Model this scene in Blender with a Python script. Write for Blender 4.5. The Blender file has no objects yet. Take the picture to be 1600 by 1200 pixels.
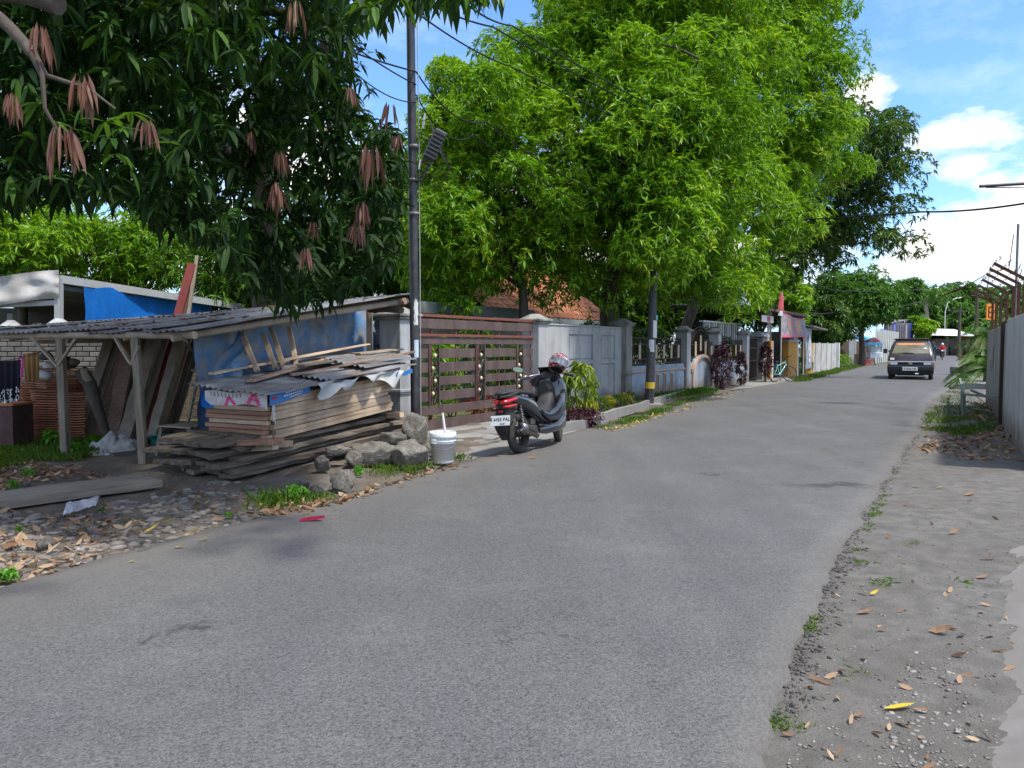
import bpy, math, random
import numpy as np
from mathutils import Vector, Matrix, Euler, noise as mn
rnd = random.Random(7)
S = bpy.context.scene
C = S.collection
# ---------------- camera, world, sun, exposure ----------------
F_PX, PITCH, EYE = 1180.0, math.atan(59/1180.0), 1.4
cam_data = bpy.data.cameras.new('camera'); cam = bpy.data.objects.new('camera', cam_data); C.objects.link(cam)
cam.location = (0, 0, EYE); cam.rotation_euler = (math.pi/2-PITCH, 0, 0)
cam_data.sensor_width = 36; cam_data.lens = 36*F_PX/1600; cam_data.clip_end = 3000; cam_data.clip_start = .05
S.camera = cam
SUN_DIR = Vector((.36, -.30, .89)).normalized()      # towards the sun
el = math.asin(SUN_DIR.z); az = math.atan2(SUN_DIR.x, SUN_DIR.y)
sun_d = bpy.data.lights.new('sun', 'SUN'); sun = bpy.data.objects.new('sun', sun_d); C.objects.link(sun)
sun.rotation_euler = SUN_DIR.to_track_quat('Z', 'Y').to_euler()
sun_d.energy = 2.75; sun_d.angle = math.radians(5.0); sun_d.color = (1, .945, .85)
S.view_settings.view_transform = 'Standard'; S.view_settings.look = 'None'
S.view_settings.exposure = 0.98; S.view_settings.gamma = 1
S.view_settings.use_curve_mapping = False
w = bpy.data.worlds.new('World'); S.world = w; w.use_nodes = True
nt = w.node_tree; nt.nodes.clear()
def nd(nt, t, **kw):
    n = nt.nodes.new(t)
    for k, v in kw.items():
        if k[0] == 'i' and k[1:].isdigit(): n.inputs[int(k[1:])].default_value = v
        elif hasattr(n, k): setattr(n, k, v)
        else: n.inputs[k.replace('_', ' ')].default_value = v
    return n
def ramp(nt, fac, stops, interp='LINEAR'):
    r = nt.nodes.new('ShaderNodeValToRGB'); r.color_ramp.interpolation = interp
    e = r.color_ramp.elements
    while len(e) < len(stops): e.new(.5)
    for i, (p, c) in enumerate(stops):
        e[i].position = p; e[i].color = (*c, 1) if len(c) == 3 else c
    nt.links.new(fac, r.inputs[0]); return r.outputs[0]
def mth(nt, op, a, b=None, clamp=False):
    m = nt.nodes.new('ShaderNodeMath'); m.operation = op; m.use_clamp = clamp
    for i, v in enumerate((a, b)):
        if v is None: continue
        if isinstance(v, (int, float)): m.inputs[i].default_value = v
        else: nt.links.new(v, m.inputs[i])
    return m.outputs[0]
def mix(nt, fac, a, b, mode='MIX'):
    m = nt.nodes.new('ShaderNodeMix'); m.data_type = 'RGBA'; m.blend_type = mode
    for i, v in ((0, fac), (6, a), (7, b)):
        if isinstance(v, (int, float)): m.inputs[i].default_value = v if i == 0 else (v, v, v, 1)
        elif isinstance(v, tuple): m.inputs[i].default_value = (*v, 1) if len(v) == 3 else v
        else: nt.links.new(v, m.inputs[i])
    return m.outputs[2]
sky = nd(nt, 'ShaderNodeTexSky', sky_type='NISHITA', sun_disc=False, sun_elevation=el, sun_rotation=az, air_density=1.0, dust_density=.6, ozone_density=2.0)
skyc = mix(nt, 1.0, sky.outputs[0], (.80, 1.06, 1.34), 'MULTIPLY')
tc = nd(nt, 'ShaderNodeTexCoord'); D = tc.outputs['Generated']
sep = nd(nt, 'ShaderNodeSeparateXYZ'); nt.links.new(D, sep.inputs[0])
# soft white towards the horizon, wisps and cumulus heaps as functions of direction
mp = nd(nt, 'ShaderNodeMapping'); mp.inputs['Scale'].default_value = (1, 1, 2.2); nt.links.new(D, mp.inputs[0])
nz = nd(nt, 'ShaderNodeTexNoise', Scale=9.0, Detail=10.0, Roughness=.66); nt.links.new(mp.outputs[0], nz.inputs[0])
nz2 = nd(nt, 'ShaderNodeTexNoise', Scale=3.1, Detail=3.0); nt.links.new(mp.outputs[0], nz2.inputs[0])
def heap(u, v, ru, rv):          # cumulus centre as a direction
    a = Vector(((u-800)/F_PX, math.cos(PITCH)+(600-v)/F_PX*math.sin(PITCH), -math.sin(PITCH)+(600-v)/F_PX*math.cos(PITCH))).normalized()
    s = nd(nt, 'ShaderNodeVectorMath', operation='SUBTRACT'); nt.links.new(D, s.inputs[0]); s.inputs[1].default_value = a
    m = nd(nt, 'ShaderNodeVectorMath', operation='MULTIPLY'); nt.links.new(s.outputs[0], m.inputs[0]); m.inputs[1].default_value = (F_PX/ru, F_PX/ru, F_PX/rv)
    l = nd(nt, 'ShaderNodeVectorMath', operation='LENGTH'); nt.links.new(m.outputs[0], l.inputs[0])
    return mth(nt, 'SUBTRACT', 1.0, l.outputs['Value'])
hs = None
for hh in ((1585, 365, 125, 65), (1490, 400, 100, 45), (1640, 330, 110, 70), (1470, 418, 110, 26), (1500, 212, 72, 30), (1508, 260, 48, 32), (1548, 284, 34, 20), (1350, 160, 34, 34),
           (450, 240, 120, 80), (760, 330, 200, 60), (1900, 300, 170, 90), (-150, 330, 260, 80), (1060, 400, 300, 50)):
    h1 = heap(*hh); hs = h1 if hs is None else mth(nt, 'MAXIMUM', hs, h1)
clear = mth(nt, 'MAXIMUM', heap(1440, 90, 400, 260), heap(640, 60, 230, 200))
hs = mth(nt, 'MAXIMUM', hs, mth(nt, 'SUBTRACT', .16, mth(nt, 'MULTIPLY', mth(nt, 'MAXIMUM', clear, 0.0), 1.3)))  # unseen cloud cover added outside the clear view, whitening the ambient light
dn = mth(nt, 'ADD', hs, mth(nt, 'MULTIPLY', mth(nt, 'SUBTRACT', nz.outputs[0], .47), 2.3))
cum = ramp(nt, dn, [(.0, (0, 0, 0)), (.22, (.35, .35, .35)), (.62, (1, 1, 1))], 'EASE')
wisp = ramp(nt, mth(nt, 'MULTIPLY', nz2.outputs[0], nz.outputs[0]), [(.24, (0, 0, 0)), (.44, (.45, .45, .45))])
shade = ramp(nt, nz.outputs[0], [(.3, (4.6, 4.9, 5.5)), (.62, (7.4, 6.8, 6.5))])
low = ramp(nt, sep.outputs[2], [(.0, (.55, .55, .55)), (.22, (0, 0, 0))], 'EASE')
c1 = mix(nt, low, skyc, (3.0, 4.6, 6.4))
c2 = mix(nt, wisp, c1, (4.4, 5.4, 6.6))
c3 = mix(nt, cum, c2, shade)
bg = nd(nt, 'ShaderNodeBackground', Strength=.114); nt.links.new(c3, bg.inputs[0])
wo = nd(nt, 'ShaderNodeOutputWorld'); nt.links.new(bg.outputs[0], wo.inputs[0])

# ---------------- helpers ----------------
V = Vector
def ray(u, v):
    return V(((u-800)/F_PX, math.cos(PITCH)+(600-v)/F_PX*math.sin(PITCH), -math.sin(PITCH)+(600-v)/F_PX*math.cos(PITCH)))
def G(u, v, z=0.0):
    r = ray(u, v); t = (z-EYE)/r.z; return V((0, 0, EYE))+r*t
def PT(u, v, Y):
    r = ray(u, v); return V((0, 0, EYE))+r*(Y/r.y)
WA = V((-1.45, 12.24, 0)); WD = V((.53, .848, 0)); WN = V((.848, -.53, 0))     # garden wall line, its direction, its road side
def W(s, o, z): return WA+WD*s+WN*o+V((0, 0, z))
WM = Matrix(((WD.x, WN.x, 0, WA.x), (WD.y, WN.y, 0, WA.y), (0, 0, 1, 0), (0, 0, 0, 1)))
WMI = WM
def sof(u):
    k = (u-800)/1180; return (k*12.24+1.45)/(.53-.848*k)

MATS = {}
def mat(name, cols, scale=6.0, rough=.8, bump=.15, bscale=None, stretch=(1, 1, 1), metal=0.0, rv=.0, spec=.3, dirt=None, coords='Object', detail=6.0, bdist=.01, coat=0, alpha=None, trans=0, islands=0, dst=None, base=0.0):
    if name in MATS: return MATS[name]
    m = bpy.data.materials.new(name); m.use_nodes = True; nt = m.node_tree
    b = nt.nodes['Principled BSDF']
    tc = nd(nt, 'ShaderNodeTexCoord'); mp = nd(nt, 'ShaderNodeMapping'); mp.inputs['Scale'].default_value = stretch
    nt.links.new(tc.outputs[coords], mp.inputs[0])
    if rv:
        oi = nd(nt, 'ShaderNodeObjectInfo')
        cb = nd(nt, 'ShaderNodeCombineXYZ')
        for i in range(3): nt.links.new(mth(nt, 'MULTIPLY', oi.outputs['Random'], 37.0+i*11), cb.inputs[i])
        nt.links.new(cb.outputs[0], mp.inputs['Location'])
    nz = nd(nt, 'ShaderNodeTexNoise', Scale=scale, Detail=detail, Roughness=.62); nt.links.new(mp.outputs[0], nz.inputs[0])
    n = len(cols)
    st = [(.28+.44*i/max(1, n-1), c) for i, c in enumerate(cols)]
    col = ramp(nt, nz.outputs[0], st) if n > 1 else None
    if n == 1: col = mix(nt, 0.0, cols[0], cols[0])
    if dirt:
        dc, amt, dsc = dirt
        n2 = nd(nt, 'ShaderNodeTexNoise', Scale=dsc, Detail=8.0, Roughness=.7)
        if dst: m2 = nd(nt, 'ShaderNodeMapping'); m2.inputs['Scale'].default_value = dst; nt.links.new(tc.outputs[coords], m2.inputs[0]); nt.links.new(m2.outputs[0], n2.inputs[0])
        else: nt.links.new(tc.outputs[coords], n2.inputs[0])
        f = ramp(nt, n2.outputs[0], [(.42, (0, 0, 0)), (.62, (amt, amt, amt))])
        col = mix(nt, f, col, dc)
    if base:                                  # mud splashed on the foot of the wall
        gp_ = nd(nt, 'ShaderNodeNewGeometry'); sx = nd(nt, 'ShaderNodeSeparateXYZ'); nt.links.new(gp_.outputs['Position'], sx.inputs[0])
        n4 = nd(nt, 'ShaderNodeTexNoise', Scale=3.5, Detail=8.0, Roughness=.7); nt.links.new(gp_.outputs['Position'], n4.inputs[0])
        hgt = mth(nt, 'SUBTRACT', mth(nt, 'MULTIPLY', n4.outputs[0], .95), sx.outputs[2])
        col = mix(nt, mth(nt, 'MULTIPLY', mth(nt, 'MULTIPLY', hgt, 2.6, True), base), col, (.16, .13, .09))
    if rv:
        hv = nd(nt, 'ShaderNodeHueSaturation'); nt.links.new(col, hv.inputs['Color'])
        nt.links.new(mth(nt, 'ADD', mth(nt, 'MULTIPLY', oi.outputs['Random'], 2*rv), 1-rv), hv.inputs['Value'])
        col = hv.outputs[0]
    if islands:
        ge = nd(nt, 'ShaderNodeNewGeometry'); hv = nd(nt, 'ShaderNodeHueSaturation'); nt.links.new(col, hv.inputs['Color'])
        nt.links.new(mth(nt, 'ADD', mth(nt, 'MULTIPLY', ge.outputs['Random Per Island'], 2*islands), 1-islands), hv.inputs['Value'])
        col = hv.outputs[0]
    nt.links.new(col, b.inputs['Base Color'])
    b.inputs['Roughness'].default_value = rough; b.inputs['Metallic'].default_value = metal
    b.inputs['Specular IOR Level'].default_value = spec; b.inputs['Coat Weight'].default_value = coat
    if trans: b.inputs['Transmission Weight'].default_value = trans
    if alpha is not None: b.inputs['Alpha'].default_value = alpha
    if bump:
        n3 = nd(nt, 'ShaderNodeTexNoise', Scale=bscale or scale*3, Detail=8.0, Roughness=.65); nt.links.new(mp.outputs[0], n3.inputs[0])
        bp = nd(nt, 'ShaderNodeBump', Strength=min(1, bump), Distance=bdist); nt.links.new(n3.outputs[0], bp.inputs['Height'])
        nt.links.new(bp.outputs[0], b.inputs['Normal'])
        rr = ramp(nt, nz.outputs[0], [(.3, (rough*.8,)*3), (.7, (min(1, rough*1.15),)*3)]); nt.links.new(rr, b.inputs['Roughness'])
    MATS[name] = m; return m
def leafmat(name, stops, tr=.35, rough=.42, tcol=None, spec=.35):
    if name in MATS: return MATS[name]
    m = bpy.data.materials.new(name); m.use_nodes = True; nt = m.node_tree; b = nt.nodes['Principled BSDF']
    ge = nd(nt, 'ShaderNodeNewGeometry'); tc = nd(nt, 'ShaderNodeTexCoord')
    nz = nd(nt, 'ShaderNodeTexNoise', Scale=.55, Detail=3.0); nt.links.new(tc.outputs['Object'], nz.inputs[0])
    f = mth(nt, 'ADD', mth(nt, 'MULTIPLY', ge.outputs['Random Per Island'], .6), mth(nt, 'MULTIPLY', mth(nt, 'SUBTRACT', nz.outputs[0], .32), .95), True)
    n = len(stops); col = ramp(nt, f, [(i/max(1, n-1)*.95+.02, c) for i, c in enumerate(stops)])
    nt.links.new(col, b.inputs['Base Color']); b.inputs['Roughness'].default_value = rough; b.inputs['Specular IOR Level'].default_value = spec
    t = nd(nt, 'ShaderNodeBsdfTranslucent'); tcl = mix(nt, 1.0, col, tcol or (1.5, 1.4, .7), 'MULTIPLY'); nt.links.new(tcl, t.inputs[0])
    mx = nd(nt, 'ShaderNodeMixShader', i0=tr); nt.links.new(b.outputs[0], mx.inputs[1]); nt.links.new(t.outputs[0], mx.inputs[2])
    nt.links.new(mx.outputs[0], nt.nodes['Material Output'].inputs[0])
    MATS[name] = m; return m

def tag(o, label=None, cat=None, group=None, kind=None):
    for k, v in (('label', label), ('category', cat), ('group', group), ('kind', kind)):
        if v: o[k] = v
    return o
def wloc(o):
    p = V((0, 0, 0))
    while o is not None: p = p+o.location; o = o.parent
    return p
def thing(name, label, cat, loc=(0, 0, 0), rot=(0, 0, 0), group=None):
    o = bpy.data.objects.new(name, None); C.objects.link(o); o.location = loc; o.rotation_euler = rot
    o.empty_display_size = .1
    return tag(o, label, cat, group)
def link(name, me, parent=None, mats=None):
    o = bpy.data.objects.new(name, me); C.objects.link(o)
    if parent is not None: o.parent = parent
    return o
class B:
    """collects simple shapes, then links them as one mesh object"""
    def __init__(s, M=None): s.v = []; s.f = []; s.mi = []; s.sm = []; s.M = M; s.cur = 0
    def add(s, vs, fs, smooth=False):
        k = len(s.v)
        if s.M is not None: vs = [s.M @ V(p) for p in vs]
        s.v += [tuple(p) for p in vs]
        for f in fs: s.f.append(tuple(i+k for i in f)); s.mi.append(s.cur); s.sm.append(smooth)
        return s
    def box(s, a, b, M=None, bev=0.0):
        x0, y0, z0 = a; x1, y1, z1 = b
        if bev:
            vs = []; q = min(bev, abs(x1-x0)*.4, abs(y1-y0)*.4, abs(z1-z0)*.4)
            for z, i in ((z0, q), (z0+q, 0), (z1-q, 0), (z1, q)):
                ii = i
                for (x, sx) in ((x0, 1), (x1, -1)):
                    pass
                for (x, y, dx, dy) in ((x0, y0, 1, 1), (x1, y0, -1, 1), (x1, y1, -1, -1), (x0, y1, 1, -1)):
                    if ii: vs += [(x+dx*q, y+dy*q, z)]*1
                    else: vs += [(x+dx*q*.3, y+dy*q*.3, z)]
            fs = [(3, 2, 1, 0), (12, 13, 14, 15)]
            for l in range(3):
                for j in range(4): fs.append((l*4+j, l*4+(j+1) % 4, l*4+4+(j+1) % 4, l*4+4+j))
        else:
            vs = [(x0, y0, z0), (x1, y0, z0), (x1, y1, z0), (x0, y1, z0), (x0, y0, z1), (x1, y0, z1), (x1, y1, z1), (x0, y1, z1)]
            fs = [(3, 2, 1, 0), (4, 5, 6, 7), (0, 1, 5, 4), (1, 2, 6, 5), (2, 3, 7, 6), (3, 0, 4, 7)]
        if M is not None: vs = [M @ V(p) for p in vs]
        return s.add(vs, fs)
    def bar(s, p, q, w, h=None, up=(0, 0, 1)):
        h = h or w; p = V(p); q = V(q); d = (q-p); L = d.length; d = d/L; up = V(up)
        if abs(d.dot(up)) > .98: up = V((1, 0, 0))
        y = up.cross(d).normalized(); z = d.cross(y)
        M = Matrix(((d.x, y.x, z.x, p.x), (d.y, y.y, z.y, p.y), (d.z, y.z, z.z, p.z), (0, 0, 0, 1)))
        return s.box((0, -w/2, -h/2), (L, w/2, h/2), M)
    def tube(s, pts, r, n=8, cap=True):
        pts = [V(p) for p in pts]; rs = r if isinstance(r, (list, tuple)) else [r]*len(pts)
        vs = []; fs = []; pu = None
        for i, p in enumerate(pts):
            d = (pts[min(i+1, len(pts)-1)]-pts[max(i-1, 0)]).normalized()
            if pu is None: pu = V((0, 0, 1)) if abs(d.z) < .9 else V((1, 0, 0))
            x = (pu-d*pu.dot(d)).normalized(); y = d.cross(x); pu = x
            for k in range(n):
                a = 2*math.pi*k/n; vs.append(p+(x*math.cos(a)+y*math.sin(a))*rs[i])
        for i in range(len(pts)-1):
            for k in range(n): fs.append((i*n+k, i*n+(k+1) % n, (i+1)*n+(k+1) % n, (i+1)*n+k))
        s.add(vs, fs, True)
        if cap:
            m = len(pts)-1
            s.add(vs[:n], [tuple(range(n))[::-1]]); s.add(vs[m*n:], [tuple(range(n))])
        return s
    def lathe(s, prof, n=20, axis='z', c=(0, 0, 0), closed=False):
        vs = []; fs = []; c = V(c)
        for (r, h) in prof:
            for k in range(n):
                a = 2*math.pi*k/n; x, y = r*math.cos(a), r*math.sin(a)
                vs.append(c+V({'z': (x, y, h), 'y': (x, h, y), 'x': (h, x, y)}[axis]))
        m = len(prof)
        for i in range(m if closed else m-1):
            j = (i+1) % m
            for k in range(n): fs.append((i*n+k, i*n+(k+1) % n, j*n+(k+1) % n, j*n+k))
        return s.add(vs, fs, True)
    def loft(s, secs, n=14, cap=True, p=2.6):
        """secs: (centre, half_width_y, half_height_z, tilt) superellipse rings stacked along local x"""
        vs = []; fs = []
        for sc in secs:
            c, hw, hh = V(sc[0]), sc[1], sc[2]; t = sc[3] if len(sc) > 3 else 0
            for k in range(n):
                a = 2*math.pi*k/n; ca, sa = math.cos(a), math.sin(a)
                y = hw*math.copysign(abs(ca)**(2/p), ca); z = hh*math.copysign(abs(sa)**(2/p), sa)
                vs.append(c+V((-z*math.sin(t), y, z*math.cos(t))))
        for i in range(len(secs)-1):
            for k in range(n): fs.append((i*n+k, i*n+(k+1) % n, (i+1)*n+(k+1) % n, (i+1)*n+k))
        s.add(vs, fs, True)
        if cap:
            m = len(secs)-1
            s.add(vs[:n], [tuple(range(n))[::-1]]); s.add(vs[m*n:], [tuple(range(n))])
        return s
    def prism(s, poly, y0, y1, taper=None):
        """outline in x,z extruded along y"""
        n = len(poly); vs = [(x, y0, z) for x, z in poly]+[(x, y1, z) for x, z in poly]
        return s.add(vs, [tuple(range(n)), tuple(range(n, 2*n))[::-1]]+[(i, i+n, (i+1) % n+n, (i+1) % n) for i in range(n)])
    def sheet(s, fn, nu, nv, thick=0.0, smooth=True):
        vs = [fn(i/nu, j/nv) for j in range(nv+1) for i in range(nu+1)]
        fs = [(j*(nu+1)+i, j*(nu+1)+i+1, (j+1)*(nu+1)+i+1, (j+1)*(nu+1)+i) for j in range(nv) for i in range(nu)]
        s.add(vs, fs, smooth)
        if thick:
            t = V(thick) if not isinstance(thick, float) else V((0, 0, -thick))
            v2 = [V(p)+t for p in vs]
            per = [i for i in range(nu+1)]+[j*(nu+1)+nu for j in range(1, nv+1)]+[nv*(nu+1)+i for i in range(nu-1, -1, -1)]+[j*(nu+1) for j in range(nv-1, 0, -1)]
            s.add(v2, [f[::-1] for f in fs], smooth)
            m = len(per); vv = [vs[i] for i in per]+[v2[i] for i in per]
            s.add(vv, [((i+1) % m, i, i+m, (i+1) % m+m) for i in range(m)])
        return s
    def build(s, name, mats, parent=None, origin=None, local=False, smooth=None):
        me = bpy.data.meshes.new(name)
        vs = s.v
        if not local:
            if parent is not None: o = wloc(parent)
            elif origin is not None: o = V(origin)
            else:
                a = np.array(vs); o = V((float(a[:, 0].mean()), float(a[:, 1].mean()), float(a[:, 2].min())))
            vs = [(p[0]-o.x, p[1]-o.y, p[2]-o.z) for p in vs]
        me.from_pydata(vs, [], s.f)
        for m in (mats if isinstance(mats, (list, tuple)) else [mats]): me.materials.append(m)
        me.polygons.foreach_set('material_index', s.mi)
        me.polygons.foreach_set('use_smooth', s.sm if smooth is None else [smooth]*len(s.f))
        me.update()
        ob = link(name, me, parent)
        if parent is None and not local: ob.location = o
        return ob
def axes(p, q, up=(0, 0, 1)):
    p = V(p); q = V(q); d = (q-p).normalized(); up = V(up)
    if abs(d.dot(up)) > .98: up = V((0, 1, 0))
    y = up.cross(d).normalized(); z = d.cross(y)
    return Matrix(((d.x, y.x, z.x, p.x), (d.y, y.y, z.y, p.y), (d.z, y.z, z.z, p.z), (0, 0, 0, 1))), (q-p).length
def plank(name, p, q, w, h, m, label=None, cat=None, group=None, parent=None, up=(0, 0, 1), rough=.004, seg=6, bow=0.0):
    """one sawn board as its own object, local x along its length, slightly irregular"""
    M, L = axes(p, q, up); vs = []; fs = []
    r = random.Random(int(abs(p[0]*997+p[1]*131+p[2]*77+w*31)*1000) % 99991)
    for i in range(seg+1):
        x = L*i/seg; dz = bow*math.sin(math.pi*i/seg); ex = r.uniform(-rough, rough)*(3 if i in (0, seg) else 0)
        for (a, b) in ((-1, -1), (1, -1), (1, 1), (-1, 1)):
            vs.append((x+ex*a, a*w/2+r.uniform(-rough, rough), b*h/2+dz+r.uniform(-rough, rough)*.6))
    for i in range(seg):
        for k in range(4): fs.append((i*4+k, i*4+4+k, i*4+4+(k+1) % 4, i*4+(k+1) % 4))
    fs += [(0, 1, 2, 3), (seg*4+3, seg*4+2, seg*4+1, seg*4)]
    me = bpy.data.meshes.new(name); me.from_pydata(vs, [], fs); me.materials.append(m)
    o = link(name, me, parent)
    if parent is not None: M = Matrix.Translation(-wloc(parent)) @ M
    o.matrix_local = M
    if label: tag(o, label, cat, group)
    return o
def text(body, size, m, M, parent, name='lettering', ext=.001, align='CENTER'):
    cu = bpy.data.curves.new(name, 'FONT'); cu.body = body; cu.size = size; cu.extrude = ext; cu.align_x = align; cu.align_y = 'CENTER'; cu.resolution_u = 2
    t = bpy.data.objects.new(name, cu); me = bpy.data.meshes.new_from_object(t); me.materials.clear(); me.materials.append(m)
    bpy.data.objects.remove(t); bpy.data.curves.remove(cu)
    o = link(name, me, parent); o.matrix_local = M; return o
def npmesh(name, vs, fs, mats, parent=None, origin=(0, 0, 0), mi=None, smooth=False):
    """vs (N,3) float, fs (M,k) int numpy"""
    me = bpy.data.meshes.new(name); vs = np.asarray(vs, dtype=np.float32)-np.array(origin, dtype=np.float32); fs = np.asarray(fs, dtype=np.int32)
    me.vertices.add(len(vs)); me.vertices.foreach_set('co', vs.ravel())
    k = fs.shape[1]; me.loops.add(fs.size); me.loops.foreach_set('vertex_index', fs.ravel())
    me.polygons.add(len(fs)); me.polygons.foreach_set('loop_start', np.arange(0, fs.size, k, dtype=np.int32))
    for m in (mats if isinstance(mats, (list, tuple)) else [mats]): me.materials.append(m)
    if mi is not None: me.polygons.foreach_set('material_index', np.asarray(mi, dtype=np.int32))
    if smooth: me.polygons.foreach_set('use_smooth', np.ones(len(fs), dtype=bool))
    me.update(calc_edges=True); me.validate()
    o = link(name, me, parent)
    if parent is None: o.location = origin
    return o
def unit(a): return a/np.maximum(1e-9, np.linalg.norm(a, axis=-1, keepdims=True))
def leaf_geo(P, Dr, L, wid=.24, droop=.25, hi=False, rng=None, roll=.5):
    """P base points (N,3), Dr directions (N,3), L lengths (N,) -> vertices, faces of folded lance leaves"""
    N = len(P); up = np.array([0, 0, 1.0])
    side = unit(np.cross(Dr, up)+rng.normal(0, .15, (N, 3))); nor = unit(np.cross(side, Dr))
    a = rng.normal(0, roll, (N, 1)); side = side*np.cos(a)+nor*np.sin(a); nor = unit(np.cross(side, Dr))
    L = L[:, None]
    def pt(t, s, f): return P+Dr*L*t+side*L*wid*s+nor*L*f-up*L*droop*t*t
    if not hi:
        vs = np.stack([pt(0, 0, 0), pt(.42, -.5, .05), pt(1, 0, 0), pt(.42, .5, .05)], 1)
        q = np.array([[0, 1, 2], [0, 2, 3]])
    else:
        vs = np.stack([pt(0, 0, 0), pt(.3, -.42, .035), pt(.3, 0, 0), pt(.3, .42, .035), pt(.68, -.4, .035), pt(.68, 0, 0), pt(.68, .4, .035), pt(1, 0, 0)], 1)
        q = np.array([[0, 1, 2], [0, 2, 3], [1, 4, 5], [1, 5, 2], [2, 5, 6], [2, 6, 3], [4, 7, 5], [5, 7, 6]])
    k = vs.shape[1]; fs = (q[None]+(np.arange(N)*k)[:, None, None]).reshape(-1, 3)
    return vs.reshape(-1, 3), fs
def rosettes(Cn, Nr, k, L, rng, wid=.24, droop=.3, hi=False, spread=1.0):
    N = len(Cn); base = np.repeat(Cn, k, 0); nr = np.repeat(unit(Nr), k, 0)
    r = unit(rng.normal(0, 1, (N*k, 3))); r = unit(r-nr*np.sum(r*nr, 1, keepdims=True))
    D = unit(nr*rng.uniform(-.15, .9, (N*k, 1))+r*spread)
    ll = L*rng.uniform(.38, 1.2, N*k)
    return leaf_geo(base+nr*rng.uniform(-.25, .1, (N*k, 1))*L, D, ll, wid, droop, hi, rng)
def crown_points(ells, n_clump, clump_r, per, rng, keep=None, inner=.25, upb=.35):
    """clumps over a union of ellipsoids, then rosette points over each clump; light and dark come from the real depth between clumps"""
    vol = np.array([(e[3]*e[4]*e[5])**.667 for e in ells]); vol /= vol.sum()
    cs = []
    while len(cs) < n_clump:
        e = ells[rng.choice(len(ells), p=vol)]; d = unit(rng.normal(0, 1, 3)); r = rng.uniform(.55, 1.0) if rng.random() > inner else rng.uniform(.1, .6)
        p = np.array(e[:3])+d*np.array(e[3:6])*r
        if keep is not None and not keep(p): continue
        cs.append(np.append(p, clump_r*rng.uniform(.55, 1.25)))
    cs = np.array(cs); P = []; Nn = []
    for c in cs:
        d = unit(rng.normal(0, 1, (per, 3))+np.array([0, 0, upb])); sc = np.array([1.15, 1.15, .75])
        rr = rng.uniform(.45, 1.0, (per, 1))**.5
        P.append(c[:3]+d*sc*c[3]*rr); Nn.append(unit(d+np.array([0, 0, .35])))
    return cs, np.concatenate(P), np.concatenate(Nn)
# ---------------- ground, road, verges ----------------
LE = [(-10, -10), (-5.1, 0), (-2.92, 4.48), (-1.04, 8.22), (1.8, 14), (5.3, 20.9), (9.5, 28), (17.6, 42), (25, 53.5), (40.5, 77), (62, 112), (84, 150), (112, 190)]
RE = [(-5.5, -10), (-.44, 0), (1.73, 4.25), (4.01, 8.1), (7.5, 13.8), (11.1, 20), (16.4, 28), (24.7, 42), (31.5, 53.5), (45.6, 77), (67, 112), (90, 150), (119, 190)]
def edge(E, t):
    i = min(int(t), len(E)-2); f = t-i
    p0, p1, p2, p3 = (V((*E[max(0, min(len(E)-1, j))], 0)) for j in (i-1, i, i+1, i+2))
    return .5*((2*p1)+(p2-p0)*f+(2*p0-5*p1+4*p2-p3)*f*f+(3*p1-p0-3*p2+p3)*f*f*f)
def jit(p, k=0.0):
    x = p.x*1.0; y = p.y
    return (mn.noise(V((x*1.1, y*1.1, k)))*.07+mn.noise(V((x*4.5, y*4.5, k+5)))*.03+mn.noise(V((x*14, y*14, k+9)))*.025+mn.noise(V((x*38, y*38, k+2)))*.016)
def xat(E, y):
    for a, b in zip(E, E[1:]):
        if a[1] <= y <= b[1]: return a[0]+(b[0]-a[0])*(y-a[1])/(b[1]-a[1])
    return E[-1][0]
asph = bpy.data.materials.new('asphalt'); asph.use_nodes = True
nt = asph.node_tree; b = nt.nodes['Principled BSDF']; tc = nd(nt, 'ShaderNodeTexCoord'); O = tc.outputs['Object']
def nz_(scale, detail=4.0, rough=.6, st=None):
    n = nd(nt, 'ShaderNodeTexNoise', Scale=scale, Detail=detail, Roughness=rough)
    if st: mp = nd(nt, 'ShaderNodeMapping'); mp.inputs['Scale'].default_value = st; mp.inputs['Rotation'].default_value = (0, 0, math.radians(-27)); nt.links.new(O, mp.inputs[0]); nt.links.new(mp.outputs[0], n.inputs[0])
    else: nt.links.new(O, n.inputs[0])
    return n.outputs[0]
vo = nd(nt, 'ShaderNodeTexVoronoi', Scale=125.0); nt.links.new(O, vo.inputs[0])
vo2 = nd(nt, 'ShaderNodeTexVoronoi', Scale=260.0); nt.links.new(O, vo2.inputs[0])
base = ramp(nt, nz_(.55, 7, .65), [(.3, (.096, .095, .095)), (.7, (.126, .1245, .122))])
base = mix(nt, ramp(nt, nz_(2.2, 6, .7, (1, .22, 1)), [(.45, (0, 0, 0)), (.75, (.5, .5, .5))]), base, (.095, .097, .108))
spk = ramp(nt, vo.outputs['Color'], [(.15, (.55,)*3), (.5, (1.0,)*3), (.9, (1.45,)*3)])
spk2 = ramp(nt, vo2.outputs['Color'], [(.1, (.62,)*3), (.9, (1.4,)*3)])
col = mix(nt, .62, base, spk, 'MULTIPLY'); col = mix(nt, .65, col, spk2, 'MULTIPLY')
pit = ramp(nt, nz_(75, 3), [(.565, (0, 0, 0)), (.68, (1, 1, 1))]); col = mix(nt, mth(nt, 'MULTIPLY', pit, .75), col, (.035, .035, .036))
dust = ramp(nt, nz_(1.1, 8, .75), [(.52, (0, 0, 0)), (.78, (.30, .30, .30))]); col = mix(nt, dust, col, (.19, .18, .16))
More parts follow.
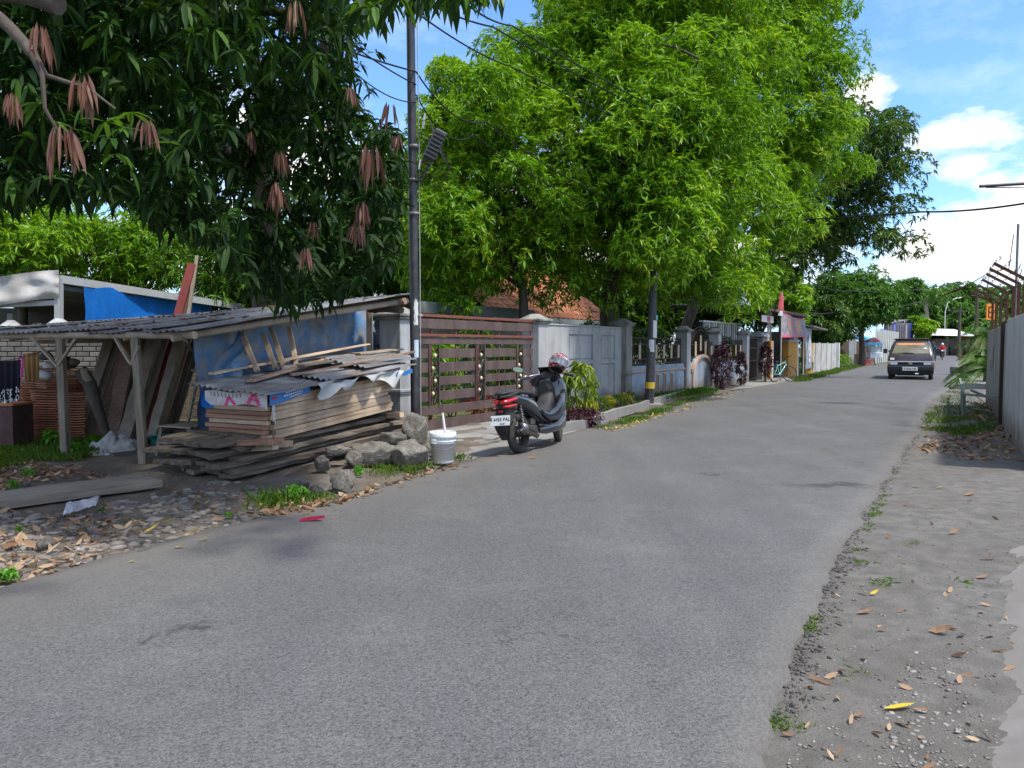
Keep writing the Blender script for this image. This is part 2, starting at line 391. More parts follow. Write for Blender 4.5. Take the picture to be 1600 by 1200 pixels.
vc = nd(nt, 'ShaderNodeTexVoronoi', feature='DISTANCE_TO_EDGE', Scale=.75); dd_ = nd(nt, 'ShaderNodeTexNoise', Scale=3.0, Detail=6.0, Roughness=.7); nt.links.new(O, dd_.inputs[0])
vm = nd(nt, 'ShaderNodeVectorMath', operation='MULTIPLY_ADD'); nt.links.new(dd_.outputs['Color'], vm.inputs[0]); vm.inputs[1].default_value = (.9, .9, .9); nt.links.new(O, vm.inputs[2]); nt.links.new(vm.outputs[0], vc.inputs[0])
crk = mth(nt, 'MULTIPLY', ramp(nt, vc.outputs['Distance'], [(.0, (1, 1, 1)), (.012, (0, 0, 0))]), ramp(nt, nz_(.45, 3), [(.50, (0, 0, 0)), (.58, (.8, .8, .8))]))
col = mix(nt, crk, col, (.035, .034, .033))
lane = ramp(nt, nz_(1.6, 3, .5, (1, .05, 1)), [(.35, (.94,)*3), (.65, (1.05,)*3)]); col = mix(nt, 1.0, col, lane, 'MULTIPLY')
patch = ramp(nt, nz_(.9, 2), [(.66, (0, 0, 0)), (.70, (.35, .35, .35))]); col = mix(nt, patch, col, (.075, .075, .082))
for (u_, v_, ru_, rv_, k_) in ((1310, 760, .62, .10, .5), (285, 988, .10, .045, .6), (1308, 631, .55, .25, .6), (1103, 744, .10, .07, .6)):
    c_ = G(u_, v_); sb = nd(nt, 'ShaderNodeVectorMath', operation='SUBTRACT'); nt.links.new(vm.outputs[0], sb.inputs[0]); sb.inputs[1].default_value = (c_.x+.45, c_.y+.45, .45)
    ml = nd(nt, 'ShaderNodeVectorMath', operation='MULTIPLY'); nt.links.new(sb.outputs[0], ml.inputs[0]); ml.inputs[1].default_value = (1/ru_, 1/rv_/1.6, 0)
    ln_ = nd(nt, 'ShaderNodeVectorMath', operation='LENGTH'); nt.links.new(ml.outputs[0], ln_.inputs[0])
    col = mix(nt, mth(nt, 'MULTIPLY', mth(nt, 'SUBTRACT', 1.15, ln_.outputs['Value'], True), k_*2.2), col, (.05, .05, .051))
at = nd(nt, 'ShaderNodeAttribute', attribute_name='edge')
ef = mth(nt, 'MULTIPLY', at.outputs['Fac'], mth(nt, 'MULTIPLY', nz_(1.7, 9, .72), 1.55), True)
col = mix(nt, ef, col, mix(nt, nz_(30, 6, .7), (.10, .09, .078), (.19, .172, .148)))
nt.links.new(col, b.inputs['Base Color']); b.inputs['Roughness'].default_value = .78; b.inputs['Specular IOR Level'].default_value = .35
hsum = mth(nt, 'ADD', mth(nt, 'MULTIPLY', vo.outputs['Distance'], -.5), mth(nt, 'ADD', nz_(150, 3), mth(nt, 'MULTIPLY', pit, -.5)))
bp = nd(nt, 'ShaderNodeBump', Strength=.7, Distance=.006); nt.links.new(hsum, bp.inputs['Height']); nt.links.new(bp.outputs[0], b.inputs['Normal'])
bb = B(); T = []
t = 0.0
while t < len(LE)-1:
    T.append(t); t += .006 if t < 4 else .04 if t < 7 else .1
T.append(len(LE)-1.001)
rows = []
for t in T:
    l = edge(LE, t); r = edge(RE, t); d = (r-l).normalized()
    l = l+d*jit(l); r = r+d*jit(r, 3)*1.3
    row = [l-d*.05+V((0, 0, -.06)), l+V((0, 0, -.004))]+[l.lerp(r, k) for k in (.04, .12, .3, .5, .7, .88, .96)]+[r+V((0, 0, -.002)), r+d*.03+V((0, 0, -.07))]
    for k in range(2, 9): row[k] = row[k]+V((0, 0, .022*math.sin(math.pi*(k-1)/8)+.004*mn.noise(row[k]*.9)))
    rows += row
n = 11; fs = [(i*n+k, i*n+k+1, (i+1)*n+k+1, (i+1)*n+k) for i in range(len(T)-1) for k in range(n-1)]
bb.add(rows, fs, True); road = bb.build('road', asph, origin=(0, 0, 0)); road['kind'] = 'structure'
av = road.data.attributes.new('edge', 'FLOAT', 'POINT'); av.data.foreach_set('value', [1, 1, .85, .45, .05, 0, 0, 0, .08, .5, 1]*len(T))
tar = mat('tar_patch', [(.070, .070, .071), (.095, .094, .093)], 8, .75, .4, 60)
for lab_, q_ in ():
    g = B(); c_ = [G(*x) for x in q_]; c_ = [V((x.x, x.y, .031)) for x in c_]; n_ = len(c_); cc = sum(c_, V())/n_; pp = []
    for i in range(n_):
        for k in range(5): s = c_[i].lerp(c_[(i+1) % n_], k/5); s = s+(s-cc)*.35*mn.noise(s*9); pp.append(s)
    pp = [V((x.x, x.y, .031)) for x in pp]
    g.add(pp+[cc], [(i, (i+1) % len(pp), len(pp)) for i in range(len(pp))]); o = g.build('road_patch', tar); o['kind'] = 'structure'

soil = mat('soil', [(.085, .068, .05), (.145, .122, .097), (.21, .185, .155)], 2.2, .95, .8, 26, dirt=((.10, .085, .06), .7, .8), bdist=.03, detail=9)
dirt_r = mat('verge_dirt', [(.092, .086, .077), (.138, .130, .118), (.192, .182, .168)], 8.0, .95, 1.0, 75, dirt=((.105, .095, .08), .45, .9), bdist=.012, detail=10)
conc_r = mat('dusty_concrete', [(.15, .14, .125), (.19, .18, .165), (.23, .22, .205)], 2.6, .93, .4, 50, dirt=((.15, .14, .125), .6, 1.3), bdist=.005, detail=9)
conc = mat('concrete', [(.19, .185, .175), (.24, .235, .225), (.29, .28, .27)], 1.6, .9, .4, 40, dirt=((.17, .155, .13), .6, .7), bdist=.004, detail=9)
earth = mat('far_earth', [(.05, .075, .025), (.09, .10, .04), (.14, .12, .08)], .4, .95, .3, 5)
g = B(); g.sheet(lambda a, c: V((-500+1000*a, -120+1200*c, -.09-.5*max(0, c-.35))), 40, 40); gr = g.build('ground', earth, origin=(0, 0, 0)); gr['kind'] = 'structure'
def yardz(x, y):
    d = xat(LE, y)-x                      # metres left of the road edge
    return -.045+min(.055, max(0, d)*.055)+(.03*mn.noise(V((x*2.1, y*2.1, 1)))+.015*mn.noise(V((x*7, y*7, 2))))*min(1, max(0, d)*2.5)
def yfn(a, c):
    y = 1.5+13.6*c; x = xat(LE, y)+.25-13*(a**1.35)*1.0
    return V((x, y, yardz(x, y)))
g = B(); g.sheet(yfn, 150, 150); o = g.build('yard_ground', soil, origin=(0, 0, 0)); o['kind'] = 'structure'
def rz(x, y):
    d = x-xat(RE, y); return -.05+(.012*mn.noise(V((x*2.3, y*2.3, 4)))+.010*mn.noise(V((x*9, y*9, 5))))+min(.04, max(0, d)*.03)
def rfn(a, c):
    y = -3+33*c**1.2; x = xat(RE, y)-.3+6.5*a; return V((x, y, rz(x, y)))
g = B(); g.sheet(rfn, 90, 260); o = g.build('verge', dirt_r, origin=(0, 0, 0)); o['kind'] = 'structure'
# concrete apron at the right edge of the picture
ap = [(1545, 1230), (1560, 1050), (1572, 900), (1590, 800), (1612, 740), (1640, 700)]
def apf(a, c):
    k = c*(len(ap)-1); i = min(int(k), len(ap)-2); u = ap[i][0]+(ap[i+1][0]-ap[i][0])*(k-i); v = ap[i][1]+(ap[i+1][1]-ap[i][1])*(k-i)
    p = G(u, v, 0.0); p.x += .05*mn.noise(p*3)+.03*mn.noise(p*9)-.08
    return V((p.x+3.5*a, p.y, .022-.06*(1-min(1, a*9))+.010*mn.noise(V((p.x+3.5*a, p.y, 0))*5)+.007*mn.noise(V((p.x+3.5*a, p.y, 0))*24)))
g = B(); g.sheet(apf, 90, 160); o = g.build('concrete_pavement', conc_r, origin=(0, 0, 0)); o['kind'] = 'structure'
# driveway in front of the slatted gate
dv = [(625, 716), (735, 716), (800, 712), (905, 676), (900, 652), (835, 646), (655, 674)]
pv = [G(u, v, 0.0) for u, v in dv]
cc = sum(pv, V())/len(pv)
g = B(); g.add([V((p.x, p.y, -.018 if i in (0, 1, 2, 3) else .016)) for i, p in enumerate(pv)]+[V((cc.x, cc.y, .012))]+[V((p.x, p.y, -.1)) for p in pv],
      [(i, (i+1) % 7, 7) for i in range(7)]+[(i, 8+i, 8+(i+1) % 7, (i+1) % 7) for i in range(7)])
# flip to face up whatever the winding
o = g.build('driveway', conc, origin=(0, 0, 0)); o['kind'] = 'structure'
# soil strip between road and garden wall, beyond the driveway
def stf(a, c):
    s = 3.9+30*c; p = W(s, -.3, 0); q = V((xat(LE, p.y+1.2)+.25, p.y+.6, 0)); r_ = p.lerp(q, a); return V((r_.x, r_.y, -.035+.05*(1-a)+.02*mn.noise(r_*3)))
g = B(); g.sheet(stf, 20, 140); o = g.build('left_verge', soil, origin=(0, 0, 0)); o['kind'] = 'structure'
# garden ground behind the wall
g = B(WM); g.sheet(lambda a, c: V((-2+30*a, -.3-14*c, .03)), 30, 14); o = g.build('garden_ground', earth, origin=(0, 0, 0)); o['kind'] = 'structure'
# concrete slab crossing beyond the pole (driveway of the orange house)
g = B(); q = [G(1140, 610), G(1175, 606), G(1215, 599), G(1240, 596), G(1228, 588, .03), G(1170, 596, .03)]
g.add([p+V((0, 0, .006)) for p in q], [(0, 1, 2, 3, 4, 5)]); o = g.build('house_driveway', conc, origin=(0, 0, 0)); o['kind'] = 'structure'
# planter kerb, a rendered low edge
kerb = B()
kp = [G(868, 676), G(915, 668), G(960, 650), G(1000, 640), G(1015, 633), G(1052, 622), G(1068, 617)]
for a_, b_ in zip(kp, kp[1:]): kerb.bar(a_+V((0, 0, .05)), b_+V((0, 0, .05)), .10, .18)
o = kerb.build('planter_kerb', conc); o['kind'] = 'structure'
# ---------------- trees and plants ----------------
bark = mat('bark', [(.045, .035, .028), (.09, .072, .058), (.14, .12, .10)], 3, .95, .9, 9, stretch=(2, 2, .5), bdist=.03)
barkp = mat('pale_bark', [(.26, .21, .16), (.44, .38, .30)], 3, .95, .7, 9, stretch=(2, 2, .5), bdist=.02)
lf_bright = leafmat('mango_leaf_sunny', [(.024, .075, .007), (.058, .155, .009), (.115, .26, .011), (.175, .35, .013), (.25, .42, .025), (.42, .42, .05)], .42)  # brighter copy of the mango leaf, sunlight put into the colour
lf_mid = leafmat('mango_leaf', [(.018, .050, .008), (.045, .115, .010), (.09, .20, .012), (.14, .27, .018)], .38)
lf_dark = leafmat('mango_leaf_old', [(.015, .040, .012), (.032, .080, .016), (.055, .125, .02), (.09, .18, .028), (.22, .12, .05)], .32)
lf_near = leafmat('mango_leaf_shaded', [(.006, .018, .005), (.011, .034, .007), (.022, .062, .009), (.06, .14, .012)], .26, .6, spec=.2)  # darker copy of the mango leaf, canopy shade put into the colour
lf_far = leafmat('fine_leaf_far', [(.035, .10, .022), (.065, .16, .03), (.10, .22, .035), (.15, .27, .05)], .35)
lf_feather = leafmat('feathery_leaf', [(.025, .085, .012), (.06, .16, .016), (.10, .23, .022)], .35)
lf_pink = leafmat('young_mango_leaf', [(.085, .036, .026), (.145, .066, .046), (.22, .105, .075), (.20, .15, .06)], .28, tcol=(1.2, .9, .8))
lf_purple = leafmat('purple_leaf', [(.035, .012, .018), (.07, .02, .032), (.16, .06, .08)], .2, tcol=(1.3, .7, .9))
lf_yell = leafmat('yellow_leaf', [(.28, .28, .02), (.45, .42, .02), (.55, .48, .04)], .25)
lf_croton = leafmat('drooping_leaf', [(.05, .11, .012), (.12, .21, .02), (.24, .32, .03), (.35, .33, .05)], .3)
lf_grass = leafmat('grass_blade', [(.035, .10, .012), (.08, .18, .018), (.15, .25, .03), (.28, .27, .09)], .3)
lf_red = leafmat('reddish_leaf', [(.06, .08, .015), (.14, .09, .025), (.24, .10, .04)], .25)
def limb_tube(b, p, q, r0, r1, wob=.12, n=6):
    p = V(p); q = V(q); L = (q-p).length; pts = []
    for i in range(n+1):
        t = i/n; x = p.lerp(q, t)+V((0, 0, .10*L*math.sin(math.pi*t)))
        x += V((mn.noise(x*1.1+V((9, 0, 0))), mn.noise(x*1.1+V((0, 7, 0))), mn.noise(x*1.3)*.5))*wob*L*math.sin(math.pi*t)
        pts.append(x)
    b.tube(pts, [r0+(r1-r0)*i/n for i in range(n+1)], 8); return pts
def tree(label, base, trunk_r, fork, ells, n_clump, clump_r, per, k, L, m, seed, group=None, name='tree', hi=False, wid=.24, droop=.3, bm=None, keep=None, fork_n=9, cat='tree', inner=.25, spread=1.0, upb=.35):
    rng = np.random.default_rng(seed); base = V(base)
    t = thing(name, label, cat, base, group=group)
    cs, P, Nn = crown_points(ells, n_clump, clump_r, per, rng, keep, inner, upb)
    b = B(); fork = V(fork); pts = [base-V((0, 0, .15)), base.lerp(fork, .06), base.lerp(fork, .35)+V((.06, .03, 0))*trunk_r*4, base.lerp(fork, .7)-V((.04, 0, 0)), fork]
    b.tube(pts, [trunk_r*1.35, trunk_r*1.08, trunk_r*.95, trunk_r*.9, trunk_r*.8], 14); b.build('trunk', bm or bark, t)
    b = B(); idx = rng.permutation(len(cs)); mains = [V([float(x) for x in cs[i][:3]]) for i in idx[:fork_n]]
    ends = []
    for q in mains:
        pp = limb_tube(b, fork-V((0, 0, .2)), q, trunk_r*.5, trunk_r*.10); ends += pp[2:]
    for c in cs:
        q = V([float(x) for x in c[:3]]); e = min(ends, key=lambda x: (x-q).length)
        if (e-q).length > .15: limb_tube(b, e, q, trunk_r*.12, trunk_r*.04, .1, 3)
    b.build('limbs', bm or bark, t)
    vs, fs = rosettes(P, Nn, k, L, rng, wid, droop, hi, spread)
    o = npmesh('crown', vs, fs, m, t, tuple(base)); o['kind'] = 'stuff'
    return t
def E(u, v, Y, ru, rv, ry):
    c = PT(u, v, Y); s = Y/F_PX; return (c.x, c.y, c.z, ru*s, ry, rv*s)
above = lambda z: (lambda p: p[2] > z)
# central mango tree
tb = PT(950, 600, 20.2); tb.z = 0
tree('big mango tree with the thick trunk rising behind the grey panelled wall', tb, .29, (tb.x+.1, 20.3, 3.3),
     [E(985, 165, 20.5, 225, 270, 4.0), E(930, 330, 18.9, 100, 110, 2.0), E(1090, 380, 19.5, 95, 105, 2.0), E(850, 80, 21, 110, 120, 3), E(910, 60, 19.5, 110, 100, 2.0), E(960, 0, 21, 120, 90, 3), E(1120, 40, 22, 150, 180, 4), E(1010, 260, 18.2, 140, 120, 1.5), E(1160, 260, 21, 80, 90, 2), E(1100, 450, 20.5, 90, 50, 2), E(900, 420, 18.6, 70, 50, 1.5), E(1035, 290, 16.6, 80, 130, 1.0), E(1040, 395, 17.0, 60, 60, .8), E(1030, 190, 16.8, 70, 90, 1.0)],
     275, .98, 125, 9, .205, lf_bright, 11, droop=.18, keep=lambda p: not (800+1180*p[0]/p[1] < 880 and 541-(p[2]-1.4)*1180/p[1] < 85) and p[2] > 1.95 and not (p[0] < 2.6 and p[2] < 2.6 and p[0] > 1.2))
tb = PT(835, 600, 18.2); tb.z = 0
tree('loose mango tree behind the slatted gate, left of the thick trunk', tb, .13, (tb.x-.3, 18.3, 3.0),
     [E(770, 215, 18.2, 95, 125, 2.0), E(745, 360, 17.8, 88, 85, 1.6), E(840, 300, 17.6, 60, 130, 1.5), E(695, 370, 17.5, 50, 90, 1.2), E(715, 150, 18.5, 50, 70, 1), E(690, 250, 18.5, 40, 70, 1)],
     125, .72, 90, 9, .185, lf_bright, 12, droop=.18, keep=above(2.0))
tb = V((5.6, 28, 0))
tree('tall bright mango tree right of the thick-trunked one', tb, .22, (7.2, 26.8, 4.8),
     [E(1230, 110, 26, 100, 170, 3), E(1190, 300, 25, 60, 110, 2), E(1270, 250, 27, 70, 90, 2), E(1200, -20, 27, 90, 110, 3), E(1150, 430, 27, 60, 55, 2)],
     115, 1.1, 130, 9, .215, lf_bright, 13, droop=.18, keep=above(2.2))
tb = V((9.3, 35, 0))
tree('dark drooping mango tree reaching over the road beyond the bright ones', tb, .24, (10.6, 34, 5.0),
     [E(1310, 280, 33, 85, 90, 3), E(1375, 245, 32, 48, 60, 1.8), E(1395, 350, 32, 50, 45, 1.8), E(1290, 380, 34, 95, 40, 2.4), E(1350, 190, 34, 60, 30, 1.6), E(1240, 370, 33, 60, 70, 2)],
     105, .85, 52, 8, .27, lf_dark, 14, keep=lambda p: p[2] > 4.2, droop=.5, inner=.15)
# near mango tree, dark underside over the yard
nm = thing('tree', 'near mango tree whose dark canopy hangs over the timber yard with pink young leaves', 'tree', (-4.7, 14.2, 0))
b = B(); b.tube([(-4.7, 14.2, -.1), (-4.6, 14.1, 1.2), (-4.3, 13.4, 2.8), (-4.0, 12.4, 4.0)], [.34, .27, .25, .23], 14); b.build('trunk', bark, nm)
b = B()
for q, r0 in (((-2.6, 8.0, 4.1), .17), ((-5.5, 8.2, 4.6), .16), ((-7.5, 10, 5.0), .15), ((-2.2, 10.5, 6), .13), ((-3.6, 4.5, 3.9), .12), ((-1.6, 6.5, 3.9), .10)):
    limb_tube(b, (-4.0, 12.4, 3.9), q, r0, .05, .10, 8)
limb_tube(b, PT(-60, 0, 3.9), PT(92, 8, 3.8), .06, .05, .02)
limb_tube(b, PT(-40, 12, 3.6), PT(52, 85, 3.45), .035, .025, .05)
b.tube([PT(52, 85, 3.45), PT(72, 118, 3.42), PT(95, 125, 3.4), PT(140, 140, 3.4), PT(180, 170, 3.45)], [.022, .012, .010, .008, .005], 6)
b.tube([PT(52, 85, 3.45), PT(66, 120, 3.4), PT(70, 170, 3.4), PT(100, 220, 3.4)], [.02, .011, .009, .006], 6)
limb_tube(b, PT(230, -30, 6.5), PT(440, 150, 7.0), .09, .05, .06); limb_tube(b, PT(330, 40, 6.5), PT(470, 30, 6.0), .05, .03, .08)
b.build('limbs', bark, nm)
rng = np.random.default_rng(5)
def inpoly(u, v, poly):
    c = False; j = len(poly)-1
    for i in range(len(poly)):
        if (poly[i][1] > v) != (poly[j][1] > v) and u < (poly[j][0]-poly[i][0])*(v-poly[i][1])/(poly[j][1]-poly[i][1])+poly[i][0]: c = not c
        j = i
    return c
cp = [(-120, -260), (540, -260), (545, -30), (780, -32), (765, -20), (700, -10), (600, 5), (548, 50), (545, 150), (590, 190), (625, 200), (628, 330), (612, 415), (560, 440), (500, 476), (410, 472), (372, 430), (330, 376), (240, 345), (150, 300), (60, 315), (-120, 330)]
Pc = []
while len(Pc) < 8200:
    u = rng.uniform(-120, 800); v = rng.uniform(-260, 475)
    if not inpoly(u, v, cp): continue
    if 545 < u < 800 and v < 12: Y = rng.uniform(3.8, 5.0)
    elif u > 380 and v > 120: Y = rng.uniform(6.2 if u > 490 else 5.6, 9.0)
    else: Y = rng.uniform(4.6, 10.5)
    p = PT(u, v, Y)
    m_ = mn.noise(p*.55)+.35*mn.noise(p*1.7)
    if m_ < -.16 and rng.random() < .8 and u > 330: continue
    Pc.append([*p])
while len(Pc) < 9700:                                     # unseen canopy leaves added above and beside the frame to shade the yard
    p = V((rng.uniform(-9.5, 1.6), rng.uniform(-2.5, 12), rng.uniform(4.4, 8.0)))
    if p.x > (p.z*.32-3.3): continue
    if p.y > 5 and p.x > -1.8: continue
    if p.y < 4.5 and rng.random() < .75: continue
    Pc.append([*p])
Pc = np.array(Pc); Nn = unit(rng.normal(0, 1, Pc.shape)+np.array([0, 0, -.1]))
near = np.where((Pc[:, 1] > 3) & (Pc[:, 1] < 6.2) & (Pc[:, 0]/Pc[:, 1] > -.68))[0]; near = near[np.argsort(Pc[near, 1])][:40]
far = np.setdiff1d(np.arange(len(Pc)), near)
vs, fs = rosettes(Pc[far], Nn[far], 8, .145, rng, .30, .5, True, .9)
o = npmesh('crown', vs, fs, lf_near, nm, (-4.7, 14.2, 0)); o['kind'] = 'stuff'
lm = []
for i in range(4):
    v1, f1 = leaf_geo(np.zeros((1, 3)), np.array([[1.0, 0, 0]]), np.array([1.0]), .24+.02*i, .2+.15*i, True, np.random.default_rng(i), .05)
    me = bpy.data.meshes.new('leaf'); me.from_pydata([tuple(map(float, x)) for x in v1], [], [tuple(map(int, x)) for x in f1]); me.materials.append(lf_mid if i < 2 else lf_near); lm.append(me)
def leaf_obj(p, d, L, i, parent, name='leaf', up=(0, 0, 1)):
    M, _ = axes(p, V(p)+V(d), up); o = link(name, lm[i % 4], parent)
    o.matrix_local = Matrix.Translation(-wloc(parent)) @ M @ Matrix.Diagonal((L, L, L, 1)); return o
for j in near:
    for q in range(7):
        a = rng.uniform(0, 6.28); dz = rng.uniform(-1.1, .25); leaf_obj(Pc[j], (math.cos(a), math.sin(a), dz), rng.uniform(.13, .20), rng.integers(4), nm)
for (u, v) in ((165, 190), (190, 200), (205, 175), (150, 215), (180, 240), (60, 160), (85, 190)):      # the lit sprig beside the pink bunches
    p = PT(u, v, 3.5)
    for q in range(5):
        a = rng.uniform(0, 6.28); leaf_obj(p, (math.cos(a), math.sin(a), rng.uniform(-.7, .3)), rng.uniform(.09, .14), q % 2, nm)
for (u, v, L) in ((62, 45, 62), (128, 125, 68), (20, 152, 50), (98, 208, 92), (228, 192, 48), (462, 8, 52), (580, 236, 72), (437, 240, 40), (433, 290, 52), (566, 320, 44), (610, 165, 42), (560, 352, 46), (478, 392, 38), (548, 140, 36), (490, 350, 34), (392, 210, 30), (620, 215, 28)):
    Y = 3.4 if u < 300 else rng.uniform(4.2, 5.6); p = PT(u, v, Y); Lm = L*Y/F_PX; n = int(rng.integers(16, 24))
    a = rng.uniform(0, 6.28, n); D_ = unit(np.stack([np.cos(a)*rng.uniform(.05, .38, n), np.sin(a)*rng.uniform(.05, .38, n), -np.ones(n)*rng.uniform(.7, 1.1, n)], 1))
    base = np.array([*p])[None]+np.stack([np.cos(a), np.sin(a), rng.uniform(-.6, 1.2, n)], 1)*Lm*.13
    v1, f1 = leaf_geo(base, D_, Lm*rng.uniform(.38, .8, n), .18, .30, True, rng, .7)
    bb = B(); bb.add([tuple(map(float, x)) for x in v1], [tuple(map(int, x)) for x in f1], True)
    o = bb.build('young_leaf_bunch', lf_pink, nm)
# bright trees behind the yard
for i, (u, v, Y, ru, rv, m, lab) in enumerate(((40, 385, 21, 105, 58, lf_bright, 'sunny bushy mango tree behind the canopy frame at the left edge'),
        (215, 400, 23, 100, 70, lf_bright, 'sunny mango tree behind the blue tarp over the yard'),
        (390, 420, 22, 100, 88, lf_mid, 'mid green tree behind the tall red boards'),
        (530, 410, 21, 95, 110, lf_mid, 'dense mango tree behind the near pole and shed roof'),
        (640, 350, 23, 70, 120, lf_bright, 'bright tree in the gap behind the near pole'))):
    tb = PT(u, 600, Y); tb.z = 0; c = E(u, v, Y, ru, rv, 1.8)
    tree(lab, tb, .15, (tb.x, Y, 2.6), [c], 46, .85, 60, 9, .23, m, 30+i, 'trees behind the timber yard', keep=above(1.7))
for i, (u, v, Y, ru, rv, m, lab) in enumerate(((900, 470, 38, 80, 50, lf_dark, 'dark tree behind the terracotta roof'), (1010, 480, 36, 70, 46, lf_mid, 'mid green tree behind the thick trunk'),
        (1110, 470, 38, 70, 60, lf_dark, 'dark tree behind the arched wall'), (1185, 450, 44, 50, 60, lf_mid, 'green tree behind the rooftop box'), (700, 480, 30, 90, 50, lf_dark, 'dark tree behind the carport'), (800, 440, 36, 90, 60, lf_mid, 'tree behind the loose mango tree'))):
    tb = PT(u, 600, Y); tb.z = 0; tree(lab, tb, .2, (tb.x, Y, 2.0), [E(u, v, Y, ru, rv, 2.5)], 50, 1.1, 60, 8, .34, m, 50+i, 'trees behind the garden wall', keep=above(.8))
rng_s = np.random.default_rng(77)
def shrub(label, c, r, n, k, L, m, name='shrub', cat='shrub', group=None, wid=.3, droop=.3, hi=False, stem=True, upb=.5, spread=1.0):
    c = V(c); t = thing(name, label, cat, (c.x, c.y, 0), group=group)
    d = unit(rng_s.normal(0, 1, (n, 3))+np.array([0, 0, upb])); rr = rng_s.uniform(.25, 1, (n, 1))**.4
    P = np.array([*c])+d*np.array(r)*rr; P[:, 2] = np.maximum(P[:, 2], .02)
    vs, fs = rosettes(P, d, k, L, rng_s, wid, droop, hi, spread)
    o = npmesh('foliage', vs, fs, m, t, (c.x, c.y, 0)); o['kind'] = 'stuff'
    if stem:
        b = B()
        for i in range(5): b.tube([(c.x, c.y, -.03), (c.x+rng_s.uniform(-.5, .5)*r[0], c.y+rng_s.uniform(-.5, .5)*r[1], c.z)], [.018, .006], 5)
        b.build('stem', bark, t)
    return t
# behind the gate
for i, (u, v, Y, ru, rv, m, lab) in enumerate(((690, 585, 15.5, 30, 60, lf_bright, 'leafy shrub behind the left end of the slatted gate'), (745, 560, 16.5, 38, 60, lf_mid, 'leafy shrub behind the middle of the slatted gate'),
        (800, 585, 17, 30, 50, lf_mid, 'leafy shrub behind the right end of the slatted gate'), (705, 480, 17, 45, 20, lf_bright, 'bright bush showing just above the slatted gate'))):
    c = PT(u, v, Y); s = Y/F_PX; shrub(lab, c, (ru*s, .5, rv*s), 150, 7, .17, m, group='shrubs behind the slatted gate')
# plants along the wall foot
def pl(u, v, Y=None): return G(u, v, 0)
p = G(905, 655); shrub('tall drooping yellow-green plant between scooter and panelled wall', (p.x, p.y, .62), (.34, .3, .52), 130, 7, .16, lf_croton, 'drooping_plant', 'plant', wid=.26, droop=.9)
p = G(905, 667); shrub('dark purple-brown plant at the foot of the yellow-green one', (p.x, p.y, .16), (.40, .22, .17), 110, 8, .13, lf_purple, 'purple_plant', 'plant', wid=.16)
for i, (u, v, r, m, lab) in enumerate(((921, 645, .17, lf_yell, 'yellow mound of foliage nearest the scooter, below the panelled wall'), (938, 642, .2, lf_mid, 'green mound between the two yellow ones below the wall'),
        (950, 640, .18, lf_yell, 'second yellow mound from the scooter below the panelled wall'), (962, 638, .2, lf_mid, 'green mound under the corner of the panelled wall'), (974, 635, .19, lf_yell, 'yellow mound at the foot of the second stone pillar'), (986, 633, .2, lf_mid, 'green mound right of the second stone pillar'))):
    p = G(u, v); shrub(lab, (p.x, p.y, .13), (r*1.1, r, r*1.05), 90, 6, .07, m, 'small_bush', 'bush', 'low bushes at the foot of the panelled wall')
p = W(14.9, .45, 0); shrub('tall purple-leaved bush climbing over the arched wall', (p.x, p.y, .75), (.34, .5, .78), 250, 7, .14, lf_purple, 'purple_shrub', 'shrub')
p = W(17.3, .45, 0); shrub('purple-leaved bush between arch and third pillar', (p.x, p.y, .6), (.16, .3, .62), 120, 7, .14, lf_purple, 'purple_shrub', 'shrub')
p = W(20.6, .5, 0); shrub('purple-leaved bush before the small metal gate', (p.x, p.y, .8), (.22, .4, .8), 180, 7, .15, lf_purple, 'purple_shrub', 'shrub')
p = W(17.6, -.9, 0); shrub('dark green bush behind the railing next to the shop awning', (p.x, p.y, 1.3), (1.0, .8, .8), 260, 8, .2, lf_dark)
# hedge plants behind railing
for i, s_ in enumerate((9.6, 11.2, 13.4)):
    p = W(s_, -1.6, 0); shrub(['green bush behind the railing nearest the second stone pillar', 'green bush behind the railing left of the arch', 'green bush behind the arched railing'][i], (p.x, p.y, 1.2), (1, .8, .9), 230, 8, .22, lf_mid if i < 2 else lf_dark, group='bushes behind the railing')
p = G(1252, 584); shrub('rounded light green clipped bush beside the orange wall', (p.x, p.y, .42), (.62, .5, .45), 420, 6, .10, lf_mid, 'round_bush', 'bush')
p = G(1268, 575); shrub('tall rounded reddish bush behind the clipped green one', (p.x, p.y, .85), (.95, .8, .9), 520, 6, .13, lf_red, 'round_bush', 'bush')
p = G(1302, 573); shrub('weedy bush at the end of the pale sheet fence', (p.x, p.y, .45), (1.3, .6, .5), 300, 6, .16, lf_bright, 'bush', 'bush')
# mid distance trees
def ftree(label, u, vc, Y, ru, rv, ry, m, seed, L=.4, n=60, per=60, k=7, cr=None, tr=.22, group=None, zmin=1.2, name='tree', bm=None, ells=None, wid=.34):
    tb = PT(u, 600, Y); tb.z = -.05; c = E(u, vc, Y, ru, rv, ry)
    return tree(label, tb, tr, (tb.x, Y, max(1.6, c[2]-c[5]*.5)), ells or [c], n, cr or c[3]*.28, per, k, L, m, seed, group, name, keep=above(zmin), wid=wid, bm=bm, fork_n=6)
ftree('bright yellow-green mango tree right of the shop banner', 1222, 468, 40, 42, 48, 1.8, lf_bright, 41, .28, 50, 60)
ftree('dark tree behind the pale sheet fence', 1275, 500, 50, 45, 42, 3, lf_dark, 42, .32, 60, 60, zmin=.3)
ftree('spreading feathery rain tree left of the passing truck', 1345, 475, 56, 78, 48, 3.5, lf_feather, 43, .30, 120, 90, cr=.95, tr=.2, ells=[E(1330, 462, 56, 72, 34, 3), E(1358, 478, 54, 36, 26, 2), E(1300, 510, 56, 45, 26, 2)])
ftree('green tree between feathery tree and bare leaning trunk', 1405, 468, 95, 32, 32, 3, lf_far, 44, .5, 50, 50)
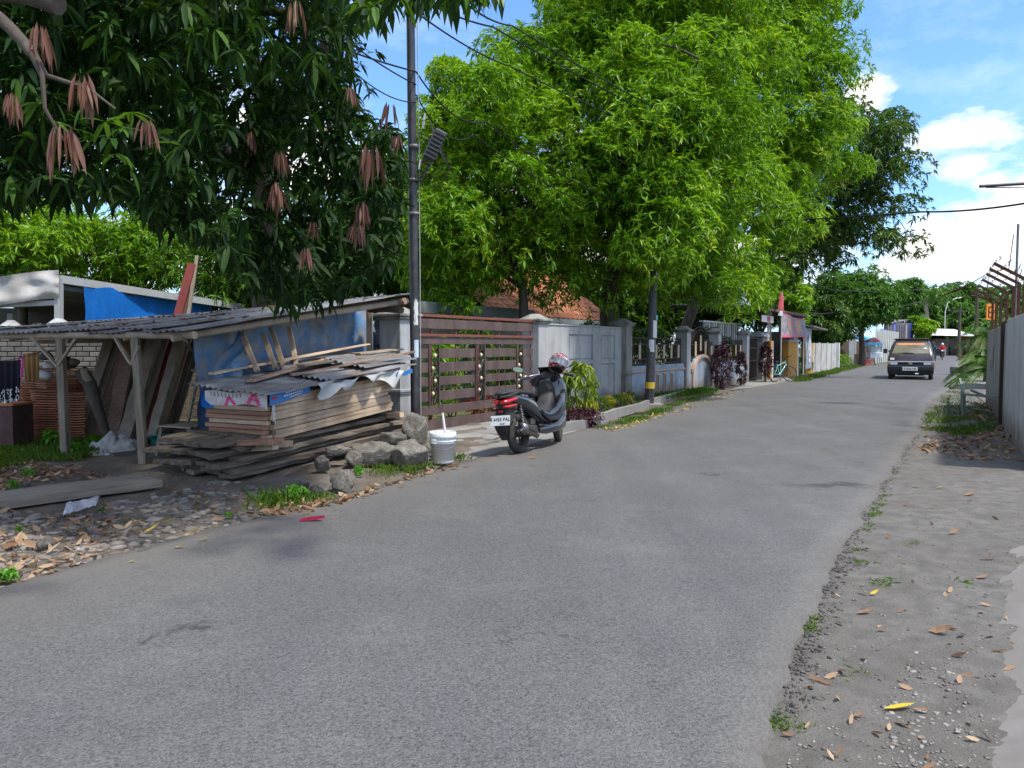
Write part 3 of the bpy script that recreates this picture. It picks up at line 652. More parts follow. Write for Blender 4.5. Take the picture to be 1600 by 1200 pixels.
ftree('small yellow-green tree right of the blue building', 1440, 512, 88, 22, 18, 2, lf_bright, 45, .45, 36, 40, zmin=.4)
for i, (u, v, Y, ru, rv, lab) in enumerate(((1425, 472, 150, 34, 30, 'far rounded tree behind the blue building'), (1465, 485, 170, 26, 36, 'far tree directly above the truck roof'),
        (1490, 470, 175, 38, 30, 'far tall rounded tree behind the street lamp'), (1515, 505, 150, 34, 28, 'far lower tree above the market stall'), (1535, 472, 180, 40, 28, 'far broad tree behind the tall bare pole'),
        (1552, 500, 130, 26, 30, 'far tree just left of the barbed wire posts'), (1590, 480, 150, 45, 34, 'far tree seen through the barbed wire'), (1640, 480, 140, 50, 40, 'far tree at the right edge above the wall'), (1448, 505, 150, 26, 26, 'far tree left of the small stall roof'), (1478, 520, 185, 34, 22, 'far low tree behind the stall'), (1435, 520, 118, 22, 24, 'tree filling the gap right of the blue building'), (1462, 532, 125, 20, 16, 'low tree behind the far riders'), (1530, 535, 120, 40, 18, 'low tree behind the far end of the right wall'), (1600, 520, 110, 60, 30, 'tree behind the right wall'))):
    ftree(lab, u, v, Y, ru, rv, 5, lf_far, 60+i, .75, 44, 46, group='far trees at the end of the road', zmin=.3, wid=.5)
b = B(); p = PT(1450, 541, 108)
t = thing('tree', 'thin bare-trunked tree with a small flat crown beyond the truck', 'tree', (p.x, p.y, 0))
b.tube([(p.x, p.y, 0), (p.x-.8, p.y, 2.5), (p.x-.2, p.y, 5), (p.x-.5, p.y, 8)], [.45, .38, .3, .2], 8); b.build('trunk', barkp, t)
P = rng.normal(0, 1, (160, 3))*np.array([1.7, 1.2, .7])+np.array([p.x-.3, p.y, 8.6])
vs, fs = rosettes(P, rng.normal(0, 1, (160, 3)), 7, .7, rng, .35); o = npmesh('crown', vs, fs, lf_far, t, (p.x, p.y, 0)); o['kind'] = 'stuff'
# palms by the right wall
def palm(label, u, v, h, n, L, seed):
    r = random.Random(seed); p = G(u, v); t = thing('palm', label, 'palm', p, group='palms in front of the right wall')
    b = B(); b.tube([(p.x, p.y, 0), (p.x+.05, p.y, h)], [.11, .08], 8); b.build('trunk', bark, t)
    for i in range(n):
        a = 6.283*i/n+r.uniform(-.2, .2); e0 = r.uniform(.0, 1.35); b = B(); pts = []
        for j in range(9):
            s = j/8; rr_ = L*s*math.cos(e0)*1.1; zz = L*(s*math.sin(e0)-.75*s*s); pts.append(V((p.x+.05+rr_*math.cos(a), p.y+rr_*math.sin(a), h+zz)))
        b.tube(pts, [.018]*8+[.005], 4)
        for j in range(1, 28):
            s = .6+7.2*j/28; i0 = min(7, int(s)); q = pts[i0].lerp(pts[i0+1], s-i0); d = (pts[i0+1]-pts[i0]).normalized(); sd = d.cross(V((0, 0, 1))).normalized()
            for sg in (-1, 1):
                ll = L*.26*math.sin(math.pi*(.12+.84*j/28)); e = q+sd*sg*ll*.75+d*ll*.6+V((0, 0, -ll*.6)); wv = d*.018
                b.add([q-wv, q+wv, e], [(0, 1, 2)])
        b.build('frond', lf_mid if i % 4 else lf_dark, t)
palm('bushy green palm leaning out in front of the right wall', 1540, 600, .9, 26, 1.35, 3)
palm('taller yellowish palm behind the bushy one at the wall end', 1541, 586, 1.9, 24, 1.6, 4)
palm('low palm at the far end of the right wall', 1545, 606, .6, 24, 1.4, 5)

# ---------------- grass (nobody could count it) ----------------
def grass(name, pts, h, nb, m, label=None, cat='grass', wid=.05, lean=.5):
    rng = np.random.default_rng(len(pts)+int(h*1000)); pts = np.array(pts, dtype=float); N = len(pts)*nb
    P = np.repeat(pts, nb, 0)+np.concatenate([rng.normal(0, h*.35, (N, 2)), np.zeros((N, 1))], 1)
    D_ = unit(np.concatenate([rng.normal(0, lean*.6, (N, 2)), np.ones((N, 1))], 1))
    vs, fs = leaf_geo(P, D_, h*rng.uniform(.4, 1.1, N), wid, .35, False, rng, 1.2)
    o = npmesh(name, vs, fs, m, None, tuple(map(float, pts[0]))); tag(o, label, cat, kind='stuff'); return o
def scat(poly, n, seed, zf=0.0, clump=1.6, thr=-.05):
    r = random.Random(seed); P = []; us = [p[0] for p in poly]; vs_ = [p[1] for p in poly]; k = 0
    while len(P) < n and k < n*60:
        k += 1; p = G(us[0], vs_[0]); u = r.uniform(min(us), max(us)); v = r.uniform(min(vs_), max(vs_))
        if not inpoly(u, v, poly): continue
        p = G(u, v)
        if r.random() > (1.0 if v > 640 else .7): continue
        if mn.noise(p*clump+V((seed, 0, 0))) < thr: continue
        z = zf(p.x, p.y) if callable(zf) else zf; P.append((p.x, p.y, z))
    return P
grass('grass', scat([(-40, 686), (150, 686), (165, 700), (120, 724), (60, 722), (0, 738), (-40, 745)], 900, 1, yardz, 1.1, -.2), .16, 9, lf_grass, 'bright weedy grass under the front of the tile shed')
grass('grass', scat([(940, 668), (990, 652), (1050, 630), (1110, 612), (1130, 606), (1110, 620), (1060, 637), (1000, 660), (930, 672)], 500, 2, -.01, 1.5, -.3), .13, 9, lf_grass, 'green grass strip between planter kerb and road')
grass('grass', [tuple(W(8.8+4.6*rnd.random(), .25+.5*rnd.random(), .02)) for _ in range(260)], .26, 9, lf_mid, 'lush grass at the foot of the blue wall right of the banded pole', wid=.07)
grass('grass', scat([(1440, 668), (1452, 640), (1480, 612), (1500, 606), (1545, 640), (1560, 672), (1500, 682)], 420, 3, rz, 1.3, -.25), .16, 8, lf_grass, 'grass patch by the metal barrier on the right verge')
grass('grass', scat([(1240, 594), (1290, 582), (1330, 570), (1350, 572), (1300, 586), (1250, 598)], 500, 4, -.02, .7, -.3), .3, 8, lf_grass, 'grass in front of the clipped bushes')
ep = [(1208, 1120), (1236, 1040), (1252, 1010), (1268, 960), (1290, 915), (1312, 880), (1330, 860), (1352, 820), (1372, 780), (1388, 745), (1398, 715), (1408, 690), (1418, 672)]
epts = []
for i in range(420):
    k = rnd.random()*(len(ep)-1); j = int(k); u = ep[j][0]+(ep[j+1][0]-ep[j][0])*(k-j)+rnd.uniform(-4, 9); v = ep[j][1]+(ep[j+1][1]-ep[j][1])*(k-j); p = G(u, v)
    if mn.noise(p*1.9) > -.02+.25*(v > 850): epts.append((p.x, p.y, rz(p.x, p.y)-.003))
grass('grass', epts, .045, 9, lf_grass, 'thin weeds along the broken right edge of the road', wid=.09, lean=1.2)
pts = []
for (u, v, n_) in ((1385, 900, 7), (1240, 1115, 5), (1392, 700, 8), (1355, 870, 4), (1340, 1040, 2), (1430, 842, 3), (1500, 900, 2)):
    for i in range(n_): p = G(u+rnd.uniform(-12, 12), v+rnd.uniform(-6, 6)); pts.append((p.x, p.y, rz(p.x, p.y)))
grass('grass', pts, .07, 7, lf_grass, 'small tufts of grass scattered over the right verge', wid=.06, lean=1.4)
pts = [tuple(G(424+rnd.gauss(0, 9), 790+rnd.gauss(0, 5), 0)) for _ in range(26)]
grass('grass_tuft', pts, .24, 8, lf_grass, 'tall tuft of grass in front of the dark boards', wid=.03)
pts = [tuple(G(490+rnd.gauss(0, 16), 782+rnd.gauss(0, 3), 0)) for _ in range(40)]+[tuple(G(610+rnd.gauss(0, 22), 738+rnd.gauss(0, 4), 0)) for _ in range(50)]+[tuple(G(655+rnd.gauss(0, 10), 728+rnd.gauss(0, 3), 0)) for _ in range(34)]+[tuple(G(717+rnd.gauss(0, 5), 718+rnd.gauss(0, 2), 0)) for _ in range(14)]
grass('grass', pts, .13, 9, lf_grass, 'grass growing between the rocks and the road', wid=.05)
lfw = leafmat('weed_leaf', [(.06, .20, .015), (.10, .30, .02), (.16, .40, .03)], .35)
for i, (u, v, h, lab) in enumerate(((462, 780, .17, 'bright green broad-leaved weed beside the tall grass tuft'), (562, 742, .11, 'small weed growing between the rocks'), (110, 712, .2, 'leafy weed at the foot of the left shed post'), (84, 700, .26, 'taller leafy weed left of the left shed post'),
        (145, 700, .18, 'leafy weed right of the left shed post'), (268, 728, .12, 'small green weed in bare soil near the wooden chair'), (45, 748, .1, 'small weed among dead leaves at the left'), (357, 806, .05, 'tiny weed in the rubble'), (160, 803, .04, 'tiny seedling beside the plastic bag'), (20, 768, .09, 'small weed by the far end of the fallen plank'), (10, 905, .10, 'low weed at the lower left edge of the yard'), (30, 838, .05, 'tiny weed in the rubble at the far left'))):
    p = G(u, v); z = yardz(p.x, p.y) if u < 560 else 0; shrub(lab, (p.x, p.y, z+h*.5), (h*.6, h*.5, h*.5), 22, 6, h*.42, lfw, 'weed', 'weed', 'weeds in the timber yard', wid=.5, droop=.5, stem=False)
# ---------------- garden wall, gate, railings ----------------
render_ = mat('grey_render', [(.29, .295, .295), (.39, .395, .395), (.46, .465, .46)], 1.7, .9, .25, 30, dst=(2.2, 2.2, .35), base=.8, dirt=((.22, .215, .20), .5, 1.3), bdist=.004, detail=9)
render_y = mat('weathered_stone', [(.22, .215, .19), (.30, .29, .26), (.36, .35, .32)], 2.2, .92, .35, 25, dst=(2, 2, .4), base=.8, dirt=((.09, .085, .07), .75, 1.8), bdist=.006, detail=9)
render_pale = mat('pale_render', [(.36, .38, .39), (.45, .47, .48)], 2, .9, .25, 30, dst=(2, 2, .35), base=.8, dirt=((.17, .16, .14), .7, 1.5), bdist=.004)
bluew = mat('blue_grey_paint', [(.30, .36, .44), (.36, .42, .50)], 1.4, .85, .12, 25, dst=(2, 2, .35), base=.9, dirt=((.20, .21, .20), .6, 1.2), bdist=.003)
peach = mat('peach_paint', [(.50, .34, .24), (.58, .42, .31)], 3, .85, .15, 25, dirt=((.3, .22, .17), .5, 2))
beige = mat('beige_slat', [(.47, .36, .24), (.56, .44, .30)], 4, .7, .1, 30)
brownm = mat('brown_gate_paint', [(.070, .045, .042), (.098, .063, .057)], 3, .55, .15, 35, dst=(1.5, 1.5, .5), dirt=((.14, .10, .085), .7, 3), spec=.4, bdist=.002)
redm = mat('red_oxide_paint', [(.16, .055, .04), (.22, .075, .055)], 4, .55, .15, 30, bdist=.002)
ironm = mat('dark_iron', [(.035, .022, .018), (.06, .035, .028)], 5, .6, .2, 30, metal=.3)
black = mat('black_paint', [(.012, .012, .013), (.022, .022, .024)], 4, .5, .08, 30, dirt=((.06, .055, .05), .35, 5))
def pillar(s, o, w, h, label, m, cap=.07, band=None, name='gate_pillar', group=None, d=None, capm=None):
    d = d or w; t = thing(name, label, 'pillar', W(s+w/2, o-d/2, 0), group=group)
    b = B(WM); b.box((s, o-d, -.15), (s+w, o, h-.20), bev=.012); b.build('shaft', m, t)
    b = B(WM); b.box((s-cap*.6, o-d-cap*.6, h-.20), (s+w+cap*.6, o+cap*.6, h-.155), bev=.01); b.box((s-cap, o-d-cap, h-.154), (s+w+cap, o+cap, h-.105), bev=.012)
    x0, x1, y0, y1 = s-cap*.5, s+w+cap*.5, o-d-cap*.5, o+cap*.5; mx, my = (x0+x1)/2, (y0+y1)/2; k = .07
    b.add([(x0, y0, h-.104), (x1, y0, h-.104), (x1, y1, h-.104), (x0, y1, h-.104), (mx-k, my-k, h), (mx+k, my-k, h), (mx+k, my+k, h), (mx-k, my+k, h)], [(0, 1, 5, 4), (1, 2, 6, 5), (2, 3, 7, 6), (3, 0, 4, 7), (4, 5, 6, 7)])
    b.build('cap', capm or render_y, t)
    if band:
        b = B(WM); b.box((s-.04, o-d-.04, band-.05), (s+w+.04, o+.04, band), bev=.01); b.box((s-.02, o-d-.02, band-.075), (s+w+.02, o+.02, band-.051)); b.build('band', m, t)
    return t
pillar(-.58, .02, .42, 2.02, 'pale blue-grey rendered gate pillar behind the near black pole', render_pale, band=.73)
pillar(3.62, .08, .40, 2.06, 'grey stone gate pillar between slatted gate and panelled wall', render_, band=None)
# the slatted gate
t = thing('slatted_gate', 'brown metal sliding gate of wide horizontal slats with three scrolled flower columns', 'gate', W(1.7, -.05, 0))
g0, g1 = -.14, 3.58; cols_ = [(.20, .46), (1.55, 1.82), (2.95, 3.17)]
for z0, z1, full in ((.02, .175, 1), (.26, .41, 1), (.49, .65, 0), (.745, .89, 0), (.965, 1.13, 0), (1.20, 1.36, 0), (1.435, 1.55, 1), (1.69, 1.85, 1)):
    segs = [(g0, g1)] if full else [(g0, cols_[0][0]), (cols_[0][1], cols_[1][0]), (cols_[1][1], cols_[2][0]), (cols_[2][1], g1)]
    for a, c in segs:
        b = B(WM); b.box((a, -.052, z0), (c, -.030, z1), bev=.004); b.build('slat', brownm, t)
b = B(WM); b.box((g0, -.07, 1.885), (g1, -.02, 1.93)); b.build('rail', redm, t)
b = B(WM); b.box((g0, -.075, 1.56), (g1, -.005, 1.605), bev=.004); b.build('rail', redm, t)
for s in (g0+.01, .32, 1.0, 1.69, 2.37, 3.06, g1-.03):
    b = B(WM); b.box((s-.011, -.080, .0), (s+.011, -.056, 1.884)); b.build('upright', redm, t)
crm = mat('cream_petal', [(.62, .56, .38), (.70, .64, .46)], 5, .6, 0)
for a, c in cols_:
    for s in (a, c):
        b = B(WM); b.box((s-.012, -.029, .42), (s+.012, -.004, 1.434)); b.build('upright', brownm, t)
    mid = (a+c)/2; wv = (c-a)*.30
    b = B(WM); b.tube([(mid+wv*math.sin(k*.55), -.035, .44+.99*k/22) for k in range(23)], .007, 5)
    for j in range(6):
        z = .52+j*.16; sg = 1 if j % 2 else -1
        b.tube([(mid+sg*wv*.2, -.035, z), (mid+sg*wv*.9, -.035, z+.05), (mid+sg*wv*1.05, -.035, z+.10), (mid+sg*wv*.5, -.035, z+.11)], .005, 5)
    sc = b.build('scroll', brownm, t)
    for j in range(4):
        z = .60+j*.21; b = B(WM); b.lathe([(.0, -.02), (.022, -.01), (.026, .02), (.012, .045), (0, .05)], 7, c=(mid+(.03 if j % 2 else -.03), -.02, z)); b.build('flower', crm, sc)
b = B(WM); b.box((-.5, -.12, -.05), (7.0, .02, .018)); o = b.build('gate_track', mat('rusty_track', [(.16, .09, .06), (.10, .08, .07)], 8, .8, .3), t)
# panelled concrete wall
t = thing('panelled_wall', 'grey rendered garden wall with four recessed rectangular panels between two stone pillars', 'wall', W(6.0, 0, 0))
s0, s1 = 4.02, 7.92; b = B(WM)
b.box((s0, -.20, -.15), (s1, -.035, 1.84)); b.build('core', render_, t)
vx = [s0, 4.15, 5.02, 5.20, 6.40, 6.74, 7.62, s1]        # openings between
pan = [(5.10, 6.28), (6.72, 7.52)]
def face(x0, x1, z0, z1):
    b = B(WM); b.box((x0, -.034, z0), (x1, .0, z1), bev=.006); return b
for x0, x1 in ((s0, pan[0][0]), (pan[0][1], pan[1][0]), (pan[1][1], s1)): face(x0, x1, -.15, 1.84).build('pilaster', render_, t)
for x0, x1 in pan:
    for z0, z1 in ((-.15, .22), (.985, 1.08), (1.66, 1.84)): face(x0+.001, x1-.001, z0, z1).build('rail', render_, t)
    for z0, z1 in ((.26, .945), (1.12, 1.62)):
        b = B(WM); b.box((x0+.04, -.034, z0), (x1-.04, -.012, z1), bev=.008); b.build('panel', render_, t)
b = B(WM); b.box((s0, -.23, 1.841), (s1, .02, 1.875), bev=.008); b.build('coping', render_, t)
pillar(7.93, .12, .40, 2.10, 'weathered stone pillar where the panelled wall meets the blue wall', render_y, band=.74)
# low blue wall with slots and railing
def lowwall(sa, sb, label, slots):
    t = thing('low_wall', label, 'wall', W((sa+sb)/2, 0, 0))
    xs = [sa]
    for q in slots: xs += [q-.10, q+.10]
    xs.append(sb)
    for i in range(0, len(xs), 2):
        b = B(WM); b.box((xs[i], -.16, -.15), (xs[i+1], 0, .70)); b.build('wall', bluew, t)
    for q in slots:
        b = B(WM); b.box((q-.10, -.16, -.15), (q+.10, -.001, .09)); b.box((q-.10, -.16, .60), (q+.10, -.001, .70)); b.box((q-.10, -.16, .09), (q+.10, -.12, .60)); b.build('wall', bluew, t)
        b = B(WM)
        for x in (q-.10, q+.065): b.box((x, -.10, .09), (x+.035, .022, .60))
        b.box((q-.13, -.10, .601), (q+.13, .035, .635)); b.build('slot_frame', peach, t)
    b = B(WM); b.box((sa, -.19, .701), (sb, .045, .755), bev=.012); b.build('string_course', peach, t)
    b = B(WM); b.box((sa, -.15, .756), (sb, -.01, .88)); b.build('upper_course', bluew, t)
    return t
lowwall(8.34, 12.58, 'low blue-grey wall with peach band and three slots, left of the arch', [10.4, 10.95, 11.5])
def railing(sa, sb, label, n, top=1.62):
    t = thing('railing', label, 'railing', W((sa+sb)/2, -.08, .88))
    b = B(WM)
    for z in (.93, 1.05, 1.45, top): b.box((sa, -.10, z-.012), (sb, -.075, z+.012))
    b.build('rail', ironm, t)
    k = int((sb-sa)/.11)
    for i in range(k+1):
        x = sa+(sb-sa)*i/k; b = B(WM); b.box((x-.007, -.118, .89), (x+.007, -.101, top)); b.tube([(x, -.11, top), (x, -.11, top+.05)], [.007, .001], 5); b.build('bar', ironm, t)
    for i in range(n):
        x = sa+(sb-sa)*(i+.5)/n; b = B(WM); b.box((x-.07, -.074, 1.06), (x+.07, -.058, 1.44), bev=.004); b.build('slat', beige, t)
railing(8.36, 12.56, 'dark railing with beige upright slats on the blue wall left of the arch', 7)
pillar(12.60, .08, .36, 2.02, 'pale grey capped pillar left of the arched wall', render_, band=None)
# arched bay
t = thing('arched_wall', 'low wall swelling into a peach-framed arch under an arched railing', 'wall', W(14.4, 0, 0))
n = 20; sa, sb = 12.97, 15.75; mid = (sa+sb)/2
def arch(r, x): return .62+math.sqrt(max(0, r*r-(x-mid)**2)) if abs(x-mid) < r else .62
pts = [(sa, -.15), (sb, -.15), (sb, .70)]+[(mid+1.0*math.cos(math.pi*k/n), .50+.62*math.sin(math.pi*k/n)) for k in range(n+1)]+[(sa, .70)]
b = B(WM); b.prism(pts, -.16, -.02); b.build('wall', bluew, t)
b = B(WM)
for k in range(n):
    a0, a1 = math.pi*k/n, math.pi*(k+1)/n
    for y0, y1 in ((-.019, .05),):
        q = [(mid+r*1.0*math.cos(a), .50+r*.62*math.sin(a)) for r, a in ((.88, a0), (1.03, a0), (1.03, a1), (.88, a1))]
        b.prism(q, y0, y1)
b.box((mid-1.03, -.019, .0), (mid-.9, .05, .50)); b.box((mid+.9, -.019, .0), (mid+1.03, .05, .50)); b.box((mid-.9, -.019, -.02), (mid+.9, .05, .06)); b.build('arch_frame', peach, t)
b = B(WM); b.box((sa, -.19, .701), (mid-1.05, .045, .755)); b.box((mid+1.05, -.19, .701), (sb, .045, .755)); b.build('string_course', peach, t)
t = thing('arched_railing', 'arched scrolled iron railing with three long beige slats over the arch', 'railing', W(14.4, -.08, .9))
b = B(WM)
for r in (.95, .80): b.tube([(mid+r*math.cos(math.pi*k/n), -.09, 1.40+r*.66*math.sin(math.pi*k/n)) for k in range(n+1)], .016, 5)
for z in (.95, 1.05, 1.45): b.box((sa, -.10, z-.012), (sb, -.08, z+.012))
b.build('rail', ironm, t)
for i in range(25):
    x = sa+.05+(sb-sa-.1)*i/24; zt = 1.40+(.80*.66*math.sqrt(max(0, 1-((x-mid)/.80)**2)) if abs(x-mid) < .8 else .15)
    b = B(WM); b.box((x-.007, -.118, .8), (x+.007, -.101, zt)); b.build('bar', ironm, t)
for x, z0, z1 in ((mid-1.15, 1.05, 1.42), (mid-.5, 1.10, 1.55), (mid, 1.25, 1.75), (mid+.5, 1.10, 1.55), (mid+1.15, 1.05, 1.42)):
    b = B(WM); b.box((x-.08, -.076, z0), (x+.08, -.060, z1), bev=.004); b.build('slat', beige, t)
pillar(15.78, .08, .36, 2.02, 'grey capped pillar right of the arched wall', render_, band=None)
lowwall(16.16, 19.4, 'low blue-grey wall with one slot behind the purple bushes', [17.3])
railing(16.16, 19.4, 'dark railing with beige slats right of the arch, overgrown by bushes', 5)
pillar(19.42, .08, .36, 2.02, 'grey capped pillar furthest along before the metal gate', render_)
t = thing('metal_gate', 'small dark brown metal gate with beige slats next to the tall grey block pillar', 'gate', W(20.7, 0, 0))
for i in range(14): x = 19.85+i*.12; b = B(WM); b.box((x, -.08, .05), (x+.03, -.05, 1.75)); b.build('bar', ironm, t)
for z in (.1, .8, 1.3, 1.7): b = B(WM); b.box((19.8, -.049, z), (21.6, -.02, z+.05)); b.build('rail', ironm, t)
for x in (20.3, 20.9): b = B(WM); b.box((x, -.10, .9), (x+.12, -.081, 1.45)); b.build('slat', beige, t)
# tall grey block pillar: courses of blocks
t = thing('block_pillar', 'tall grey concrete block pillar against the orange wall', 'pillar', W(22.0, 0, 0))
blk = mat('grey_block', [(.16, .165, .155), (.24, .24, .225)], 3, .9, .3, 20, rv=.12, bdist=.006)
for i in range(9):
    b = B(WM); b.box((21.65, -.42, -.1+.21*i), (22.35, .12, .10+.21*i), bev=.012); b.build('block', blk, t)
b = B(WM); b.box((21.56, -.50, 1.791), (22.44, .20, 1.85)); b.box((21.62, -.44, 1.851), (22.38, .14, 1.90)); b.add([(21.6, -.46, 1.901), (22.4, -.46, 1.901), (22.4, .16, 1.901), (21.6, .16, 1.901), (22, -.15, 2.03)], [(0, 1, 4), (1, 2, 4), (2, 3, 4), (3, 0, 4)]); b.build('cap', render_pale, t)

# ---------------- house behind, terracotta roof ----------------
terra = mat('terracotta_tile', [(.36, .115, .055), (.52, .19, .09), (.58, .28, .16)], 3, .9, .3, 20, rv=.25, dirt=((.13, .09, .06), .5, 1.5), bdist=.01)
plaster = mat('cream_plaster', [(.42, .38, .30), (.52, .47, .38)], 2, .9, .2, 20, dirt=((.25, .21, .16), .5, .8))
def tiled_house(label, p0, p1, z0, run, zr, rows, cols, seed):
    """eave line p0-p1 at height z0, roof rising away by run to zr"""
    t = thing('tiled_house', label, 'house', ((p0[0]+p1[0])/2, (p0[1]+p1[1])/2, 0))
    p0 = V((*p0, 0)); p1 = V((*p1, 0)); d = (p1-p0).normalized(); n_ = V((-d.y, d.x, 0)); L = (p1-p0).length
    M = Matrix(((d.x, n_.x, 0, p0.x), (d.y, n_.y, 0, p0.y), (0, 0, 1, 0), (0, 0, 0, 1)))
    b = B(M); b.box((.4, .6, 0), (L-.4, run*2-.6, z0-.05)); b.build('wall', plaster, t)
    b = B(M); b.box((-.02, -.03, z0-.16), (L+.02, .0, z0+.02)); b.build('fascia', mat('white_fascia', [(.55, .55, .53), (.65, .65, .62)], 3, .7, .1), t)
    b = B(M); b.add([(0, .001, z0), (L, .001, z0), (L, run, zr-.04), (0, run, zr-.04), (0, 2*run, z0), (L, 2*run, z0)], [(0, 1, 2, 3), (3, 2, 5, 4)]); b.add([(.4, .6, z0-.05), (.4, 2*run-.6, z0-.05), (.4, run, zr-.3)], [(0, 1, 2)]); b.build('roof_deck', bark, t)
    tl = B(); cw = L/cols; rl = math.hypot(run, zr-z0)/rows; vs = []; fs = []
    for k in range(5): a = k/4; vs += [(a*cw, 0, .05*math.sin(a*math.pi*1.0)+.012), (a*cw, rl*1.12, .05*math.sin(a*math.pi)*.8)]
    me = bpy.data.meshes.new('tile'); fs = [(2*k, 2*k+2, 2*k+3, 2*k+1) for k in range(4)]; vs2 = [(x, y, z-.02) for x, y, z in vs[::2]]
    n0 = len(vs); vs += vs2; fs += [(2*k, n0+k, n0+k+1, 2*k+2) for k in range(4)]
    me.from_pydata(vs, [], fs); me.materials.append(terra)
    sl = math.atan2(zr-z0, run); r = random.Random(seed); wl = Matrix.Translation(-wloc(t))
    for i in range(rows):
        for j in range(cols):
            o = link('tile', me, t); o.matrix_local = wl @ M @ Matrix.Translation((j*cw, run*i/rows, z0+(zr-z0)*i/rows+.015)) @ Matrix.Rotation(sl+r.uniform(-.01, .03), 4, 'X') @ Matrix.Rotation(r.uniform(-.02, .02), 4, 'Z')
    b = B(M); b.tube([(-.05, run, zr+.03), (L+.05, run, zr+.03)], .11, 8); b.build('ridge', terra, t)
a, c = PT(770, 500, 23), PT(1100, 500, 30); c2 = V((a.x+WD.x*9, a.y+WD.y*9, 0))
tiled_house('house with an orange terracotta tile roof behind the mango trees', (a.x, a.y), (c2.x, c2.y), 2.35, 2.6, 4.3, 11, 25, 3)
# carport roof sheet behind the gate
tin = mat('grey_tin', [(.20, .215, .23), (.30, .315, .33)], 1.2, .5, .2, 14, metal=.35, dirt=((.14, .11, .085), .65, 1.2), bdist=.004, rv=.12)
tin_d = mat('dull_tin', [(.15, .155, .16), (.25, .255, .26)], 1.2, .6, .2, 14, metal=.25, dirt=((.12, .085, .06), .75, 1.3), bdist=.004, rv=.22)
t = thing('carport', 'grey flat carport roof edge seen above the slatted gate', 'carport', W(1.8, -4, 0))
b = B(WM); b.box((2.9, -6.0, 2.34), (8.0, -2.6, 2.37)); b.build('roof_sheet', tin_d, t)
b = B(WM); b.box((2.9, -2.599, 2.12), (8.0, -2.57, 2.37)); b.build('fascia', mat('grey_green_fascia', [(.14, .16, .155), (.19, .21, .20)], 2, .7, .1), t)
for x in (3.0, 7.8): b = B(WM); b.box((x, -2.75, 0), (x+.1, -2.65, 2.119)); b.build('post', ironm, t)
# garden pots with red flowers behind the gate
redfl = leafmat('red_petal', [(.45, .02, .02), (.6, .04, .03)], .2)
for i, (u, v) in enumerate(((739, 622), (772, 620), (750, 643), (703, 622), (668, 632))):
    p = PT(u, v+10, 14.6 if u > 700 else 13.6); shrub(['low red flowers right of the gate middle', 'low red flowers behind the gate near the scooter mirror', 'red flowers behind the lowest gate slat', 'pink-red flowers left of the gate middle', 'red flowers behind the gate near the white pail'][i], (p.x, p.y, max(.2, p.z)), (.2, .16, .15), 40, 6, .08, redfl if i < 3 else lf_bright, 'flowering_plant', 'plant', group='flowers behind the gate')

# ---------------- orange house and shop ----------------
orange = mat('orange_paint', [(.46, .22, .035), (.56, .28, .05)], 2, .8, .12, 20, dirt=((.32, .17, .05), .5, 1.2))
whitep = mat('white_paint', [(.62, .62, .60), (.72, .72, .70)], 3, .6, .08, 20, dirt=((.42, .41, .38), .5, 2))
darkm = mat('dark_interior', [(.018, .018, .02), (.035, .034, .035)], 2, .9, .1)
oh = thing('orange_shop', 'orange and white walled roadside shop with dark open front and red banner', 'shop', W(25, -1, 0))
def wb(a, b_, name, m, par=oh, bev=0.0):
    q = B(WM); q.box(a, b_, bev=bev); return q.build(name, m, par)
wb((22.45, -3.5, -.1), (22.75, .25, 1.62), 'wall', orange); wb((22.751, .02, -.1), (22.95, .25, 1.62), 'white_trim', whitep)
wb((26.2, -.10, -.1), (28.1, .16, 1.60), 'wall', orange); wb((28.101, -.10, -.1), (28.3, .18, 1.60), 'white_trim', whitep)
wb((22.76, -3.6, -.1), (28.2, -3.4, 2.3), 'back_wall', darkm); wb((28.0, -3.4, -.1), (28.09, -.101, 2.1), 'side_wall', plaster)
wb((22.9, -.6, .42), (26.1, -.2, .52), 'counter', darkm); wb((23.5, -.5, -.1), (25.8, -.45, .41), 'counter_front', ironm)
for k in range(5): wb((23.2+k*.6, -3.39, .5), (23.5+k*.6, -3.1, 1.2+.1*(k % 3)), 'shelf_goods', [plaster, ironm, peach, bluew, terra][k])
wb((26.0, -.2, 1.601), (28.4, .22, 1.70), 'lintel', render_)
for s_ in (22.7, 23.1, 27.6, 27.95): wb((s_, .03, 1.62), (s_+.07, .10, 2.86), 'post', whitep)
b = B(WM); b.sheet(lambda a, c: V((19.0+9.6*a, .5-4*c, 2.90+.55*(c-.0)*.3+.03*math.sin(a*260)-.12*a)), 300, 1, .02); b.build('roof_sheet', tin_d, oh)
wb((18.9, .505, 2.80), (28.4, .54, 2.90), 'fascia', mat('brown_trim', [(.13, .07, .05), (.2, .12, .09)], 4, .8, .2))
# white ribbed awning wall above the railings
aw = thing('ribbed_awning', 'pale ribbed awning standing behind the overgrown railing', 'awning', W(19.5, -1, 1.6))
for k in range(16): wb((17.4+k*.3, -1.0, 1.45), (17.53+k*.3, -.95, 2.28), 'slat', whitep if k % 3 else render_, aw)
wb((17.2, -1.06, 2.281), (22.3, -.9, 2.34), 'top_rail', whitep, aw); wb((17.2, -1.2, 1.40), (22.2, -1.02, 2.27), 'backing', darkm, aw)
sg = thing('small_sign', 'small white and red sign under the brown roof edge', 'sign', W(21.8, .2, 2.35)); wb((20.6, .30, 2.36), (22.5, .33, 2.62), 'board', whitep, sg); wb((21.4, .331, 2.39), (21.9, .34, 2.59), 'red_patch', mat('faded_red', [(.5, .09, .10), (.6, .13, .14)], 3, .8, 0), sg)
wt = thing('rooftop_box', 'cream and pale blue box tank on the shop roof', 'tank', W(21.3, -1.5, 2.95))
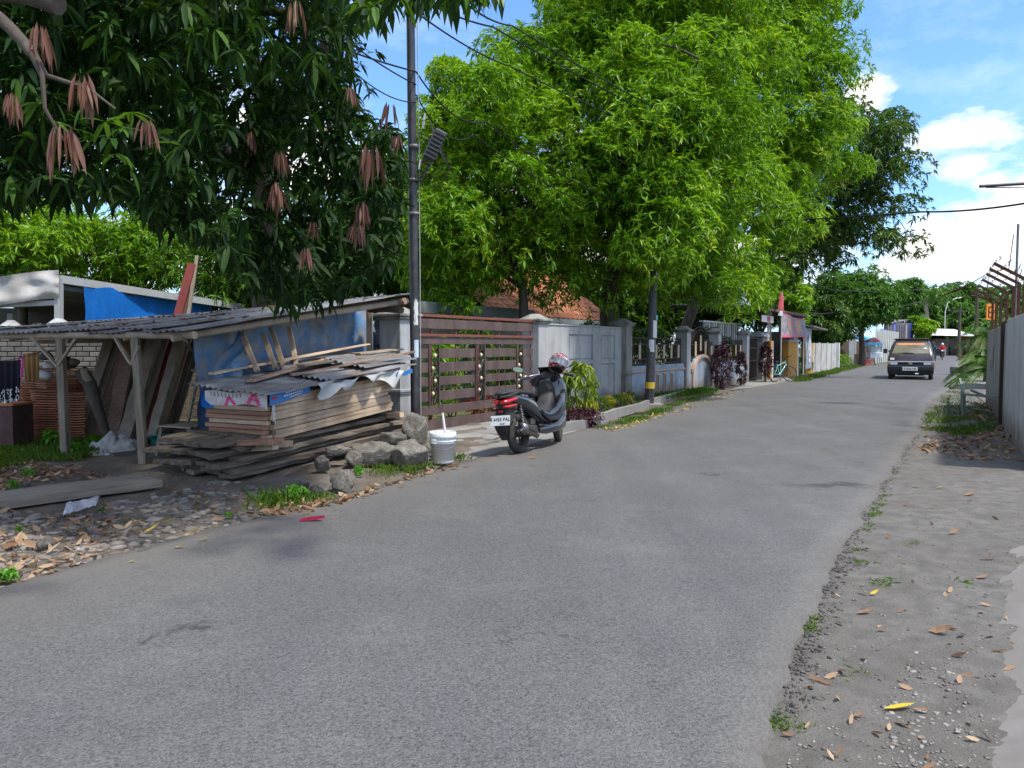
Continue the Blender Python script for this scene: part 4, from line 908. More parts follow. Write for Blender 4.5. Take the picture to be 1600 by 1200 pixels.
cream = mat('cream_paint', [(.55, .50, .40), (.63, .58, .47)], 2, .8, .1, 20, dirt=((.4, .35, .28), .5, 1.5))
wb((20.3, -2.2, 2.98), (22.6, -.66, 4.05), 'box', cream, wt); wb((20.3, -.659, 2.98), (22.6, -.63, 4.05), 'front_panel', mat('pale_blue_paint', [(.50, .58, .62), (.58, .66, .70)], 2, .7, .1), wt)
wb((20.2, -2.3, 4.051), (22.7, -.58, 4.10), 'lid', whitep, wt)
for x in (20.75, 22.1): wb((x, -.629, 3.7), (x+.05, -.61, 4.0), 'strap', black, wt)
fl = thing('flag', 'red and white flag drooping on a grey pole before the rooftop box', 'flag', W(22.0, .75, 0))
b = B(WM); b.tube([(22.0, .75, 0), (22.0, .75, 3.6)], .03, 8); b.build('flagpole', render_, fl)
redcl = mat('red_cloth', [(.55, .09, .11), (.66, .14, .16)], 3, .85, .1); whcl = mat('white_cloth', [(.6, .6, .6), (.7, .7, .7)], 3, .85, .1)
b = B(WM); b.sheet(lambda a, c: V((22.0-.40*a, .77+.06*math.sin(a*9+c*2), 3.45-.62*c+.05*a)), 10, 8); b.build('red_half', redcl, fl)
b = B(WM); b.sheet(lambda a, c: V((22.0-.42*a, .76+.05*math.sin(a*9+c*2), 2.82-.2*c)), 8, 4); b.build('white_half', whcl, fl)
# red banner hung from the shop roof: dark print with figures, pink border
bn = thing('shop_banner', 'drooping dark banner with pink border and food pictures over the shop opening', 'banner', W(25.2, .6, 1.9))
def bnp(a, c, o=0.0): return V((22.95+4.6*a-.35*c*(1-a), .50+.10*math.sin(a*7)+.12*c+o, 2.78-1.02*c*(1-.18*a)-.12*a))
b = B(WM); b.sheet(lambda a, c: bnp(a, c), 26, 12); b.build('cloth', mat('banner_print', [(.06, .07, .11), (.16, .15, .2), (.32, .26, .27), (.12, .06, .08)], 4, .6, .05), bn)
pk = mat('pink_border', [(.55, .05, .10), (.62, .08, .13)], 3, .6, 0)
b = B(WM); b.sheet(lambda a, c: bnp(a, .90+.10*c, .006), 26, 2); b.sheet(lambda a, c: bnp(a, .045*c, .006), 26, 2); b.sheet(lambda a, c: bnp(.50+.06*a+.16*c, c, .007), 2, 12); b.build('border', pk, bn)
fp = mat('faded_orange_print', [(.42, .18, .11), (.5, .28, .18)], 6, .6, 0)
for ca in (.28, .78):
    b = B(WM); b.sheet(lambda a, c: bnp(ca+(.13*math.sin(math.pi*(.15+.8*c)))*(a-.5)*1.6, .12+.7*c, .012), 5, 10); b.build('picture', fp, bn)
# tall grey banner with white flame emblem
gb = thing('upright_banner', 'tall grey upright banner with a white pointed emblem beside the orange wall', 'banner', W(29.2, .45, .3))
gy = mat('grey_banner', [(.24, .27, .31), (.32, .35, .39)], 2, .6, .05)
b = B(WM); b.sheet(lambda a, c: V((28.55+1.5*a, .45+.03*math.sin(c*6), .32+1.95*c)), 8, 16); b.build('cloth', gy, gb)
b = B(WM)
for r_, z_, k_ in ((.42, 1.42, 1), ):
    o_ = [(29.3+r_*.8*math.sin(6.283*k/24)*(1-.45*max(0, math.cos(6.283*k/24))), z_+.55*math.cos(6.283*k/24)) for k in range(24)]
    i_ = [(29.3+(x-29.3)*.68, z_+(z-z_)*.72) for x, z in o_]
    for k in range(24): q = (k+1) % 24; b.add([(o_[k][0], .50, o_[k][1]), (o_[q][0], .50, o_[q][1]), (i_[q][0], .50, i_[q][1]), (i_[k][0], .50, i_[k][1])], [(0, 1, 2, 3)])
b.add([(29.2, .50, 1.15), (29.4, .50, 1.15), (29.36, .50, 1.7), (29.24, .50, 1.7)], [(0, 1, 2, 3)])
b.add([(29.1, .50, .62), (29.5, .50, .62), (29.5, .50, .80), (29.1, .50, .80)], [(0, 1, 2, 3)]); b.build('emblem', whitep, gb)
for z in (.30, 2.29): b = B(WM); b.tube([(28.5, .44, z), (30.1, .44, z)], .02, 6); b.build('rod', ironm, gb)
b = B(WM); b.tube([(28.45, .38, -.05), (28.45, .38, 2.35)], .03, 6); b.build('pole', whitep, gb)
aw2 = thing('side_awning', 'small pale metal awning right of the red banner', 'awning', W(30, 0, 2.3))
b = B(WM); b.sheet(lambda a, c: V((28.5+4.0*a, .8-1.6*c, 2.36-.12*a+.10*c+.025*math.sin(a*90))), 90, 2, .015); b.build('sheet', tin, aw2)
wb((28.5, -.7, 1.95), (28.9, -.6, 2.35), 'bracket', whitep, aw2); wb((32.0, -.7, 0), (32.08, -.62, 2.3), 'post', whitep, aw2)
ow = thing('orange_wall', 'short stub of orange wall behind the reddish round bush', 'wall', W(32, 0, 0)); wb((30.9, -.2, -.1), (33.0, 0, 1.55), 'wall', orange, ow)
# pale corrugated sheet fence beyond, made of sheets
sf = thing('sheet_fence', 'pale weathered metal sheet fence beside the round bushes', 'fence', W(36, .5, 0))
pale = mat('pale_sheet', [(.38, .38, .37), (.50, .50, .48)], 1.5, .7, .15, 14, dirt=((.28, .25, .21), .6, 1.4), rv=.08)
for k in range(9):
    x0 = 33.2+k*.86; b = B(WM); b.sheet(lambda a, c: V((x0+.84*a, -.1+.03*math.sin(a*25)+(.02 if k % 2 else 0), -.05+1.62*c)), 16, 1); b.build('sheet', pale, sf)
for k in range(4): wb((33.1+k*2.6, -.22, -.1), (33.2+k*2.6, -.15, 1.62), 'post', whitep, sf)
wb((41.0, -.2, -.1), (41.25, .06, 1.62), 'end_post', whitep, sf)
yp = thing('yellow_post', 'thin yellow post with a small white cross-plate above the sheet fence', 'post', G(1291, 569)); p = G(1291, 569)
b = B(); b.tube([(p.x, p.y, 0), (p.x, p.y, 3.6)], .07, 8); b.build('post', mat('yellow_paint', [(.60, .42, .03), (.68, .5, .05)], 3, .6, .05), yp); b = B(); b.box((p.x-.32, p.y-.1, 3.4), (p.x+.35, p.y+.1, 3.48)); b.box((p.x-.1, p.y-.1, 3.61), (p.x+.1, p.y+.1, 3.68)); b.build('plate', whitep, yp)
# shaded dirt bank / hut mass beyond the fence
rw = thing('boundary_wall', 'shaded brown wall under the feathery tree', 'wall', PT(1325, 560, 60)); a, c = PT(1300, 560, 64), PT(1372, 560, 66)
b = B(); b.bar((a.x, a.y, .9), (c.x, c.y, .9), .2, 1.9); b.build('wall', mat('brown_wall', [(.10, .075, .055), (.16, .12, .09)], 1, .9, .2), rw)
p = G(1332, 567); b = B(); b.box((p.x-.3, p.y, 0), (p.x+.3, p.y+.3, 2.3)); b.build('end_post', render_, rw)
# green picket fence of sheets and blue building
bl = thing('blue_building', 'blue and dark grey sheet-clad workshop beyond the pale fence', 'building', PT(1410, 560, 84))
dk = mat('dark_cladding', [(.10, .095, .12), (.15, .14, .17)], 1, .6, .1, 10); blp = mat('royal_blue', [(.03, .05, .33), (.05, .08, .42)], 1, .6, .1)
a, c = PT(1376, 560, 82), PT(1424, 560, 88)
def z_of(v, Y): return EYE+(541-v)/1180*Y
segs = [(0, .12, blp, 514), (.12, .34, dk, 507), (.34, .42, blp, 505), (.42, .86, dk, 504), (.86, 1, blp, 505)]
for s0_, s1_, m_, v_ in segs:
    q0, q1 = a.lerp(c, s0_), a.lerp(c, s1_-.004); b = B(); zt = z_of(v_, q0.y); b.bar((q0.x, q0.y, zt/2), (q1.x, q1.y, zt/2), .3, zt); b.build('cladding', m_, bl)
for k in range(14): q = a.lerp(c, k/13); b = B(); b.bar((q.x, q.y-.22, 0), (q.x, q.y-.22, z_of(508, q.y)), .05); b.build('rib', ironm if k % 5 else whitep, bl)
b = B(); b.add([(a.x, a.y, z_of(508, a.y)+.05), (c.x, c.y, z_of(500, c.y)+.05), (c.x-4, c.y+9, z_of(496, c.y)), (a.x-4, a.y+9, z_of(504, a.y))], [(0, 1, 2, 3)]); b.build('roof', tin_d, bl)
gf = thing('grey_green_fence', 'tall weathered sheet fence with pale posts left of the truck', 'fence', PT(1380, 565, 66)); a, c = PT(1368, 568, 62), PT(1402, 568, 78)
for k in range(12): q0, q1 = a.lerp(c, k/12), a.lerp(c, (k+.96)/12); b = B(); b.bar((q0.x, q0.y, 1.3), (q1.x, q1.y, 1.3), .05, 2.7); b.build('sheet', mat('grey_green_sheet', [(.20, .22, .19), (.28, .30, .26)], 1.5, .8, .1, rv=.15), gf)
for k in range(13): q = a.lerp(c, k/12); b = B(); b.bar((q.x-.05, q.y-.12, 0), (q.x-.05, q.y-.12, 2.85), .09); b.build('post', whitep, gf)
# far market stall
st = thing('market_stall', 'low roadside stall with white sheet roof and red side wall at the bend', 'stall', PT(1480, 555, 118)); p = PT(1483, 555, 112)
b = B(); b.box((p.x-1.8, p.y, 0), (p.x+3.2, p.y+4, 2.5)); b.build('wall', mat('stall_boards', [(.10, .085, .08), (.2, .17, .15)], 1, .9, .1), st)
b = B(); b.box((p.x+3.21, p.y-1, 0), (p.x+7, p.y+3, 2.9)); b.build('red_wall', mat('brick_red', [(.30, .08, .06), (.38, .11, .08)], 1, .9, .1), st)
b = B(); b.add([(p.x-4.5, p.y-2, 3.0), (p.x+3.0, p.y-2, 2.85), (p.x+3.0, p.y+4, 4.0), (p.x-2.5, p.y+4, 4.2)], [(0, 1, 2, 3)]); b.add([(p.x-6.5, p.y+1, 2.4), (p.x-1, p.y+1, 3.3), (p.x-1, p.y+4, 3.9), (p.x-6, p.y+4, 3.2)], [(0, 1, 2, 3)]); b.build('roof_sheet', whitep, st)
for x in (-4.2, -1.5, 2.8): b = B(); b.bar((p.x+x, p.y-1.9, 0), (p.x+x, p.y-1.9, 2.9), .12); b.build('post', bark, st)
for k in range(4): b = B(); b.box((p.x-1.2+k*1.1, p.y-.5, 0), (p.x-.6+k*1.1, p.y-.05, 1.0+.2*(k % 2))); b.build('goods', [whitep, black, terra, ironm][k], st)

# ---------------- right wall with barbed wire ----------------
rwm = mat('old_grey_plaster', [(.28, .28, .27), (.40, .40, .385), (.48, .475, .455)], 1.6, .92, .3, 22, dst=(2.2, 2.2, .3), base=.8, dirt=((.2, .19, .165), .65, 1.3), bdist=.006, detail=9)
rwl = mat('pale_old_plaster', [(.42, .43, .43), (.54, .55, .55)], 1.3, .9, .3, 22, dst=(2.2, 2.2, .3), base=.8, dirt=((.28, .27, .25), .6, 1.3), bdist=.006, detail=9)
R0, R1 = V((7.9, 11.9, 0)), V((11.25, 17.9, 0)); RD = (R1-R0).normalized(); RN = V((-RD.y, RD.x, 0))
RM = Matrix(((RD.x, RN.x, 0, R0.x), (RD.y, RN.y, 0, R0.y), (0, 0, 1, 0), (0, 0, 0, 1))); RL = (R1-R0).length
wr = thing('rendered_wall', 'grey streaked yard wall at the right edge topped with barbed wire', 'wall', R0.lerp(R1, .5))
for x0, x1, o_, m_, h_ in ((-4, .6, .06, rwl, 1.84), (.62, 1.9, .0, rwm, 1.80), (2.12, 3.9, .0, rwm, 1.78), (3.92, RL, .0, rwm, 1.76)):
    b = B(RM); b.box((x0, -.15+o_, -.2), (x1, o_, h_), bev=.008); b.build('wall_bay', m_, wr)
b = B(RM); b.box((1.91, -.16, -.2), (2.11, .05, 1.83)); b.build('dark_post', ironm, wr)
for x0, z0, z1 in ((4.6, .95, 1.40), (5.3, .85, 1.1)): b = B(RM); b.box((x0, .001, z0), (x0+.05, .006, z1)); b.build('slot', darkm, wr)
rust = mat('rusty_steel', [(.07, .035, .025), (.13, .06, .04)], 7, .8, .3, 30, metal=.3)
bw = thing('barbed_wire_fence', 'rusty angled posts strung with barbed wire on top of the right wall', 'fence', R0.lerp(R1, .5)+V((0, 0, 1.8)))
px = [-.6, .35, 1.3, 2.6, 4.1, 5.4, 6.6]; tops = []
for x in px:
    b = B(RM); b.bar((x, -.07, 1.7), (x, -.07, 2.42), .05, .05); b.build('post', rust, bw)
    b = B(RM); b.bar((x, -.07, 2.40), (x, .34, 2.66), .045, .045); b.build('arm', rust, bw)
wires = []
for (y, z) in ((-.07, 2.0), (-.07, 2.2), (-.05, 2.42), (.10, 2.53), (.22, 2.60), (.33, 2.67)):
    b = B(RM); pts = []
    for k in range(49): x = -2+9*k/48; pts.append((x, y+.015*math.sin(x*9), z-.05*abs(math.sin(x*1.1))+.02*math.sin(x*13+z*9)))
    b.tube(pts, .004, 4)
    for k in range(0, 48, 2):
        q = V(pts[k])
        for _ in range(2): e = V((rnd.uniform(-.03, .03), rnd.uniform(-.03, .03), rnd.uniform(-.03, .03))); b.tube([q-e, q+e], .003, 3)
    b.build('barbed_wire', rust, bw)
b = B(RM); b.tube([(-2, .2, 2.9), (0, .1, 2.62), (2.0, .25, 2.74), (4, .2, 2.5), (6.8, .5, 2.65)], .006, 4); b.tube([(1.5, .3, 2.68), (5, .5, 2.72), (6.4, .7, 2.70), (7.4, 1.0, 2.64)], [.006, .012, .03, .005], 5); b.build('loose_strand', rust, bw)
sg = thing('orange_sign', 'small orange sign with dark characters fixed beyond the barbed wire posts', 'sign', PT(1547, 490, 19.5)); p = PT(1541, 500, 19.5); q = PT(1555, 476, 19.5)
b = B(); b.box((p.x, p.y, p.z), (q.x, q.y+.03, q.z+.02), bev=.005); b.build('board', mat('sign_orange', [(.72, .22, .02), (.8, .27, .03)], 3, .6, 0), sg)
b = B()
for k in range(3): b.box((p.x+.05, p.y-.004, p.z+.06+.13*k), (q.x-.06, p.y-.001, p.z+.085+.13*k))
b.box((p.x+.05, p.y-.004, p.z+.085), (p.x+.075, p.y-.001, p.z+.32)); b.build('characters', black, sg)
b = B(); b.bar((q.x-.02, q.y+.05, 0), (q.x-.02, q.y+.05, q.z), .04); b.build('post', rust, sg)
# old metal barrier / bench frame by the wall
br = thing('metal_barrier', 'low peeling green and grey metal barrier sticking out from the right wall', 'barrier', G(1512, 640)); gp = mat('peeling_green', [(.07, .14, .12), (.18, .21, .19), (.14, .10, .08)], 6, .8, .3, 30)
A_, B_, D_ = PT(1582, 623, 13.3), PT(1506, 616, 15.0), PT(1500, 592, 21.0)
b = B(); b.bar(A_, B_, .045, .04); b.build('rail', gp, br); b = B(); b.bar(B_, D_, .05, .04); b.build('rail', gp, br)
b = B(); b.bar(PT(1518, 610, 17), PT(1560, 628, 14.6), .05, .04); b.build('brace', gp, br)
for q in (B_, B_.lerp(D_, .12), B_.lerp(D_, .25)): b = B(); b.bar((q.x, q.y, -.05), (q.x, q.y, q.z-.02), .05); b.build('leg', gp, br)
# concrete culvert slabs beyond the barrier
t = thing('culvert_slab', 'pale concrete slab bridging the drain by the palms', 'slab', G(1515, 600)); q = [G(1486, 606), G(1500, 591), G(1545, 591), G(1545, 606)]
b = B(); vs = [p+V((0, 0, .10)) for p in q]+[p+V((0, 0, -.05)) for p in q]; b.add(vs, [(0, 1, 2, 3), (0, 4, 5, 1), (1, 5, 6, 2), (2, 6, 7, 3), (3, 7, 4, 0)]); b.build('slab', conc, t)
t = thing('concrete_block', 'weathered concrete block on the right verge before the palms', 'block', G(1508, 582)); p = G(1508, 584); b = B(); b.box((p.x-.1, p.y, 0), (p.x+.5, p.y+1.2, .34), bev=.03); b.build('block', render_y, t)
t = thing('debris_pile', 'heap of broken sticks, rags and leaves at the foot of the right wall', 'debris', G(1560, 645)); r = random.Random(8)
for k in range(22):
    p = G(1556+r.uniform(-26, 16), 646+r.uniform(-14, 14)); a = r.uniform(0, 6.28); L = r.uniform(.15, .5)
    b = B(); b.tube([(p.x, p.y, .03), (p.x+L*math.cos(a), p.y+L*math.sin(a), .03+r.uniform(0, .16))], .012, 5); b.build('stick', [bark, terra, barkp][k % 3], t)
for k in range(4):
    p = G(1560+r.uniform(-10, 12), 640+r.uniform(-6, 6)); b = B(); b.sheet(lambda a, c: V((p.x+.22*a, p.y+.2*c, .05+.09*mn.noise(V((a*4+k, c*4, 0))))), 6, 6); b.build('rag', [whitep, bluew, terra, ironm][k], t)

# ---------------- poles and wires ----------------
pm = mat('black_pole_paint', [(.022, .022, .026), (.035, .035, .040)], 3, .38, .06, 12, dirt=((.10, .095, .09), .4, 3), spec=.5)
paper = mat('torn_paper', [(.55, .56, .56), (.68, .68, .66)], 8, .9, .2, 20)
p1 = V((-1.38, 10.8, 0))
po = thing('utility_pole', 'near black utility pole with torn white stickers and grey speaker box', 'utility pole', p1)
b = B(); b.tube([p1-V((0, 0, .2)), p1+V((-.02, 0, 3)), p1+V((-.05, 0, 7.6))], [.068, .064, .055], 20, True); b.build('shaft', pm, po)
def wrap(c, r, z0, z1, a0, a1, seed, jag=.02, n=14):
    b = B(); b.sheet(lambda a, c_: V((c.x+(r)*math.sin(a0+(a1-a0)*a+jag*4*mn.noise(V((c_*5+seed, 0, a*2)))), c.y-(r)*math.cos(a0+(a1-a0)*a+jag*4*mn.noise(V((c_*5+seed, 0, a*2)))), z0+(z1-z0)*c_+jag*mn.noise(V((a*6, seed, c_))))), 8, n); return b
wrap(p1, .0685, 1.70, 2.03, -.1, .75, 1, .05, 26).build('torn_poster', paper, po); wrap(p1, .0682, 1.98, 2.06, .1, .55, 4, .05).build('torn_poster', paper, po)
wrap(p1, .069, 1.24, 1.49, -.1, .85, 2, .004).build('sticker', mat('pale_blue_sticker', [(.40, .55, .66), (.55, .66, .72)], 9, .6, 0), po)
b = B(); b.tube([p1+V((.075, -.02, .1)), p1+V((.073, -.02, 4.0)), p1+V((.05, -.02, 7.4))], .007, 6); b.build('conduit', render_, po)
b = B(); b.lathe([(.075, 4.18), (.080, 4.18), (.080, 4.23), (.075, 4.23)], 16, c=p1, closed=True); b.lathe([(.075, 3.72), (.081, 3.72), (.081, 3.76), (.075, 3.76)], 16, c=p1, closed=True); b.lathe([(.075, 3.25), (.081, 3.25), (.081, 3.29), (.075, 3.29)], 16, c=p1, closed=True); b.build('clamp', tin_d, po)
sp = thing('speaker_box', 'grey finned equipment box tilted on a bracket from the near pole', 'equipment box', PT(680, 228, 10.7))
c_ = PT(679, 227, 10.65); M = Matrix.Translation(c_) @ Matrix.Rotation(math.radians(-25), 4, 'Y').inverted() @ Matrix.Rotation(.3, 4, 'Z')
hs_ = mat('dark_grey_plastic', [(.045, .048, .055), (.07, .073, .08)], 6, .6, .1, 30)
b = B(M); b.box((-.09, -.06, -.22), (.09, .06, .22), bev=.02); b.build('case', hs_, sp)
for k in range(7): b = B(M); b.box((-.08, -.078, -.19+k*.058), (.08, -.062, -.165+k*.058)); b.build('fin', hs_, sp)
b = B(); b.bar(p1+V((.05, 0, 3.98)), c_+V((-.05, .04, -.18)), .03); b.bar(p1+V((.05, 0, 3.70)), c_+V((-.06, .04, -.24)), .03); b.build('bracket', tin, sp)
b = B(); b.bar(PT(655, 265, 10.7), PT(657, 250, 10.7), .05, .02); b.bar(PT(664, 178, 10.7)+V((0, 0, .0)), PT(661, 200, 10.7), .05, .02); b.build('mount_plate', whitep, sp)
for k in range(5): 
    b = B(); x = 6+9*k; b.tube([PT(655, 190+k*6, 10.75), PT(668+x*.3, 186+k*10, 10.6), PT(690+x*.4, 235+k*9, 10.6), PT(676+k, 262+k*8, 10.65), PT(655, 250+k*8, 10.75)], .006, 5); b.build('cable', black, sp)
p2 = G(1014, 634); pt2 = PT(1023, 360, p2.y)
po = thing('utility_pole', 'thinner black utility pole with a yellow band at its foot, before the blue wall', 'utility pole', p2)
b = B(); b.tube([p2-V((0, 0, .1)), p2+V((.05, 0, 1.5)), pt2, pt2+V((.01, 0, .6))], [.115, .10, .085, .075], 18); b.build('shaft', pm, po)
b = B(); b.tube([p2+V((.0137, 0, .41)), p2+V((.0185, 0, .56))], .1165, 18, False); b.build('yellow_band', mat('worn_yellow', [(.55, .38, .02), (.42, .30, .04)], 9, .6, .05), po)
for z0, z1, a0, a1, nm_ in ((1.27, 1.55, -.9, .35, 'sticker'), (1.60, 2.0, -.1, .9, 'sticker'), (2.02, 2.12, .3, .9, 'torn_poster'), (3.05, 3.25, -.2, .5, 'torn_poster')):
    wrap(p2+V((.045*z0, 0, 0)), .108, z0, z1, a0, a1, z0, .01).build(nm_, paper if z1 != 2.12 else mat('teal_paper', [(.1, .4, .35), (.2, .5, .45)], 4, .7, 0), po)
b = B(); b.box((p2.x-.28, p2.y-.22, -.1), (p2.x+.30, p2.y+.3, .06), bev=.02); b.build('footing', conc, po)
cab = mat('cable_black', [(.012, .012, .013)], 4, .6, 0)
def wire(label, pts, r, sag=0.0, grp='cables overhead'):
    P_ = [PT(*q) for q in pts]; out = []
    for i in range(len(P_)-1):
        for k in range(12): s = k/12; out.append(P_[i].lerp(P_[i+1], s)-V((0, 0, sag*4*s*(1-s))))
    out.append(P_[-1]); b = B(); b.tube(out, r, 5); o = b.build('overhead_cable', cab, origin=out[0]); tag(o, label, 'cable', grp); return o
wire('upper cable from the near pole up to the left, just under the leaf fringe', [(650, 112, 10.8), (380, 10, 7)], .012, .05)
wire('cable leaving the near pole to the left below the upper one', [(650, 132, 10.8), (540, 62, 8.5), (330, -40, 6)], .010, .03)
wire('slack cable from the near pole leftwards at the speaker height', [(650, 160, 10.8), (560, 118, 9), (300, 60, 7)], .008, .08)
wire('thick cable crossing the sky right of the near pole from the top edge', [(560, -60, 8), (770, 42, 12), (1150, 240, 22)], .014, .1)
wire('second cable crossing the sky right of the near pole', [(600, -20, 8.5), (800, 105, 13), (1150, 260, 22)], .012, .1)
wire('cable from the top edge down right into the big mango tree', [(690, -30, 8), (800, 40, 11), (1150, 230, 22)], .012, .1)
wire('thin cable right of the near pole, joining the pole below the leaves', [(650, 112, 10.8), (760, 190, 13), (1018, 330, 17.9)], .012, .25)
wire('lowest thin cable from the near pole into the mango tree', [(650, 148, 10.8), (740, 210, 13), (1018, 345, 17.9)], .010, .3)
wire('black cable crossing the road sky at the right into the dark tree', [(1700, 312, 14), (1600, 318, 15), (1440, 331, 19), (1170, 345, 26), (1022, 330, 17.9)], .022, .05)
wire('hanging cable across the feathery tree', [(1180, 380, 40), (1250, 430, 44), (1330, 455, 50), (1500, 440, 60)], .03, .3)
wire('lower hanging cable before the yellow-green tree', [(1150, 440, 36), (1230, 480, 40), (1320, 484, 50), (1440, 470, 70)], .03, .3)
t = thing('metal_pipe', 'dark horizontal pipe end jutting into the sky at the right edge', 'pipe', PT(1600, 288, 12)); b = B(); b.tube([PT(1531, 291, 12), PT(1700, 281, 12)], .025, 10); b.build('pipe', pm, t); b = B(); b.tube([PT(1540, 293, 12), PT(1575, 293, 12), PT(1700, 290, 12)], .008, 5); b.build('cable', cab, t)
b = B(); b.bar(PT(1690, 282, 12.1), V((PT(1690, 282, 12.1).x, 12.1, 0)), .08); b.build('support', pm, t)
t = thing('antenna_mast', 'pale thin mast rising above the barbed wire at the right edge', 'mast', PT(1591, 430, 30)); p = PT(1591, 350, 30); b = B(); b.tube([(p.x, p.y, 0), (p.x, p.y, p.z)], .05, 6); b.build('mast', tin, t); b = B(); b.tube([PT(1591, 440, 30), PT(1597, 420, 30)], .02, 4); b.build('stay', tin, t)
for u, v0, v1, Y, r_, lab in ((1500, 480, 565, 95, .22, 'dark far utility pole left of the palms'), (1527, 456, 560, 110, .26, 'tall bare far pole against the sky above the palms'), (1449, 470, 556, 120, .2, 'far pole beside the bare-trunked tree')):
    p = PT(u, v0, Y); t = thing('far_pole', lab, 'utility pole', (p.x, p.y, 0), group='far poles along the road'); b = B(); b.tube([(p.x, p.y, 0), (p.x, p.y, p.z)], [r_, r_*.7], 8); b.build('shaft', bark, t); b = B(); b.bar((p.x-.9, p.y, p.z-.5), (p.x+.9, p.y, p.z-.5), .14); b.build('crossarm', bark, t)
p = PT(1477, 486, 130); t = thing('street_lamp', 'pale curved street lamp in front of the far trees', 'street lamp', (p.x, p.y, 0)); b = B(); b.tube([(p.x, p.y, 0), (p.x, p.y, p.z), (p.x+.4, p.y, p.z+1.4), (p.x+1.6, p.y, p.z+2.1)], .09, 6); b.build('post', whitep, t); b = B(); b.loft([((p.x+1.5, p.y, p.z+2.1), .3, .1), ((p.x+2.6, p.y, p.z+2.3), .3, .1)], 8); b.build('lamp_head', whitep, t)
# ---------------- timber and tile yard at the left ----------------
wood_g = mat('grey_weathered_wood', [(.15, .12, .09), (.26, .215, .165), (.37, .32, .26)], 4, .9, .6, 9, stretch=(.5, 7, 7), rv=.22, bdist=.006, detail=9)
wood_p = mat('pale_sawn_wood', [(.34, .235, .155), (.50, .385, .27), (.60, .49, .37)], 3.5, .85, .45, 8, stretch=(.4, 8, 8), rv=.22, bdist=.004, detail=9, dirt=((.17, .10, .06), .55, 1.4))
wood_r = mat('reddish_sawn_wood', [(.16, .075, .045), (.26, .14, .09), (.36, .23, .16)], 3.5, .85, .45, 8, stretch=(.4, 8, 8), rv=.25, bdist=.004, detail=9)
wood_d = mat('dark_weathered_board', [(.065, .048, .036), (.145, .115, .088), (.235, .195, .152)], 3, .95, 1.0, 8, stretch=(.35, 6, 6), rv=.2, bdist=.018, detail=10)
wood_b = mat('brown_timber', [(.20, .12, .085), (.34, .22, .16), (.46, .33, .25)], 3, .85, .5, 8, stretch=(7, 7, .5), rv=.25, bdist=.005)
red_w = mat('dark_red_painted_wood', [(.15, .022, .020), (.21, .035, .03)], 4, .7, .25, 14, stretch=(1, 5, 5), rv=.1, dirt=((.10, .05, .04), .5, 5))
def lerp2(F1, F2, E0, B0, a, c): return F1.lerp(F2, a).lerp(E0.lerp(B0, a), c)
F1, F2, E0, B0 = V((-3.68, 8.6, 1.55)), V((-1.50, 11.2, 2.12)), V((-9.2, 11.4, 1.56)), V((-6.9, 13.9, 1.81))
shed = thing('open_shed', 'low open timber shed with a patched rusty corrugated roof over the timber yard', 'shed', (-5.2, 10.8, 0))
r = random.Random(21); ns = 11
for k in range(ns):
    for half in (0, 1):
        a0, a1 = (0-.02+r.uniform(-.02, .02), .56) if half == 0 else (.50, 1.02+r.uniform(-.01, .02))
        c0, c1 = k/ns-.008, (k+1)/ns+.012; lift = .012*(k % 2)+.02*half+r.uniform(0, .012); sk = r.uniform(-.012, .012)
        b = B(); b.sheet(lambda x, y: lerp2(F1, F2, E0, B0, a0+(a1-a0)*y, c0+(c1-c0)*x+sk*y)+V((0, 0, .03+lift+.012*math.sin(x*6.283*6.5)+.02*mn.noise(V((x*2+k, y*3, half)))+(.02*(1-y) if half == 0 else 0)*math.sin(k*2.1))), 40, 6, .003)
        b.build('roof_sheet', tin if (k < 2) else tin_d, shed)
def rp(a, c, dz=0.0): return lerp2(F1, F2, E0, B0, a, c)+V((0, 0, dz))
def pole_(b, p, q, r0, r1=None, n=8): b.tube([p, V(p).lerp(V(q), .5)+V((.01, 0, .012)), q], [r0, (r0+(r1 or r0))/2, r1 or r0], n)
for (p, q, r_) in ((rp(.01, -.01, -.03), rp(.01, 1.0, -.03), .045), (rp(-.03, .02, -.045), rp(1.02, .02, -.05), .042), (rp(.97, 0, -.04), rp(.97, 1, -.04), .05), (rp(.5, .02, -.05), rp(.5, 1, -.05), .04)):
    b = B(); pole_(b, p, q, r_); b.build('beam', barkp if r_ < .05 else wood_b, shed)
for k in range(5): b = B(); pole_(b, rp(0, .18+.19*k, -.06), rp(1, .18+.19*k, -.07), .03); b.build('rafter', wood_b, shed)
b = B(); pole_(b, rp(.93, -.01, -.16), rp(.99, .12, -.12), .05); b.build('beam', bark, shed)
PA, PB, PC_ = V((-5.64, 9.49, 0)), V((-4.33, 8.83, 0)), V((-4.3, 10.5, 0))
for (p, q, w_) in ((PA, V((-5.70, 9.55, 1.50)), .085), (PB, V((-4.46, 8.96, 1.49)), .08), (PC_, V((-4.33, 10.5, 1.62)), .06), (V((-8.3, 11.1, 0)), V((-8.3, 11.1, 1.5)), .09), (V((-6.9, 13.5, 0)), V((-6.9, 13.5, 1.85)), .08), (V((-2.2, 11.7, 0)), V((-2.2, 11.7, 1.95)), .09)):
    plank('post', p-V((0, 0, .1)), q, w_, w_*1.05, wood_g, parent=shed, rough=.006)
for (p, q) in ((PT(50, 528, 9.75), PT(95, 578, 9.5)), (PT(118, 530, 9.4), PT(92, 570, 9.5)), (PT(180, 528, 9.1), PT(204, 568, 8.95)), (PT(217, 540, 8.9), PT(205, 570, 8.92)), (PT(105, 530, 9.6), PT(88, 565, 9.5)), (PT(288, 532, 9.0), PT(305, 552, 10.3)), (PT(330, 530, 9.6), PT(318, 556, 10.4))):
    plank('brace', p, q, .035, .03, wood_g, parent=shed, rough=.003)
